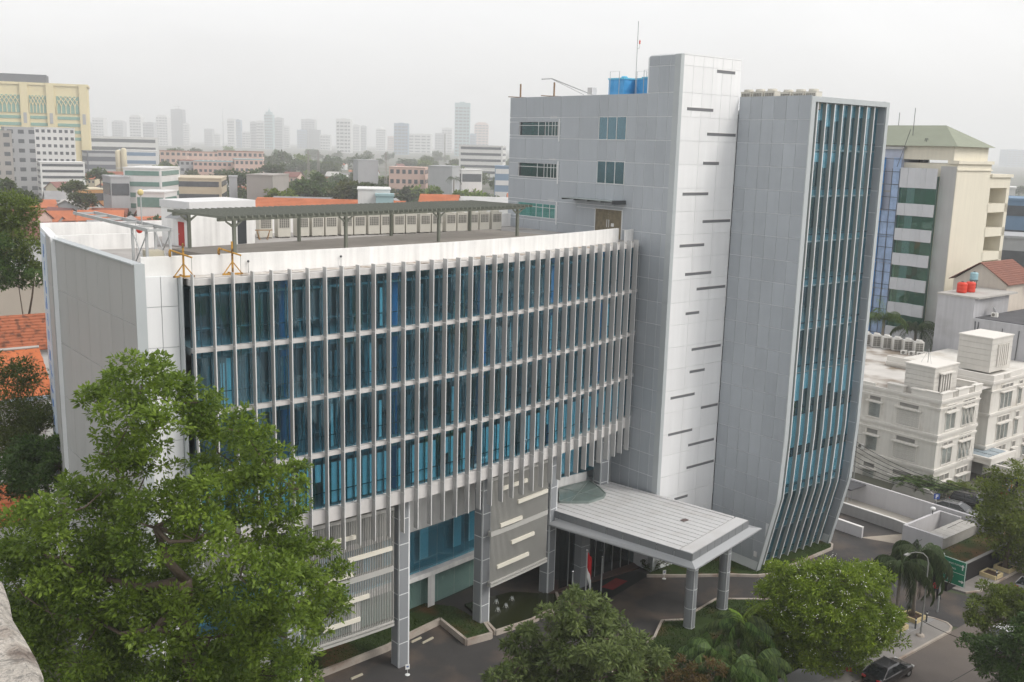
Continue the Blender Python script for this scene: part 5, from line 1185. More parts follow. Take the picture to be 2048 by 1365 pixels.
# ---- grey rendered block with red tank
GB = site_thing('grey_block', 'plain pale grey block behind the white house, red tank on its roof', 'building', 70, -7.3); GRB = pm('pale_grey_render', (.42, .42, .435), rough=.85, var=.06, scale=.3, streak=.10, col2=(.34, .335, .34), c2scale=.2)
m_ = MB(); m_.box(0, 10, 0, 5.3, 0, 19.05); m_.box(0, 34, -9, 0, 0, 16.4); m_.build('wall', GRB, GB)
m_ = MB(); m_.box(-.15, 11.2, -.6, 5.4, 19.05, 19.3); m_.build('roof_slab', CONC, GB)
m_ = MB(); m_.box(.3, 33, -8.7, -.2, 16.4, 16.5); m_.build('roof', pm('dark_roof_felt', (.09, .09, .095), rough=.9, var=.2), GB)
for p in ([(-.06, -.4, 16), (-.08, -.6, 13), (-.07, -.3, 11), (-.06, -.7, 8)], [(-.06, -.9, 16), (-.08, -.8, 13), (-.07, -1.1, 10), (-.06, -.9, 8)]): m_ = MB(); m_.tube(p, .06, 5); m_.build('cable_run', DSTEEL, GB)
for y in (-4.2, -6.4): m_ = MB(); m_.tube([(-.06, y, 15.6), (-.06, y+.2, 8)], .05, 5); m_.build('cable_run', DSTEEL, GB)
m_ = MB(); m_.tube([(3, -5.8, 17.0), (26, -6.2, 17.0)], .28, 8); m_.build('duct', STEEL, GB)
def round_tank(lab, loc, r, h, mat, stand=0, name='water_tank'):
    o = thing(name, lab, 'water tank', loc); m = MB(); m.lathe([(r*.9, stand), (r, stand+.08), (r, stand+h*.28), (r*.96, stand+h*.32), (r, stand+h*.36), (r, stand+h*.62), (r*.96, stand+h*.66), (r, stand+h*.7), (r, stand+h*.86), (r*.75, stand+h*.97), (r*.3, stand+h)], n=18); m.build('shell', mat, o, smooth=True)
    m = MB(); m.lathe([(r*.26, stand+h), (r*.26, stand+h+.1), (r*.1, stand+h+.13)], n=10); m.build('lid', DSTEEL, o)
    if stand:
        for k in range(4): th = k*1.571+.78; m = MB(); m.tube([(r*.8*math.cos(th), r*.8*math.sin(th), 0), (r*.8*math.cos(th), r*.8*math.sin(th), stand)], .05, 4); m.build('leg', DSTEEL, o)
        m = MB(); m.lathe([(r*1.1, stand-.08), (r*1.1, stand)], n=12); m.build('platform', DSTEEL, o)
REDT = pm('red_plastic', (.62, .045, .02), rough=.4, var=.05)
round_tank('red plastic water tank, nearer of the pair on the grey block', S(72.6, -10.6, 19.3), .68, 1.5, REDT); round_tank('red plastic water tank, farther of the pair on the grey block', S(74.4, -10.3, 19.3), .68, 1.5, REDT)
LBT = pm('pale_blue_plastic', (.28, .45, .50), rough=.4, var=.05)
round_tank('pale blue water tank on a stand behind the red tanks', S(79, -12.2, 19.3), .55, 1.15, LBT, 1.2); round_tank('pale blue water tank at the right edge by the brown roof', S(88, -7.5, 20.2), .75, 1.4, LBT)
o = site_thing('satellite_dish', 'white satellite dish on the grey block', 'dish', 73.6, -6.2, 16.5); m_ = MB(); m_.lathe([(.05, 0), (.5, .08), (.8, .22), (.78, .24), (.48, .1), (.05, .03)], n=16); d_ = m_.build('dish', pm('dish_white', (.7, .7, .7)), o, smooth=True); d_.rotation_euler = (R(60), 0, R(40)); d_.location = (0, 0, .6); m_ = MB(); m_.tube([(0, 0, 0), (0, 0, .6)], .04, 5); m_.build('mast', DSTEEL, o)
# brown tiled house behind the grey block
TILE = pm('brown_roof_tile', (.20, .085, .06), rough=.8, var=.15, scale=.8, fine=.1)
def tile_roof(par, x0, x1, y0, y1, z0, z1, ridge='x', mat=TILE, rows=10, over=.5):
    """gabled roof of lapped tile courses; ridge along x or y"""
    x0 -= over; x1 += over; y0 -= over; y1 += over; m = MB()
    for side in (0, 1):
        for i in range(rows):
            t0, t1 = i/rows, (i+1)/rows+.02
            def P(t, u, lift):
                z = z0+(z1-z0)*min(t, 1)+lift
                if ridge == 'x': yy = y0+(y1-y0)/2*min(t, 1) if side == 0 else y1-(y1-y0)/2*min(t, 1); return (x0+(x1-x0)*u, yy, z)
                xx = x0+(x1-x0)/2*min(t, 1) if side == 0 else x1-(x1-x0)/2*min(t, 1); return (xx, y0+(y1-y0)*u, z)
            c = [P(t0, 0, 0), P(t0, 1, 0), P(t1, 1, -.0), P(t1, 0, -.0), P(t0, 0, .13), P(t0, 1, .13), P(t1, 1, .05), P(t1, 0, .05)]
            m.hexa(c)
    return m.build('roof', mat, par)
BH = site_thing('tiled_house', 'cream house with brown tiled roof behind the red tanks', 'house', 81.5, -8.5); m_ = MB(); m_.box(0, 9, 0, 8, 0, 20); m_.prism([(0, 0), (9, 0), (9, 8), (0, 8)], 20, 20.01); m_.build('wall', pm('cream_render', (.58, .52, .45), rough=.9, var=.06, streak=.06), BH)
m_ = MB(); m_.add([(0, 0, 20), (0, 8, 20), (0, 4, 22.8), (9, 0, 20), (9, 8, 20), (9, 4, 22.8)], [(1, 0, 2), (3, 4, 5), (0, 1, 4, 3)]); m_.build('gable', MATS['cream_render'], BH)
ro = tile_roof(BH, 0, 9, 0, 8, 20, 22.9, 'x', rows=12)
# ---- cream tower block with green glazing
YB = site_thing('cream_tower', 'cream high-rise with green glass bands and sage hipped roof', 'building', 85, -19.6); CRY = pm('cream_paint', (.68, .64, .53), rough=.85, var=.04, scale=.2, streak=.04); GRS = pm('shade_and_band_grey', (.43, .43, .42), rough=.85, var=.06, scale=.3, streak=.05)
m_ = MB(); m_.box(0, 10.7, 0, 24, 0, 37.0); m_.box(10.7, 17.6, 3.0, 24, 0, 35.0); m_.build('wall', CRY, YB)
m_ = MB(); m_.box(-.04, 0, .1, 2.6, 0, 36.6); m_.build('side_shade', GRS, YB)  # cream wall's shaded left face, its shade put into a grey sheet
m_ = MB(); m_.box(-.3, 10.9, -.3, 1.5, 37.0, 37.5); m_.box(-.2, 10.8, -.2, 0, 36.0, 36.2); m_.build('cornice', CRY, YB)
m_ = MB(); m_.box(10.7, 17.9, -.3, 20, 35.0, 35.5); m_.build('cornice', CRY, YB)
m_ = MB(); m_.box(10.7, 17.6, 0, 3.0, 33.3, 35.0)
for k in range(8):
    z = 33.3-k*3.9; m_.box(10.7, 17.6, 0, 3.0, z-3.9, z-2.5)
m_.box(16.6, 17.6, 0, 3.0, 0, 33.3); m_.box(10.7, 11.0, 0, 3.0, 0, 33.3); m_.build('balcony_front', CRY, YB)
GG = glassm('green_glass', (.5, .82, .72), ior=1.7, add=.05); GI = pm('green_interior', (.07, .12, .095), rough=.9, var=.3, scale=.6)
SCR = pm('white_band_cladding', (.55, .56, .58), rough=.6, var=.05)
m_ = MB(); m_.box(-.6, 0, 2.7, 8.4, 0, 35.0); m_.build('bay_core', GI, YB)
for k in range(8):
    z = 34.6-k*3.95; m_ = MB(); m_.box(-1.6, -.4, 3.0, 7.4, z-5.1+2.7, z-2.7+.0 if False else z-2.0); m_ = MB()
    pts = [(-1.2, 2.5), (-1.2, 4.2), (-.9, 5.2), (-.9, 6.1), (-1.25, 7.2), (-1.25, 8.5)]
    for p, q in zip(pts[:-1], pts[1:]): m_.seg(p, q, .3, z-1.9 if k else z-1.5, z if k else 36.2)
    m_.build('white_band', SCR, YB)
    for i, (p, q) in enumerate(zip(pts[:-1], pts[1:])): m_ = MB(); m_.seg(np.array(p)+[.1, 0], np.array(q)+[.1, 0], .05, z-3.95, z-1.9 if k else z-1.5); m_.build('pane', GG, YB)
m_ = MB(); m_.box(-.3, 10.3, .6, 22, 37.5, 39.6); m_.build('attic', CRY, YB)
m_ = MB(); vs = [(-1, -.2, 39.6), (11, -.2, 39.6), (11, 23, 39.6), (-1, 23, 39.6), (5, 5.2, 42.9), (5, 18, 42.9)]; m_.add(vs, [(0, 1, 4), (1, 2, 5, 4), (2, 3, 5), (3, 0, 4, 5), (3, 2, 1, 0)]); m_.build('roof', pm('sage_roof', (.24, .26, .20), rough=.8, var=.06), YB)
for (x, y, h) in ((2, 9, 4.5), (6, 14, 4)): m_ = MB(); m_.tube([(x, y, 41), (x, y, 41+h)], .05, 5); m_.build('aerial', DSTEEL, YB)
# scaffold with blue netting on its left bay
SCF = thing('scaffolding', 'scaffold with torn blue netting on the cream high-rise', 'scaffolding', S(83.6, -28.4, 0), TH)
NET = pm('blue_net', (.30, .40, .58), rough=.9, var=.25, scale=.6, fine=.1); BLN = pm('deep_blue_net', (.05, .20, .46), rough=.8, var=.2, scale=.8)
for j in range(11):
    m_ = MB(); m_.tube([(0, -.2+j*1.3, 0), (0, -.2+j*1.3, 40-(4 if j < 3 else 0))], .05, 4); m_.build('standard', DSTEEL, SCF)
for k in range(19): m_ = MB(); m_.tube([(0, -.2, 2*k+1.5), (0, 13, 2*k+1.5)], .04, 4); m_.build('ledger', DSTEEL, SCF)
rn = random.Random(2)
for j in range(10):
    for k in range(9):
        if k > 6 and rn.random() < .45: continue
        z0 = k*4.2; y0 = -.2+j*1.3; m_ = MB(); n_ = 5
        vs = [(.12+.08*math.sin(i*2.1+k+j), y0+1.28*i/n_, z) for z in (z0, z0+2.1, z0+4.1) for i in range(n_+1)]
        m_.add(vs, [(r*(n_+1)+i, r*(n_+1)+i+1, (r+1)*(n_+1)+i+1, (r+1)*(n_+1)+i) for r in range(2) for i in range(n_)]); ob_ = m_.build('net_sheet', BLN if j in (2, 8, 9) else NET, SCF, smooth=True)
ww = site_thing('cream_tower_bay', 'pale blue-clad bay of the high-rise behind the blue netting', 'building', 84.4, -28.45); m_ = MB(); m_.box(0, 8, 0, 14, 0, 39); m_.build('wall', pm('pale_blue_panel', (.42, .46, .56), rough=.6, var=.1, scale=.4, streak=.06), ww)
for k in range(9): m_ = MB(); m_.box(-.06, 0, 0, 14, 3.9*k+1, 3.9*k+1.3); m_.build('floor_band', GRS, ww)
m_ = MB(); m_.box(-.3, 8.3, -.3, 14.3, 39, 39.4); m_.build('parapet', GRS, ww)
# lattice mast on the bay roof
o = site_thing('lattice_antenna', 'small braced antenna frame on the cream high-rise ledge', 'antenna', 85.2, -25.2, 36.3)
for k, (x, y) in enumerate(((0, 0), (1.1, .0), (.5, .9), (-1.4, 2.0))): m_ = MB(); m_.tube([(x*1.6, y*1.6, 0), (x*.3 if k < 3 else x, y*.3 if k < 3 else y, 4.5 if k < 3 else 5.8)], .05, 4); m_.build('pole', DSTEEL, o)
for z in (1, 2, 3): m_ = MB(); m_.tube([(1.2-.25*z, 0, z), (.6, .9-.15*z, z), (0, 0, z)], .03, 4); m_.build('brace', DSTEEL, o)
# things farther right
def plain_block(lab, p, w, d, h, rz, mat, cat='building', name='distant_building', nb=0, bandm=None, roofm=None, group=None, par_h=.5, colsep=0):
    o = thing(name, lab, cat, (p[0], p[1], 0), rz, group)
    m = MB(); m.box(-w/2, w/2, 0, d, 0, h); m.build('wall', mat, o)
    m = MB(); m.box(-w/2-.2, w/2+.2, -.2, d+.2, h, h+par_h); m.build('roof', roofm or mat, o)
    for k in range(nb):
        z0 = h*(k+.38)/nb; z1 = h*(k+.80)/nb
        if colsep:
            for c in range(colsep):
                x0 = -w/2+w*(c+.22)/colsep; x1 = -w/2+w*(c+.78)/colsep
                m = MB(); m.box(x0, x1, -.12, .02, z0, z1); m.build('window', bandm, o)
            for c in range(max(2, int(colsep*d/w))):
                n_ = max(2, int(colsep*d/w)); y0 = d*(c+.22)/n_; y1 = d*(c+.78)/n_
                for sx in (-1, 1):
                    m = MB(); m.box(sx*w/2-.1, sx*w/2+.1, y0, y1, z0, z1); m.build('window', bandm, o)
        else:
            m = MB(); m.box(-w/2+w*.04, w/2-w*.04, -.12, .02, z0, z1); m.build('window_band', bandm, o)
            m = MB(); m.box(-w/2-.12, -w/2+.02, d*.06, d*.94, z0, z1); m.build('window_band', bandm, o); m = MB(); m.box(w/2-.02, w/2+.12, d*.06, d*.94, z0, z1); m.build('window_band', bandm, o)
    return o
FW = {n: pm('far_'+n, c, rough=.85, var=.06, scale=.15, streak=.04) for n, c in dict(white=(.62, .62, .61), grey=(.36, .37, .38), cream=(.58, .52, .38), pink=(.58, .42, .36), blue=(.16, .24, .34), dark=(.11, .12, .14), conc=(.33, .31, .29), orange=(.45, .25, .10), teal=(.30, .42, .44)).items()}
BD = pm('far_window_dark', (.09, .10, .11), rough=.25, var=.2); BG = pm('far_window_green', (.14, .24, .21), rough=.25, var=.15)
def px_block(lab, xl, xr, yt, Y, depth, mat, nb=0, bandm=BD, yaw=0, **k):
    a, b = atY(xl, yt, Y), atY(xr, yt, Y); w_ = abs(b[0]-a[0]); h = (a[2]+b[2])/2
    if h < 3: h = 3
    c = (a+b)/2; rz = math.atan2(-c[0], Y)+R(yaw); w_ = w_*math.cos(math.atan2(c[0], Y))**-0
    return plain_block(lab, (c[0], Y), w_, depth, h, rz, mat, nb=nb, bandm=bandm, **k)
px_block('grey-blue glazed block right of the cream high-rise', 2008, 2060, 402, 205, 14, FW['blue'], 6, BD)
px_block('dull grey flat-roofed block at the right edge below the blue one', 1995, 2075, 478, 190, 12, FW['grey'], 2)
px_block('white low block with dark windows at the right edge', 2002, 2030, 378, 300, 14, FW['white'], 3)
# ================================================================ neighbours on the left and the city behind
ORT = pm('orange_roof_tile', (.46, .135, .05), rough=.85, var=.18, scale=.9, fine=.14, col2=(.16, .06, .03), c2scale=2.2, c2lo=.56, c2hi=.66)
# house with orange tiled roof just left of the wing
pA = atY(-60, 740, 92); o = thing('tiled_house', 'white boarded house with a broad orange tiled roof left of the wing', 'house', (-52, 86, 0), R(36))
z0 = 13.6; m_ = MB(); m_.box(-14, 9.5, 0, 10, 0, z0); m_.build('wall', pm('white_boards', (.5, .5, .49), rough=.8, var=.1), o)
for k in range(7): m_ = MB(); m_.box(-14.05, 9.55, -.06, 0, z0-.4-k*.45, z0-.05-k*.45); m_.build('weatherboard', MATS['white_boards'], o)
for x in (4.4, 7.2, 1.5): m_ = MB(); m_.box(x, x+1.3, -.1, -.05, z0-2.4, z0-1.1); m_.build('window', INTD, o)
m_ = MB(); m_.box(-15, 10.4, -.9, -.7, z0-.15, z0+.15); m_.build('gutter', pm('pale_blue_gutter', (.35, .42, .47)), o)
# individual tile courses with staggered tiles: rows of shared tile strips
tw, tl = .9, .62; nrow = 11; run = 6.2; rise = 3.6; import itertools
tm = MB().hexa([(0, 0, 0), (tw-.03, 0, 0), (tw-.03, tl+.05, .02), (0, tl+.05, .02), (0, 0, .07), (tw-.03, 0, .07), (tw-.03, tl+.05, .07), (0, tl+.05, .07)]).mesh('tile', ORT)
rf = MB(); rf.hexa([(-15, -.8, z0-.05), (10.3, -.8, z0-.05), (10.3, 5.4, z0+rise-.05), (-15, 5.4, z0+rise-.05), (-15, -.8, z0), (10.3, -.8, z0), (10.3, 5.4, z0+rise), (-15, 5.4, z0+rise)]); rf.hexa([(-15, 5.4, z0+rise-.05), (10.3, 5.4, z0+rise-.05), (10.3, 11, z0), (-15, 11, z0), (-15, 5.4, z0+rise), (10.3, 5.4, z0+rise), (10.3, 11, z0+.05), (-15, 11, z0+.05)]); ro = rf.build('roof', ORT, o)
cnt = 0; sl_ = math.atan2(rise, run)
for r_ in range(nrow):
    for c_ in range(26):
        x = -13.5+c_*tw+(tw/2 if r_ % 2 else 0)
        if x > 9.6 or x < -8 or cnt > 290: continue
        t = r_*tl*.9; q = place('tile', tm, ro, (x, -.8+t*math.cos(sl_), z0+.0+t*math.sin(sl_))); q.rotation_euler = (sl_+rs.uniform(-.01, .01), 0, rs.uniform(-.008, .008)); cnt += 1
m_ = MB(); m_.tube([(-15, 5.4, z0+rise+.05), (10.3, 5.4, z0+rise+.05)], .16, 6); m_.build('ridge', CONC, ro)
o = thing('tiled_house', 'darker orange tiled roof behind the big orange roof', 'house', (-58, 101, 0), R(36)); m_ = MB(); m_.box(-12, 14, 0, 8, 0, 15); m_.build('wall', FW['white'], o); tile_roof(o, -12, 14, 0, 8, 15, 18.2, 'x', pm('dark_orange_tile', (.30, .10, .05), rough=.9, var=.2, fine=.14, col2=(.12, .05, .03), c2scale=1.6), 12, .6)
px_block('long beige rendered wall behind the orange roofs', -160, 97, 572, 128, 10, pm('beige_render', (.47, .42, .36), rough=.9, var=.06, scale=.3))
o = thing('tiled_house', 'small orange tiled roof low at the left edge by the annexe', 'house', (*atz(20, 1040, 6)[:2], 0), R(30)); m_ = MB(); m_.box(-5, 4, -1, 7, 0, 6); m_.build('wall', FW['white'], o); tile_roof(o, -5, 4, -1, 7, 6, 8.2, 'x', ORT, 8)
round_tank('small white water tank by the annexe roof', (*atz(62, 1005, 6.5)[:2], 6.4), .55, 1.1, pm('tank_white', (.6, .6, .58)))
# long warehouse roofs behind the wing
def shed(lab, x0, x1, y, Y, depth, mat, rise=2.2, yaw=0, wallm=None):
    a, b = atY(x0, y, Y), atY(x1, y, Y); w_ = b[0]-a[0]; h = max(2.5, (a[2]+b[2])/2-rise); o = thing('shed', lab, 'shed', ((a[0]+b[0])/2, Y, 0), R(yaw))
    m = MB(); m.box(-w_/2, w_/2, 0, depth, 0, h); m.build('wall', wallm or FW['white'], o); tile_roof(o, -w_/2, w_/2, 0, depth, h, h+rise, 'x', mat, 9, .6)
BRN = pm('brown_sheet_roof', (.20, .085, .07), rough=.7, var=.10, scale=.3, streak=.02); REDR = pm('red_sheet_roof', (.26, .04, .035), rough=.6, var=.1); PKR = pm('faded_pink_roof', (.36, .24, .22), rough=.8, var=.1); GYR = pm('grey_sheet_roof', (.26, .26, .265), rough=.7, var=.15, scale=.3)
OR2 = pm('orange_roof_far', (.42, .14, .065), rough=.85, var=.2, scale=.3, fine=.06); OR3 = pm('rust_roof_far', (.28, .10, .06), rough=.85, var=.2, scale=.3)
shed('long brown sheet-roofed shed left of the penthouse', 180, 320, 446, 190, 16, BRN); shed('red sheet roof at the left end of the brown shed', 88, 140, 452, 178, 12, REDR); shed('faded pink sheet roof between the red and brown roofs', 134, 192, 450, 196, 12, PKR); shed('brown shed roof at the far left behind the wing corner', 20, 100, 452, 168, 12, BRN)
shed('long orange tiled roof seen over the pergola', 505, 800, 402, 235, 14, OR2, 2.5); shed('grey sheet roof beside the long orange one', 540, 650, 397, 262, 14, GYR, 1.5); shed('red tiled roof behind the right end of the pergola', 840, 912, 392, 265, 14, OR2, 2.5); shed('pale sheet roof next to the tower', 915, 1040, 397, 270, 14, pm('pale_roof', (.5, .5, .49)), 1.2)
px_block('plain white rooftop box behind the pergola', 716, 780, 380, 225, 12, FW['white'], par_h=.2); px_block('small green-white container beside the white rooftop box', 752, 787, 393, 222, 4, FW['teal'])
px_block('white five-storey office with green window bands', 247, 320, 338, 395, 26, FW['white'], 6, BG, yaw=-18); px_block('white low annex in front of the green-banded office', 272, 328, 386, 375, 16, FW['white'], 2, BG, yaw=-18)
px_block('bare grey concrete block beside the green-banded office', 222, 258, 356, 390, 18, FW['grey'], 2, yaw=10); px_block('beige office with two dark window bands', 324, 440, 358, 420, 30, pm('beige_far', (.50, .43, .32), var=.05), 4, BD, yaw=-6)
px_block('stained grey concrete tower with plants growing on it', 492, 546, 352, 405, 20, FW['conc'], 0, yaw=-20); px_block('thin grey concrete stub beside the beige office', 458, 474, 355, 410, 8, FW['grey'])
px_block('yellow-orange house with arched windows among the trees', 164, 208, 380, 430, 14, FW['orange'], 2, BD, yaw=15, roofm=FW['cream'])
px_block('grey hospital block with small windows at the left edge', 12, 70, 256, 640, 22, FW['grey'], 7, BD, yaw=6, colsep=3); px_block('white stepped hospital block right of the grey one', 72, 146, 257, 650, 22, FW['white'], 9, BD, yaw=6, colsep=7); px_block('white striped podium below the stepped hospital block', 84, 166, 326, 600, 20, FW['white'], 6, BD, yaw=6); px_block('brown-grey block cut by the left edge of the frame', -60, 18, 262, 600, 30, FW['conc'], 7, BD, colsep=4)
px_block('long low white factory in the haze left of centre', 168, 312, 275, 1150, 60, FW['white'], 4, BD); px_block('dark glass building below the white factory', 176, 232, 304, 800, 30, FW['dark'], 4, FW['grey'], yaw=8); px_block('white block with blue panels near the two silos', 240, 312, 302, 830, 30, FW['white'], 4, FW['blue'])
for k, x in enumerate((236, 247)):
    a = atY(x, 300-4*k, 760); o = thing('silo', ['white round silo, left of two', 'white round silo, right of two'][k], 'silo', (a[0], 760, 0)); m_ = MB(); m_.lathe([(2.1, 0), (2.1, a[2]-1.5), (1.6, a[2]-.6), (.5, a[2])], n=14); m_.build('shell', FW['cream'], o, smooth=True); m_ = MB(); m_.lathe([(2.2, a[2]*.5), (2.2, a[2]*.5+.4)], n=14); m_.build('band', FW['white'], o)
for k, (x0, x1, y, Y, lab) in enumerate(((320, 372, 303, 960, 'first pink apartment block from the left in the middle distance'), (366, 436, 305, 980, 'second pink apartment block with grey roof'), (436, 524, 304, 900, 'long peach apartment block right of the others'), (360, 400, 322, 800, 'pale blue-grey apartment block below the pink ones'), (388, 472, 324, 790, 'peach apartment block nearest the trees'), (470, 526, 320, 780, 'peach apartment block behind the stained concrete tower'))):
    px_block(lab, x0, x1, y, Y, 16, FW['pink'] if k != 3 else FW['grey'], 4, BD, yaw=(-10, 8, -6, 5, -8, 6)[k], colsep=int((x1-x0)/9), roofm=FW['teal'] if k in (4, 5) else OR3, group=None)
px_block('pink four-storey house with square windows behind the trees', 778, 850, 336, 610, 16, FW['pink'], 4, BD, yaw=-8, colsep=6); px_block('plain grey block left of the pink house', 716, 757, 322, 640, 16, FW['grey'], 0, yaw=12); px_block('grey-white windowless block right of the pink house', 856, 905, 334, 590, 20, FW['grey'], 0, yaw=-14); px_block('dark-sided white house beside the palm', 922, 966, 341, 620, 14, FW['white'], 2, BD, yaw=20); px_block('white multi-storey block with balconies left of the tower', 918, 1006, 292, 1050, 40, FW['white'], 6, BD, yaw=-6); px_block('blue-clad building against the tower edge', 990, 1024, 334, 700, 18, FW['blue'], 3, FW['white'])
# cream arcaded market block, far left
Yt = 860; a = atY(-120, 190, Yt); b = atY(163, 196, Yt); wT = b[0]-a[0]; hT = 84.
o = thing('market_block', 'huge cream market block with pointed arches at the far left', 'building', ((a[0]+b[0])/2, Yt, 0), R(21)); CT = pm('market_cream', (.66, .58, .36), rough=.85, var=.04); GTW = pm('market_green', (.20, .36, .30), rough=.5, var=.1)
m_ = MB(); m_.box(-wT/2, wT/2, 0, 40, 0, hT-6); m_.build('wall', CT, o); m_ = MB(); m_.box(-wT/2-1, wT/2+1, -1, 41, hT-6, hT-4); m_.build('cornice', CT, o); m_ = MB(); m_.box(-wT/2, wT/2-32, 8, 36, hT-4, hT+3); m_.build('roof', FW['dark'], o)
def mx(x): return (atY(x, 200, Yt)[0]-(a[0]+b[0])/2)
def mz(y): return atY(80, y, Yt)[2]
for k, (x0, x1) in enumerate(((-110, -72), (-55, -20), (-2, 38), (55, 86), (105, 147))):
    X0, X1 = mx(x0), mx(x1); zb_, zt_ = mz(226), mz(191); m_ = MB(); m_.box(X0, X1, -.5, .05, zb_, zt_); m_.build('glazing', GTW, o)
    n_ = 5; wl_ = (X1-X0)/n_
    for i in range(n_+1):      # ribs of interlacing pointed arches
        x = X0+i*wl_; zs_ = zb_+(zt_-zb_)*.42
        m_ = MB(); m_.box(x-.35, x+.35, -1.1, -.5, zb_, zs_); m_.build('arch_pier', CT, o)
        for s_ in (-1, 1):
            pts = [(x+s_*wl_*q, -.9, zs_+(zt_-zs_)*(q/1.5)**.75) for q in (0, .25, .5, .8, 1.15, 1.5) if X0-.3 <= x+s_*wl_*q <= X1+.3]
            if len(pts) > 1: m_ = MB(); m_.tube(pts, .36, 4); m_.build('arch_rib', CT, o)
    m_ = MB(); m_.box(X1+.3, mx(x1+15), -2.2, 0, 0, hT-4); m_.build('pier', CT, o)
    m_ = MB(); m_.box(X1+2.2, mx(x1+11), -2.5, -2.2, mz(247), mz(226)); m_.build('niche', FW['grey'], o)
    for j in range(4): m_ = MB(); m_.box(X0, X1, -.4, 0, mz(238+j*14), mz(232+j*14)); m_.build('window_band', GTW, o)
# skyline towers in the haze
def sky_tower(xl, xr, yt, Y, mat, kind, lab):
    a, b = atY(xl, yt, Y), atY(xr, yt, Y); w_ = b[0]-a[0]; h = (a[2]+b[2])/2; o = thing('skyline_tower', lab, 'tower', ((a[0]+b[0])/2, Y, 0), 0, None); d = w_*.9
    m = MB(); m.box(-w_/2, w_/2, 0, d, 0, h*.93); m.build('shaft', mat, o)
    m = MB()
    if kind == 'spire': m.prism([(-w_*.35, d*.1), (w_*.35, d*.1), (w_*.35, d*.8), (-w_*.35, d*.8)], h*.93, h); m.lathe([(w_*.2, h), (w_*.04, h*1.07), (.3, h*1.15)], (0, d/2, 0), 8)
    elif kind == 'dome': m.lathe([(w_*.45, h*.93), (w_*.42, h*.97), (w_*.25, h*1.01), (w_*.04, h*1.05)], (0, d/2, 0), 14)
    elif kind == 'round': m.box(-w_*.42, w_*.42, d*.05, d*.9, h*.93, h*.975); m.box(-w_*.3, w_*.3, d*.1, d*.8, h*.975, h)
    else: m.box(-w_*.5, w_*.5, 0, d, h*.93, h); m.box(-w_*.2, w_*.15, d*.3, d*.7, h, h*1.02)
    m.build('crown', mat, o)
    n = max(4, int(h/11))
    for k in range(n):
        m = MB(); m.box(-w_*.46, w_*.46, -.5, 0, h*.93*(k+.35)/n, h*.93*(k+.8)/n); m.build('window_band', BD if kind != 'light' else FW['grey'], o)
    for s_ in (-.25, .05, .3):
        m = MB(); m.box(w_*s_-w_*.03, w_*s_+w_*.03, -.8, -.5, 0, h*.93); m.build('mullion', mat, o)
SKY = [(165, 185, 246, 'f', 'grey'), (184, 206, 236, 'f', 'white'), (223, 245, 241, 'round', 'grey'), (258, 281, 230, 'round', 'white'), (285, 307, 245, 'f', 'grey'), (311, 334, 230, 'round', 'white'), (341, 364, 219, 'f', 'dark'), (366, 377, 247, 'f', 'white'), (408, 424, 258, 'f', 'grey'), (454, 468, 238, 'f', 'white'), (469, 481, 240, 'f', 'blue'), (500, 512, 244, 'f', 'grey'), (512, 527, 242, 'f', 'white'), (528, 545, 224, 'spire', 'teal'), (546, 564, 236, 'f', 'grey'), (566, 578, 252, 'f', 'white'), (602, 629, 239, 'f', 'grey'), (594, 612, 260, 'f', 'blue'), (617, 638, 260, 'f', 'dark'), (672, 701, 238, 'f', 'white'), (702, 719, 250, 'light', 'white'), (720, 732, 252, 'f', 'grey'), (752, 771, 256, 'dome', 'white'), (775, 790, 273, 'f', 'pink'), (788, 816, 247, 'f', 'blue'), (817, 862, 268, 'f', 'white'), (870, 892, 267, 'f', 'grey'), (884, 904, 256, 'f', 'white'), (910, 940, 206, 'f', 'teal'), (937, 952, 268, 'f', 'blue'), (949, 977, 245, 'round', 'pink'), (1926, 1950, 301, 'f', 'blue'), (1952, 1976, 303, 'f', 'teal'), (2016, 2052, 300, 'f', 'blue'), (480, 500, 264, 'f', 'white'), (640, 660, 270, 'f', 'white'), (425, 440, 268, 'f', 'white')]
knd = {'f': 'flat-topped', 'round': 'stepped-top', 'spire': 'spired', 'dome': 'domed', 'light': 'pale banded'}
rk = random.Random(4); usedl = {}
for i, (xl, xr, yt, k, c) in enumerate(SKY):
    Y = 4200+rk.uniform(-400, 700)
    if c in ('teal',) and k == 'f' or xl in (672, 788): Y = 3300
    side = 'right of the office' if xl > 1800 else ('far left by the market block' if xl < 260 else ('left of the thin broadcast tower' if xl < 445 else ('between broadcast tower and spired tower' if xl < 528 else ('right of the spired tower' if xl < 670 else ('right of the white banded tower' if xl < 790 else 'close left of the office tower')))))
    lab = 'hazy %s %s skyline tower %s' % (knd[k], {'grey': 'grey', 'white': 'white', 'dark': 'dark', 'blue': 'blue-grey', 'teal': 'pale teal', 'pink': 'pinkish'}[c], side)
    usedl[lab] = usedl.get(lab, 0)+1
    if usedl[lab] > 1: lab += ', ' + ('second' if usedl[lab] == 2 else 'third') + ' from left'
    sky_tower(xl, xr, yt, Y, FW[c], k, lab)
a = atY(445, 217, 4300); o = thing('broadcast_tower', 'thin broadcast tower in the haze', 'tower', (a[0], 4300, 0)); m_ = MB(); m_.tube([(0, 0, 0), (0, 0, a[2]*.6), (0, 0, a[2])], [3.2, 1.6, .5], 8); m_.build('mast', FW['grey'], o); m_ = MB(); m_.lathe([(1.5, 0), (5, 4), (5, 9), (1.5, 12)], (0, 0, a[2]*.58), 12); m_.build('pod', FW['white'], o)
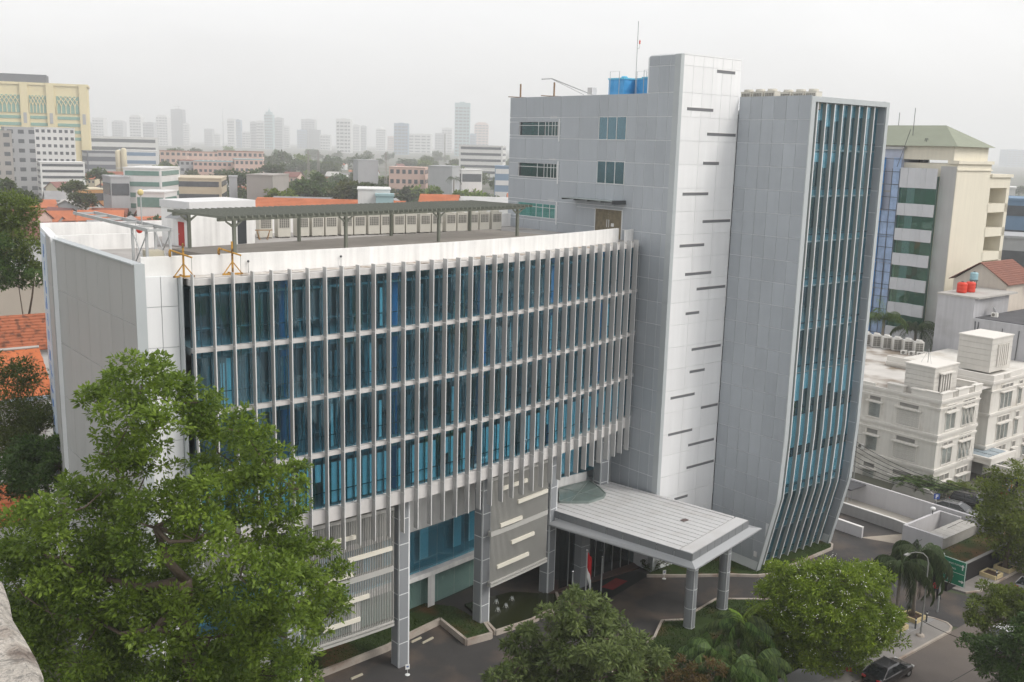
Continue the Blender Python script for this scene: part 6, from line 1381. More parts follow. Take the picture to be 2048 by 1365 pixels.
a = atY(350, 212, 4300); o = thing('tower_crane', 'faint tower crane on top of the dark skyline tower', 'crane', (a[0]-2, 4350, a[2]-14)); m_ = MB(); m_.tube([(0, 0, 0), (0, 0, 16)], .8, 4); m_.build('mast', FW['conc'], o); m_ = MB(); m_.tube([(-22, 0, 13), (9, 0, 14)], .7, 4); m_.build('jib', FW['conc'], o)
for k, x in enumerate((617, 637, 772, 890)):
    a = atY(x, 325 if k < 3 else 268, 640 if k < 3 else 1100); o = thing('lattice_mast', 'thin lattice phone mast among the rooftops, %s from left' % ('first', 'second', 'third', 'fourth')[k], 'mast', (a[0], a[1], 0)); m_ = MB(); h_ = a[2] if k == 3 else 32
    for s_ in ((-1, -1), (1, -1), (0, 1)): m_.tube([(s_[0], s_[1], 0), (s_[0]*.3, s_[1]*.3, h_)], .14, 4)
    m_.build('legs', FW['conc'], o); m_ = MB()
    for q in range(8): z = h_*q/8; m_.tube([(-1+.08*q, -1+.08*q, z), (1-.09*q, -1+.08*q, z+h_/8)], .08, 4)
    m_.build('lacing', FW['conc'], o)
# filler: low houses out to the haze
HW = [FW['white'], FW['cream'], FW['grey'], FW['pink'], FW['conc']]; HR = [OR2, OR2, OR3, GYR, BRN, OR2, pm('pale_sheet_roof', (.45, .44, .42))]
rnm = {OR2.name: 'orange-tiled', OR3.name: 'rust-roofed', GYR.name: 'grey-roofed', BRN.name: 'brown-roofed', 'pale_sheet_roof': 'pale-roofed'}
hmesh = []
for k in range(6):
    wv, dv, hv, rv = [(9, 7, 5, 2.2), (12, 8, 6.5, 2.6), (7, 9, 5, 2.0), (14, 9, 8, 2.4), (10, 10, 7, 2.8), (16, 8, 5.5, 2.2)][k]
    hmesh.append((wv, dv, hv, rv))
hm = {}
def house_parts(k, wi, ri):
    key = (k, wi, ri)
    if key not in hm:
        wv, dv, hv, rv = hmesh[k]; m1 = MB(); m1.box(-wv/2, wv/2, -dv/2, dv/2, 0, hv); m1.add([(-wv/2, -dv/2, hv), (-wv/2, dv/2, hv), (-wv/2, 0, hv+rv), (wv/2, -dv/2, hv), (wv/2, dv/2, hv), (wv/2, 0, hv+rv)], [(1, 0, 2), (3, 4, 5)])
        m2 = MB(); o_ = .6
        for s_ in (-1, 1): m2.hexa([(-wv/2-o_, s_*(dv/2+o_), hv-.35), (wv/2+o_, s_*(dv/2+o_), hv-.35), (wv/2+o_, 0, hv+rv), (-wv/2-o_, 0, hv+rv), (-wv/2-o_, s_*(dv/2+o_), hv-.15), (wv/2+o_, s_*(dv/2+o_), hv-.15), (wv/2+o_, 0, hv+rv+.2), (-wv/2-o_, 0, hv+rv+.2)])
        m3 = MB(); n = int(wv/3)
        for i in range(n): m3.box(-wv/2+wv*(i+.3)/n, -wv/2+wv*(i+.75)/n, -dv/2-.06, -dv/2+.02, hv-2.6, hv-1.2)
        hm[key] = (m1.mesh('wall', HW[wi]), m2.mesh('roof', HR[ri]), m3.mesh('window_row', BD))
    return hm[key]
zone = lambda X, Y: 'near rooftops' if Y < 420 else ('middle-distance rooftops' if Y < 800 else 'far hazy rooftops')
def spot(x): return 'below the market block' if x < 110 else ('below the white factory' if x < 230 else ('by the green-banded office' if x < 330 else ('under the pink apartments' if x < 530 else ('behind the pergola' if x < 780 else ('close left of the tower' if x < 1100 else 'right of the office')))))
def fill(n, x0, x1, Ys, seed, side):
    rr = random.Random(seed); c = 0; used = []
    while c < n:
        Y = Ys[0]*(Ys[1]/Ys[0])**rr.random(); x = rr.uniform(x0, x1); X = (x-1024)/FPX*Y*1.02
        if any(abs(X-q[0])+abs(Y-q[1]) < 13 for q in used): 
            if rr.random() < .9: continue
        used.append((X, Y)); k = rr.randrange(6); wi = rr.randrange(5); ri = rr.randrange(7)
        ms = house_parts(k, wi, ri); rn_ = rnm[HR[ri].name]
        o = thing('low_house', 'low %s house with %s walls among the %s, %s' % (rn_, ('white', 'cream', 'grey', 'pink', 'concrete')[wi], zone(X, Y), spot(x)), 'house', (X, Y, 0), rr.choice((.2, .6, -.3, 1.2, 1.7))+rr.uniform(-.15, .15), 'low houses of the city behind, %s' % spot(x))
        o.scale = (1, 1, rr.uniform(.8, 1.35))
        for nm_, me_ in zip(('wall', 'roof', 'window_row'), ms): place(nm_, me_, o)
        c += 1
fill(75, -60, 600, (140, 420), 1, 'left of the tower'); fill(60, 40, 560, (230, 420), 12, 'left of the tower'); fill(100, -20, 1160, (380, 800), 2, 'left of the tower'); fill(62, 150, 1160, (800, 1500), 3, 'left of the tower'); fill(15, 1930, 2110, (230, 1300), 4, 'right of the office')
fill(30, -700, 900, (-0.0+118, 140), 5, 'left of the tower') if False else None

def across(n, seed):
    rr = random.Random(seed)
    for i in range(n):
        a_ = -20+i*11+rr.uniform(-2, 2)
        for b_ in (44, 62, 82):
            k = rr.randrange(6); wi = rr.choice((0, 0, 1, 2)); ri = rr.choice((3, 6, 6)); ms = house_parts(k, wi, ri)
            o = thing('street_house', 'low %s house on the far side of the street' % rnm[HR[ri].name], 'house', S(a_+rr.uniform(-2, 2), b_+rr.uniform(-2, 2), 0), TH+rr.choice((0, 1.57)), 'houses across the street'); o.scale = (1, 1, rr.uniform(.9, 1.6))
            for nm_, me_ in zip(('wall', 'roof', 'window_row'), ms): place(nm_, me_, o)
across(14, 21)
# ================================================================ trees and plants
BARK = pm('bark', (.13, .10, .075), rough=.95, var=.25, scale=2, fine=.15, bump=.6, bscale=9)
BARKG = pm('palm_trunk', (.24, .21, .18), rough=.95, var=.2, scale=2, fine=.1, bump=.4)
L_BIG = leafm('leaf_big_tree', (.050, .094, .012), (.23, .31, .038)); L_MID = leafm('leaf_whorl_tree', (.065, .115, .030), (.25, .34, .11)); L_FRA = leafm('leaf_frangipani', (.08, .165, .016), (.30, .44, .04)); L_DRK = leafm('leaf_dark', (.028, .058, .012), (.095, .15, .030)); L_OLV = leafm('leaf_olive', (.045, .070, .016), (.14, .17, .038)); L_YEL = leafm('leaf_rusty', (.09, .075, .022), (.22, .15, .05)); L_PALM = leafm('leaf_palm', (.030, .062, .014), (.13, .20, .045)); L_PALMD = leafm('leaf_palm_dark', (.03, .05, .018), (.09, .13, .045)); L_PALMY = leafm('leaf_palm_young', (.10, .16, .02), (.24, .33, .04)); L_FAR = leafm('leaf_far', (.028, .055, .014), (.09, .135, .034)); L_LIME = leafm('leaf_light', (.06, .095, .012), (.17, .22, .035))
def foliage(clumps, n, L, W, seed, sub=12, spread=.30, up=.35, flat=1.0):
    r_ = np.random.default_rng(seed); C = np.array(clumps, float); wgt = C[:, 3]**2; wgt /= wgt.sum(); V = []; T = []
    for (cx, cy, cz, r), f in zip(C, wgt):
        k = max(30, int(n*f)); ns = max(5, int(sub*(.7+.3*r)))
        d = r_.normal(size=(ns, 3)); d[:, 2] += .35; d /= np.linalg.norm(d, axis=1)[:, None]
        sc = d*r*(.45+.55*r_.random((ns, 1))**.6); sc[:, 2] *= .85*flat; st = r_.random(ns)
        which = r_.integers(0, ns, k); g = r_.normal(size=(k, 3)); g /= np.linalg.norm(g, axis=1)[:, None]; g *= (r_.random((k, 1))**.45)*r*spread*1.25; g[:, 2] *= .7
        p = sc[which]+g
        ax = g/(np.linalg.norm(g, axis=1)[:, None]+1e-6)+r_.normal(size=(k, 3))*.45; ax[:, 2] += up-.35*r_.random(k); ax /= np.linalg.norm(ax, axis=1)[:, None]
        nn = r_.normal(size=(k, 3))*.55; nn[:, 2] += 1.0; sd = np.cross(ax, nn); sd /= np.linalg.norm(sd, axis=1)[:, None]+1e-6
        nr = np.cross(sd, ax); ll = (L*(.65+.7*r_.random((k, 1)))); ww = ll*W/L
        p = p+np.array([cx, cy, cz])
        q = np.stack([p, p+ax*ll*.45+sd*ww*.5+nr*ll*.06, p+ax*ll-nr*ll*.10, p+ax*ll*.45-sd*ww*.5+nr*ll*.06], 1)
        V.append(q.reshape(-1, 3)); T.append(np.clip(.05+.25*r_.random()+.32*st[which]+.5*r_.random(k)**1.5, 0, 1))
    V = np.concatenate(V); T = np.concatenate(T); return V, np.arange(len(V)).reshape(-1, 4), T
def limbs(base, clumps, r0, seed, trunk_top=.55, lean=(0, 0), fork=3):
    """tapered trunk, a few main limbs and a branch to every clump; all relative to the base"""
    rr = random.Random(seed); C = [np.array(c[:3]) for c in clumps]; top = max(c[2] for c in C); cen = np.mean(C, 0); tz = top*trunk_top
    k = np.array([cen[0]*.35+lean[0], cen[1]*.35+lean[1], tz]); m = MB()
    m.tube([(0, 0, -.3), (rr.uniform(-.1, .1), 0, tz*.1), (k[0]*.4, k[1]*.4, tz*.5), tuple(k)], [r0*1.5, r0, r0*.82, r0*.62], 9); tr = m
    b = MB(); hubs = [k]
    order = sorted(C, key=lambda c: np.linalg.norm(c-k))
    nodes = [(k, r0*.6)]
    for c in order:
        best = min(nodes, key=lambda q: np.linalg.norm(q[0]-c)+.25*abs(q[0][2]-c[2])+(3 if q[0][2] > c[2]+1 else 0))
        p, rad = best; r1 = max(.035, rad*.62); mid = (p+c)/2+np.array([rr.uniform(-.3, .3), rr.uniform(-.3, .3), -.12*np.linalg.norm(c-p)])
        e = c+np.array([0, 0, -.15]); b.tube([tuple(p), tuple(mid), tuple(e)], [rad*.75, r1, r1*.55], 6); nodes.append((e, r1*.8))
        for _ in range(3):
            t = e+np.array([rr.uniform(-1, 1), rr.uniform(-1, 1), rr.uniform(-.2, .8)])*.75; b.tube([tuple(e), tuple(t)], [max(.02, r1*.4), .012], 4)
    return tr, b
def tree(name, lab, base, clumps, n, L, W, leaf, r0=.35, seed=1, group=None, cat='tree', bark=BARK, **k):
    b = np.array([base[0], base[1], base[2] if len(base) > 2 else 0.]); cl = [(c[0]-b[0], c[1]-b[1], c[2]-b[2], c[3]) for c in clumps]
    o = thing(name, lab, cat, b, 0, group); tr, br = limbs(b, cl, r0, seed, **{q: k.pop(q) for q in list(k) if q in ('trunk_top', 'lean')})
    tr.build('trunk', bark, o, smooth=True); br.build('branches', bark, o, smooth=True)
    V, F, T = foliage(cl, n, L, W, seed, **k); tri_mesh('crown', V, F, leaf, T, o); return o
def pxc(lst, Y0, spread=3., seed=0, k=1.):
    """clumps from where the photo shows foliage: x, y, radius in pixels; each gets its own distance round Y0"""
    rr = random.Random(seed); out = []
    for q in lst:
        x, y, r = q[:3]; Y = Y0+(q[3] if len(q) > 3 else rr.uniform(-spread, spread)); p = atY(x, y, Y); out.append((p[0], p[1], p[2], k*r*np.linalg.norm(p-[0, 0, CAMZ])/FPX))
    return out
big = [(285, 752, 62), (225, 790, 52), (190, 800, 40), (335, 790, 62), (395, 800, 45), (255, 850, 70), (330, 850, 55), (430, 860, 75), (490, 860, 52), (215, 905, 45), (465, 920, 78), (535, 925, 58), (585, 950, 36), (235, 950, 55), (300, 925, 50), (420, 985, 60), (500, 990, 70), (555, 1010, 55), (600, 975, 22), (255, 1000, 48), (150, 1010, 62), (95, 1035, 60), (205, 1060, 80), (35, 1080, 70), (310, 1050, 85), (390, 1075, 80), (350, 990, 42), (470, 1060, 45), (560, 1085, 70), (620, 1120, 65), (655, 1165, 50), (680, 1205, 30), (120, 1110, 90), (40, 1170, 85), (200, 1150, 80), (300, 1150, 90), (390, 1170, 85), (480, 1150, 60), (545, 1165, 70), (600, 1200, 70), (640, 1240, 45), (100, 1220, 95), (200, 1240, 95), (310, 1250, 95), (420, 1270, 95), (500, 1240, 70), (570, 1270, 80), (60, 1300, 80), (160, 1320, 100), (280, 1345, 100), (400, 1360, 100), (510, 1345, 95), (590, 1340, 50), (230, 1400, 90), (460, 1420, 90), (340, 1420, 90), (110, 1390, 80), (545, 1400, 60), (20, 1240, 70), (5, 1130, 50)]
tree('broadleaf_tree', 'very large leafy tree filling the lower left before the wing', (-15.2, 44.5), pxc(big, 44.5, 3.4, 3, .95), 110000, .25, .12, L_BIG, .55, 21, trunk_top=.62, sub=13, spread=.285)
mid_ = [(1160, 1225, 42), (1095, 1250, 48), (1185, 1255, 50), (1235, 1275, 45), (1130, 1290, 55), (1050, 1290, 40), (1200, 1310, 55), (1275, 1300, 42), (1090, 1330, 55), (1030, 1340, 40), (1150, 1345, 60), (1240, 1340, 55), (1310, 1330, 32), (1000, 1360, 30), (1060, 1380, 55), (1190, 1385, 60), (1280, 1385, 50), (1125, 1415, 60), (1150, 1200, 25), (1190, 1205, 22)]
tree('broadleaf_tree', 'grey-green tree with whorled leaves at the bottom centre', (4.6, 57.5), pxc(mid_, 57.5, 2.0, 5), 20000, .36, .13, L_MID, .22, 31, trunk_top=.45, sub=9, spread=.26, up=.15)
fra = []
rf_ = random.Random(8)
for i in range(90):
    th = i*2.39996; q = math.sqrt((i+.5)/90); q *= rf_.uniform(.9, 1.1); x = 1655+q*126*math.cos(th)+8*math.sin(3*th); y = 1232+q*108*math.sin(th)+7*math.cos(4*th); fra.append((x, y, rf_.uniform(17, 36), -max(0, 1-q*q)**.5*3.8+rf_.uniform(-.4, .4)))
tree('frangipani_tree', 'round bright green tree dotted with white flowers beside the street', (*S(-.4, 17.4), .2), pxc(fra, 68.5), 60000, .27, .095, L_FRA, .22, 41, trunk_top=.4, sub=9, spread=.36)
tr_o = [o for o in COL.objects if o.name.startswith('frangipani_tree')][0]
cl = pxc(fra, 68.5); r_ = np.random.default_rng(3); V = []; k = 0; FLW = pm('white_petal', (.80, .78, .72), rough=.6, var=.03)
for j in range(480):
    c = cl[r_.integers(len(cl))]; d = r_.normal(size=3); d[2] = abs(d[2])+.3; d[1] -= .5; d /= np.linalg.norm(d); p = np.array(c[:3])+d*c[3]*1.08-np.array(tr_o.location)
    for t in range(3 if r_.random() < .6 else 1):
        q = p+r_.normal(size=3)*.10; a1 = r_.normal(size=3); a1 -= d*(a1@d); a1 /= np.linalg.norm(a1); b1 = np.cross(d, a1); s_ = .034
        V.append([q+a1*s_, q+b1*s_+d*.02, q-a1*s_, q-b1*s_+d*.02])
V = np.array(V).reshape(-1, 3); fo = tri_mesh('flowers', V, np.arange(len(V)).reshape(-1, 4), FLW, None, tr_o); fo['kind'] = 'stuff'
# right-hand street trees
rt = [(2000, 985, 42), (2035, 970, 45), (1985, 1030, 38), (2025, 1030, 48), (1995, 1075, 36), (2040, 1080, 45), (2015, 1105, 30), (2060, 1020, 45), (1975, 1060, 22), (2065, 1110, 40), (2030, 1125, 28), (2085, 1060, 45)]
tree('broadleaf_tree', 'dense dark tree standing over the pavement at the right edge', (*S(27.6, 19.1), .4), pxc(rt, 87.5, 2), 16000, .28, .14, L_BIG, .22, 51, trunk_top=.4, sub=12)
st1 = [(1985, 1195, 30), (2020, 1205, 32), (1960, 1225, 28), (2000, 1235, 32), (1945, 1240, 14), (2040, 1230, 30), (1980, 1255, 22), (2065, 1215, 30)]
tree('broadleaf_tree', 'light green spreading tree leaning over the street, right edge', (*S(14.5, 31.5), 0), pxc(st1, 66, 1.5), 9000, .22, .10, L_LIME, .16, 61, trunk_top=.5)
st2 = [(1945, 1290, 20), (1975, 1300, 26), (2010, 1310, 36), (2045, 1290, 40), (1990, 1335, 30), (2030, 1345, 40), (2060, 1330, 40), (2065, 1260, 30), (2020, 1375, 35), (1965, 1325, 18)]
tree('broadleaf_tree', 'dark drooping tree in the lower right corner over the white car', (*S(14.0, 34.5), 0), pxc(st2, 62, 1.8), 13000, .24, .10, L_DRK, .18, 71, trunk_top=.5)
# left trees behind the big one
lt = [(25, 770, 50), (60, 820, 55), (20, 840, 60), (90, 860, 45), (70, 905, 50), (110, 830, 30), (15, 905, 55), (0, 735, 35), (105, 915, 35), (45, 880, 55)]
tree('broadleaf_tree', 'olive-green tree between the orange roof and the wing', (-37, 77), pxc(lt, 76, 2), 17000, .26, .12, L_OLV, .3, 81, sub=11)
lt2 = [(50, 920, 45), (90, 945, 50), (20, 950, 48), (70, 975, 40), (120, 930, 30), (5, 985, 30), (105, 900, 30)]
tree('broadleaf_tree', 'darker green tree below the olive one beside the annexe', (-33, 72), pxc(lt2, 71, 1.5), 11000, .28, .13, L_DRK, .25, 91)
lt3 = [(15, 425, 40), (45, 450, 35), (20, 480, 45), (60, 500, 35), (30, 530, 40), (70, 540, 28), (0, 450, 40), (85, 545, 18), (50, 420, 25)]
tree('broadleaf_tree', 'tree with yellowing leaves at the left edge above the beige wall', (-60, 122), pxc(lt3, 121, 2), 9000, .42, .2, L_LIME, .3, 101)
lt4 = [(10, 505, 35), (35, 555, 25), (5, 550, 30), (75, 555, 20)]
tree('broadleaf_tree', 'dark shrubby tree under the yellowing one at the left edge', (-58, 118), pxc(lt4, 117, 1), 4000, .4, .2, L_DRK, .2, 111)
sh = [(1250, 1345, 24), (1300, 1355, 26), (1345, 1345, 22), (1390, 1352, 24), (1435, 1345, 20), (1270, 1380, 35), (1330, 1385, 35), (1400, 1385, 35), (1415, 1325, 12), (1360, 1320, 10)]
tree('leafy_shrub', 'rusty yellow-green shrub at the bottom edge beside the palms', (*S(-12.5, 16.2), .2), pxc(sh, 61.5, .8), 8000, .2, .07, L_YEL, .06, 121, cat='shrub')
sb = [(1290, 1130, 10), (1310, 1128, 10), (1328, 1120, 10), (1340, 1122, 8), (1300, 1136, 8)]
tree('shrub', 'small dark shrub at the foot of the white tower', (*S(1.4, 1.0), .16), pxc(sb, 85.6, .3), 1500, .14, .05, L_DRK, .03, 131, cat='shrub')
gc_ = []
for i in range(70):
    a_, b_ = random.Random(900+i).uniform(-16, 7), random.Random(950+i).uniform(12.2, 18.0)
    gc_.append((*S(a_, b_), .45, random.Random(970+i).uniform(.5, .95)))
V, F, T = foliage(gc_, 16000, .3, .09, 77, sub=6, spread=.4, flat=.6); go_ = tri_mesh('ground_cover', V, F, L_DRK, T); tag(go_, 'dark leafy ground cover under the garden palms', 'ground cover', kind='stuff')
# ---- palms
def frond_mesh(seed, Lr, arch, nl, ll, droop, leaf):
    rr = np.random.default_rng(seed); ts = np.linspace(0, 1, 9); V = []; F = []; T = []
    ang = arch[0]+(arch[1]-arch[0])*ts**1.25; xs = np.concatenate([[0], np.cumsum(np.cos(ang[:-1])*Lr/8)]); zs = np.concatenate([[0], np.cumsum(np.sin(ang[:-1])*Lr/8)])
    m = MB(); m.tube([(x, 0, z) for x, z in zip(xs, zs)], list(.035*(1-.85*ts)), 4)
    V0 = np.array(m.v)
    for f in m.f:
        if len(f) == 4: F.append(f); T.append(.7)
    V = list(V0); o = len(V)
    for i in range(nl):
        t = .12+.88*i/nl; x = np.interp(t, ts, xs); z = np.interp(t, ts, zs); a = np.interp(t, ts, ang); l = ll*math.sin(math.pi*(.15+.8*t))**.7*rr.uniform(.8, 1.15)
        for s in (-1, 1):
            dr = droop+rr.uniform(-.2, .2); d = np.array([math.cos(a)*.45, s*math.cos(dr), math.sin(a)*.45-math.sin(dr)]); d /= np.linalg.norm(d); p = np.array([x, 0, z]); w = np.array([.052, 0, 0]); e1_ = p+d*l*.55; e2_ = p+d*l*.9+np.array([0, 0, -.22*l])
            V += [p-w*.5, p+w*.5, e1_+w*.7, e1_-w*.7, e2_]; F += [[o, o+1, o+2, o+3], [o+3, o+2, o+4, o+4]]; T += [rr.random(), rr.random()]; o += 5
    me = bpy.data.meshes.new('frond'); me.from_pydata([tuple(map(float, v)) for v in V], [], [f if f[-1] != f[-2] else f[:3] for f in F]); me.materials.append(leaf)
    at = me.attributes.new('tint', 'FLOAT', 'FACE'); at.data.foreach_set('value', np.array(T, dtype=np.float32)); return me
def palm(lab, base, h, Lr, nf, leaf, seed, arch=(R(70), R(-55)), droop=.5, ll=.7, nl=30, r=.14, young=None, name='palm_tree', cat='palm', group=None, stems=1):
    rr = random.Random(seed); o = thing(name, lab, cat, base, rr.uniform(0, 6), group)
    fm = [frond_mesh(seed*7+i, Lr*(.85+.15*i), (arch[0]-R(22*i), arch[1]-R(12*i)), nl, ll, droop, leaf) for i in range(3)]
    for s_ in range(stems):
        ox, oy = (0, 0) if stems == 1 else (rr.uniform(-.5, .5), rr.uniform(-.5, .5)); hh_ = h*rr.uniform(.85, 1.05) if stems > 1 else h
        m = MB(); m.tube([(ox, oy, -.1), (ox+.05, oy, hh_*.3), (ox-.03, oy+.04, hh_*.7), (ox, oy, hh_)], [r*1.35, r, r*.9, r*.8], 8); m.build('trunk', BARKG, o, smooth=True)
        for i in range(nf):
            q = place('frond', fm[i % 3], o, (ox, oy, hh_-.05)); q.rotation_euler = (0, rr.uniform(-.15, .2), i*2.399+rr.uniform(-.2, .2)); q.scale = (rr.uniform(.85, 1.1),)*3
        if young:
            ym = frond_mesh(seed*7+9, Lr*1.05, (R(80), R(10)), nl, ll*.8, .2, young)
            for i in range(2): q = place('young_frond', ym, o, (ox, oy, hh_)); q.rotation_euler = (0, 0, 2.2*i+.6)
    return o
palm('drooping palm in the planter nearest the lamp, left of the pair', S(8.15, 19.35, .4), 5.2, 3.9, 34, L_PALMD, 3, (R(48), R(-108)), 1.15, 1.0, 40)
palm('drooping palm in the corner planter, right of the pair', S(10.9, 19.3, .4), 5.5, 3.8, 34, L_PALMD, 4, (R(50), R(-108)), 1.15, 1.0, 40)
for k, (x, y, Y, h, yg, lb) in enumerate(((1478, 1262, 66, 5.2, L_PALMY, 'feathery palm with one pale young frond below the canopy'), (1425, 1308, 64.5, 4.4, None, 'feathery palm at the left of the garden group'), (1510, 1330, 64, 4.2, None, 'feathery palm in front, right of the garden group'), (1465, 1345, 62.5, 3.6, None, 'low feathery palm at the bottom of the garden group'))):
    p = atY(x, y, Y); palm(lb, (p[0], p[1], .2), p[2]-.2, 2.9, 24, L_PALM, 10+k, (R(76), R(-68)), .85, .85, 46, .11, yg)
p = atY(1768, 640, 150); palm('yellow-crowned palm behind the white roof condensers', (p[0], p[1], 0), p[2], 4.4, 20, L_PALM, 21, (R(65), R(-70)), .7, 1.1, 26, .25, L_PALMY)
p = atY(1832, 660, 152); palm('dark palm in front of the green glazing', (p[0], p[1], 0), p[2], 4.6, 20, L_PALMD, 22, (R(65), R(-80)), .8, 1.1, 26, .25)
p = atY(908, 358, 560); palm('single fan of palm leaves beside the far white house', (p[0], p[1], 0), p[2], 5.5, 18, L_PALMD, 23, (R(50), R(-70)), .6, 1.4, 18, .4)
for k, (x, y) in enumerate(((1815, 985), (1838, 992), (1862, 990), (1880, 1000), (1912, 985), (1918, 992))):
    p = atz(x, y+8, 0); palm('areca palm clump by the white house wall, %s from left' % ('first', 'second', 'third', 'fourth', 'fifth', 'sixth')[k], (p[0], p[1], 0), 1.6 if k < 4 else 1.2, 1.9, 9, L_PALM if k < 4 else L_LIME, 30+k, (R(75), R(-30)), .3, .5, 18, .06, None, 'areca_palm', 'palm', 'areca palms by the white house', 2)
for k, (a, b) in enumerate(((38.5, 2.5), (38.2, 5.2))):
    o = thing('round_screen', ['grey round concrete screen behind the boundary wall, left', 'grey round concrete screen behind the boundary wall, right'][k], 'screen', S(a, b, 0), TH+R(90)); m_ = MB()
    pts_ = [(1.5*math.cos(t), 1.9*math.sin(t)) for t in np.linspace(0, math.pi, 12)]; n_ = len(pts_)
    m_.add([(x, 0, z) for x, z in pts_]+[(x, .2, z) for x, z in pts_], [tuple(range(n_)), tuple(range(2*n_-1, n_-1, -1))]+[(i, i+n_, (i+1) % n_+n_, (i+1) % n_) for i in range(n_)]); m_.build('slab', CONC, o)
# ---- trees among the far houses share a few crowns
fc = []
for k in range(6):
    rr = random.Random(200+k); cl = [(rr.uniform(-.55, .55), rr.uniform(-.55, .55), rr.uniform(.55, 1.15), rr.uniform(.3, .48)) for _ in range(9)]
    V, F, T = foliage(cl, 1500, .17, .11, 300+k, sub=8, spread=.34); ob = tri_mesh('crown_source', V, F, [L_FAR, L_OLV, L_FAR, L_BIG, L_FAR, L_DRK][k], T); fc.append(ob.data); bpy.data.objects.remove(ob)
tkm = MB().tube([(0, 0, -.05), (0, 0, .3), (.03, 0, .8)], [.06, .045, .02], 6).mesh('trunk', BARK)
def far_trees(n, x0, x1, Ys, seed, side, sc=(4, 8)):
    rr = random.Random(seed)
    for i in range(n):
        Y = Ys[0]*(Ys[1]/Ys[0])**rr.random(); x = rr.uniform(x0, x1); X = (x-1024)/FPX*Y*1.02; s = rr.uniform(*sc)
        o = thing('distant_tree', '%s tree among %s, %s' % (('rounded green', 'small green', 'dense green')[int(s*7) % 3], 'the near roofs' if Y < 330 else ('the mid-distance roofs' if Y < 750 else 'the far hazy roofs'), side if side == 'in the green belt' else spot(x)), 'tree', (X, Y, 0), rr.uniform(0, 6), 'trees in the city behind, %s' % side); o.scale = (s, s, s*rr.uniform(.8, 1.15))
        place('trunk', tkm, o); place('crown', fc[rr.randrange(6)], o)
far_trees(48, -40, 560, (200, 430), 1, 'left of the tower', (4, 8)); far_trees(70, 520, 1010, (360, 560), 2, 'in the green belt', (6, 11)); far_trees(95, 60, 1020, (500, 1100), 3, 'left of the tower', (6, 12)); far_trees(70, 150, 1020, (1000, 2200), 4, 'left of the tower', (9, 16)); far_trees(16, 1940, 2100, (300, 1500), 5, 'right of the office', (5, 10))
for k, (x, y, r) in enumerate(((30, 372, 42), (150, 365, 22), (170, 390, 26), (330, 335, 24), (545, 330, 20), (610, 375, 40), (650, 360, 40), (700, 370, 44), (750, 372, 36), (560, 385, 34), (480, 345, 26), (200, 345, 22))):
    Y = (330, 400, 380, 700, 700, 430, 470, 440, 430, 400, 560, 560)[k]; p = atY(x, y, Y); s = r*Y/FPX*1.1
    o = thing('distant_tree', 'big spreading tree in the city behind, %s from left' % ('first', 'second', 'fourth', 'fifth', 'seventh', 'ninth', 'tenth', 'eleventh', 'twelfth', 'eighth', 'sixth', 'third')[k], 'tree', (p[0], Y, max(0, p[2]-s*1.2)), k, 'big spreading trees behind the wing'); o.scale = (s*1.25, s*1.1, s); place('trunk', tkm, o); place('crown', fc[k % 6], o)
# ================================================================ cables, foreground parapet, haze
CAB = pm('black_cable', (.012, .012, .012), rough=.6)
def cable(lab, pts, r=.035, sag=.5):
    P = [np.array(p) for p in pts]; out = []
    for p, q in zip(P[:-1], P[1:]):
        for i in range(8): t = i/8; out.append(p+(q-p)*t+np.array([0, 0, -4*sag*t*(1-t)]))
    out.append(P[-1]); c0 = out[0].copy(); m = MB(); m.tube([tuple(p-c0) for p in out], r, 4); o = m.build('overhead_cable', CAB, loc=c0); tag(o, lab, 'cable', 'overhead cables on the right')
nth_ = ('topmost', 'second', 'third', 'fourth', 'fifth', 'lowest')
for k in range(6):
    cable('%s black cable of the bundle crossing before the white house' % nth_[k], [atY(1690, 868+k*11, 107), atY(1812, 938+k*7, 103), atY(1985, 990+k*4+(6 if k > 3 else 0), 99)], .03, .25)
for k, (x0, y0, Y0, x1, y1, Y1, lb) in enumerate(((1640, 1165, 86, 1995, 1010, 96, 'thin cable crossing above the driveway mouth'), (1790, 1155, 80, 1990, 1045, 92, 'lower thin cable beside the green sign'), (1840, 1240, 76, 1975, 1295, 70, 'thin cable slanting over the street corner'), (1900, 1365, 60, 2060, 1260, 64, 'cable running across the lower right street'))): cable(lb, [atY(x0, y0, Y0), atY(x1, y1, Y1)], .028, .2)
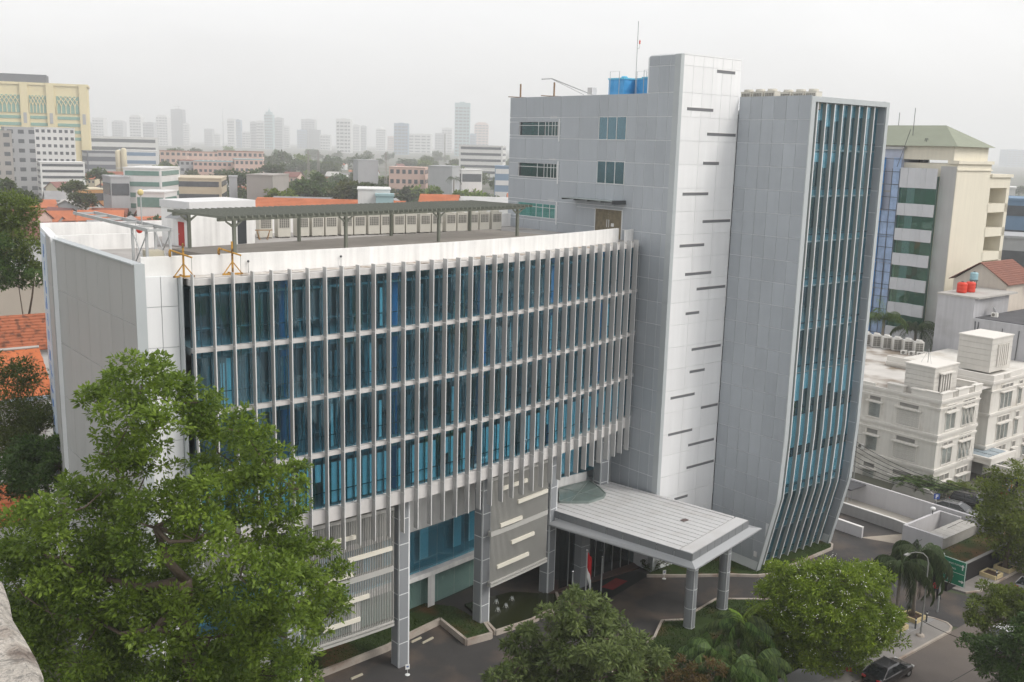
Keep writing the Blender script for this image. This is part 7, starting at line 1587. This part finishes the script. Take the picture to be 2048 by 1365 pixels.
# the roof edge the picture is taken from
q0, q1, q2 = atz(-60, 1090, 37.25), atz(18, 1200, 37.25), atz(88, 1375, 37.25)
RC = pm('weathered_concrete', (.40, .37, .33), rough=.95, var=.22, scale=6, fine=.16, bump=1.0, bscale=38, col2=(.15, .12, .10), c2scale=9, c2lo=.56, c2hi=.68)
dq = (q2-q0)[:2]; dq /= np.hypot(*dq); nq = np.array([dq[1], -dq[0]]); nq = nq if nq[0] < 0 else -nq
o = thing('roof_parapet', 'rough weathered concrete parapet corner, cut by the lower left corner of the frame', 'parapet', (q1[0], q1[1], 36.2), 0)
m_ = MB(); rr = random.Random(9); N_ = 40; top = []; 
for i in range(N_+1):
    t = -1.2+2.9*i/N_; p = q1[:2]+dq*t-q1[:2]; j_ = nq*rr.uniform(-.012, .012)+dq*rr.uniform(-.006, .006); z_ = 1.05+rr.uniform(-.006, .006)
    top.append((p+j_, p+j_*.5+nq*.02, p+nq*.42, z_))
vs = []; 
for a_, b_, c_, z_ in top: vs += [(a_[0], a_[1], -1.5), (a_[0], a_[1], z_-.02), (b_[0], b_[1], z_), (c_[0], c_[1], z_+.01), (c_[0], c_[1], -1.5)]
m_.add(vs, [(i*5+j, (i+1)*5+j, (i+1)*5+j+1, i*5+j+1) for i in range(N_) for j in range(4)]); m_.build('wall', RC, o)
m_ = MB(); c_ = nq*2.3; m_.prism([tuple(nq*.42+dq*-1.2), tuple(nq*.42+dq*1.7), tuple(nq*3+dq*1.7), tuple(nq*3+dq*-1.2)], -.4, -.1); m_.build('roof_deck', CONC, o)
# haze: one closed box of thin pale air round everything
hz = MB(); hz.box(-7200, 7200, -300, 9200, -4.6, 235); ho = hz.build('haze', [], None)
hmat = bpy.data.materials.new('haze_air'); hmat.use_nodes = True; t = hmat.node_tree; t.nodes.clear(); oo = t.nodes.new('ShaderNodeOutputMaterial'); pv_ = t.nodes.new('ShaderNodeVolumePrincipled')
pv_.inputs['Color'].default_value = (.972, .985, 1.0, 1); pv_.inputs['Density'].default_value = .00031; pv_.inputs['Anisotropy'].default_value = .2; t.links.new(pv_.outputs[0], oo.inputs['Volume'])
ho.data.materials.append(hmat); tag(ho, 'pale city haze filling the air over the rooftops', 'haze', kind='stuff')
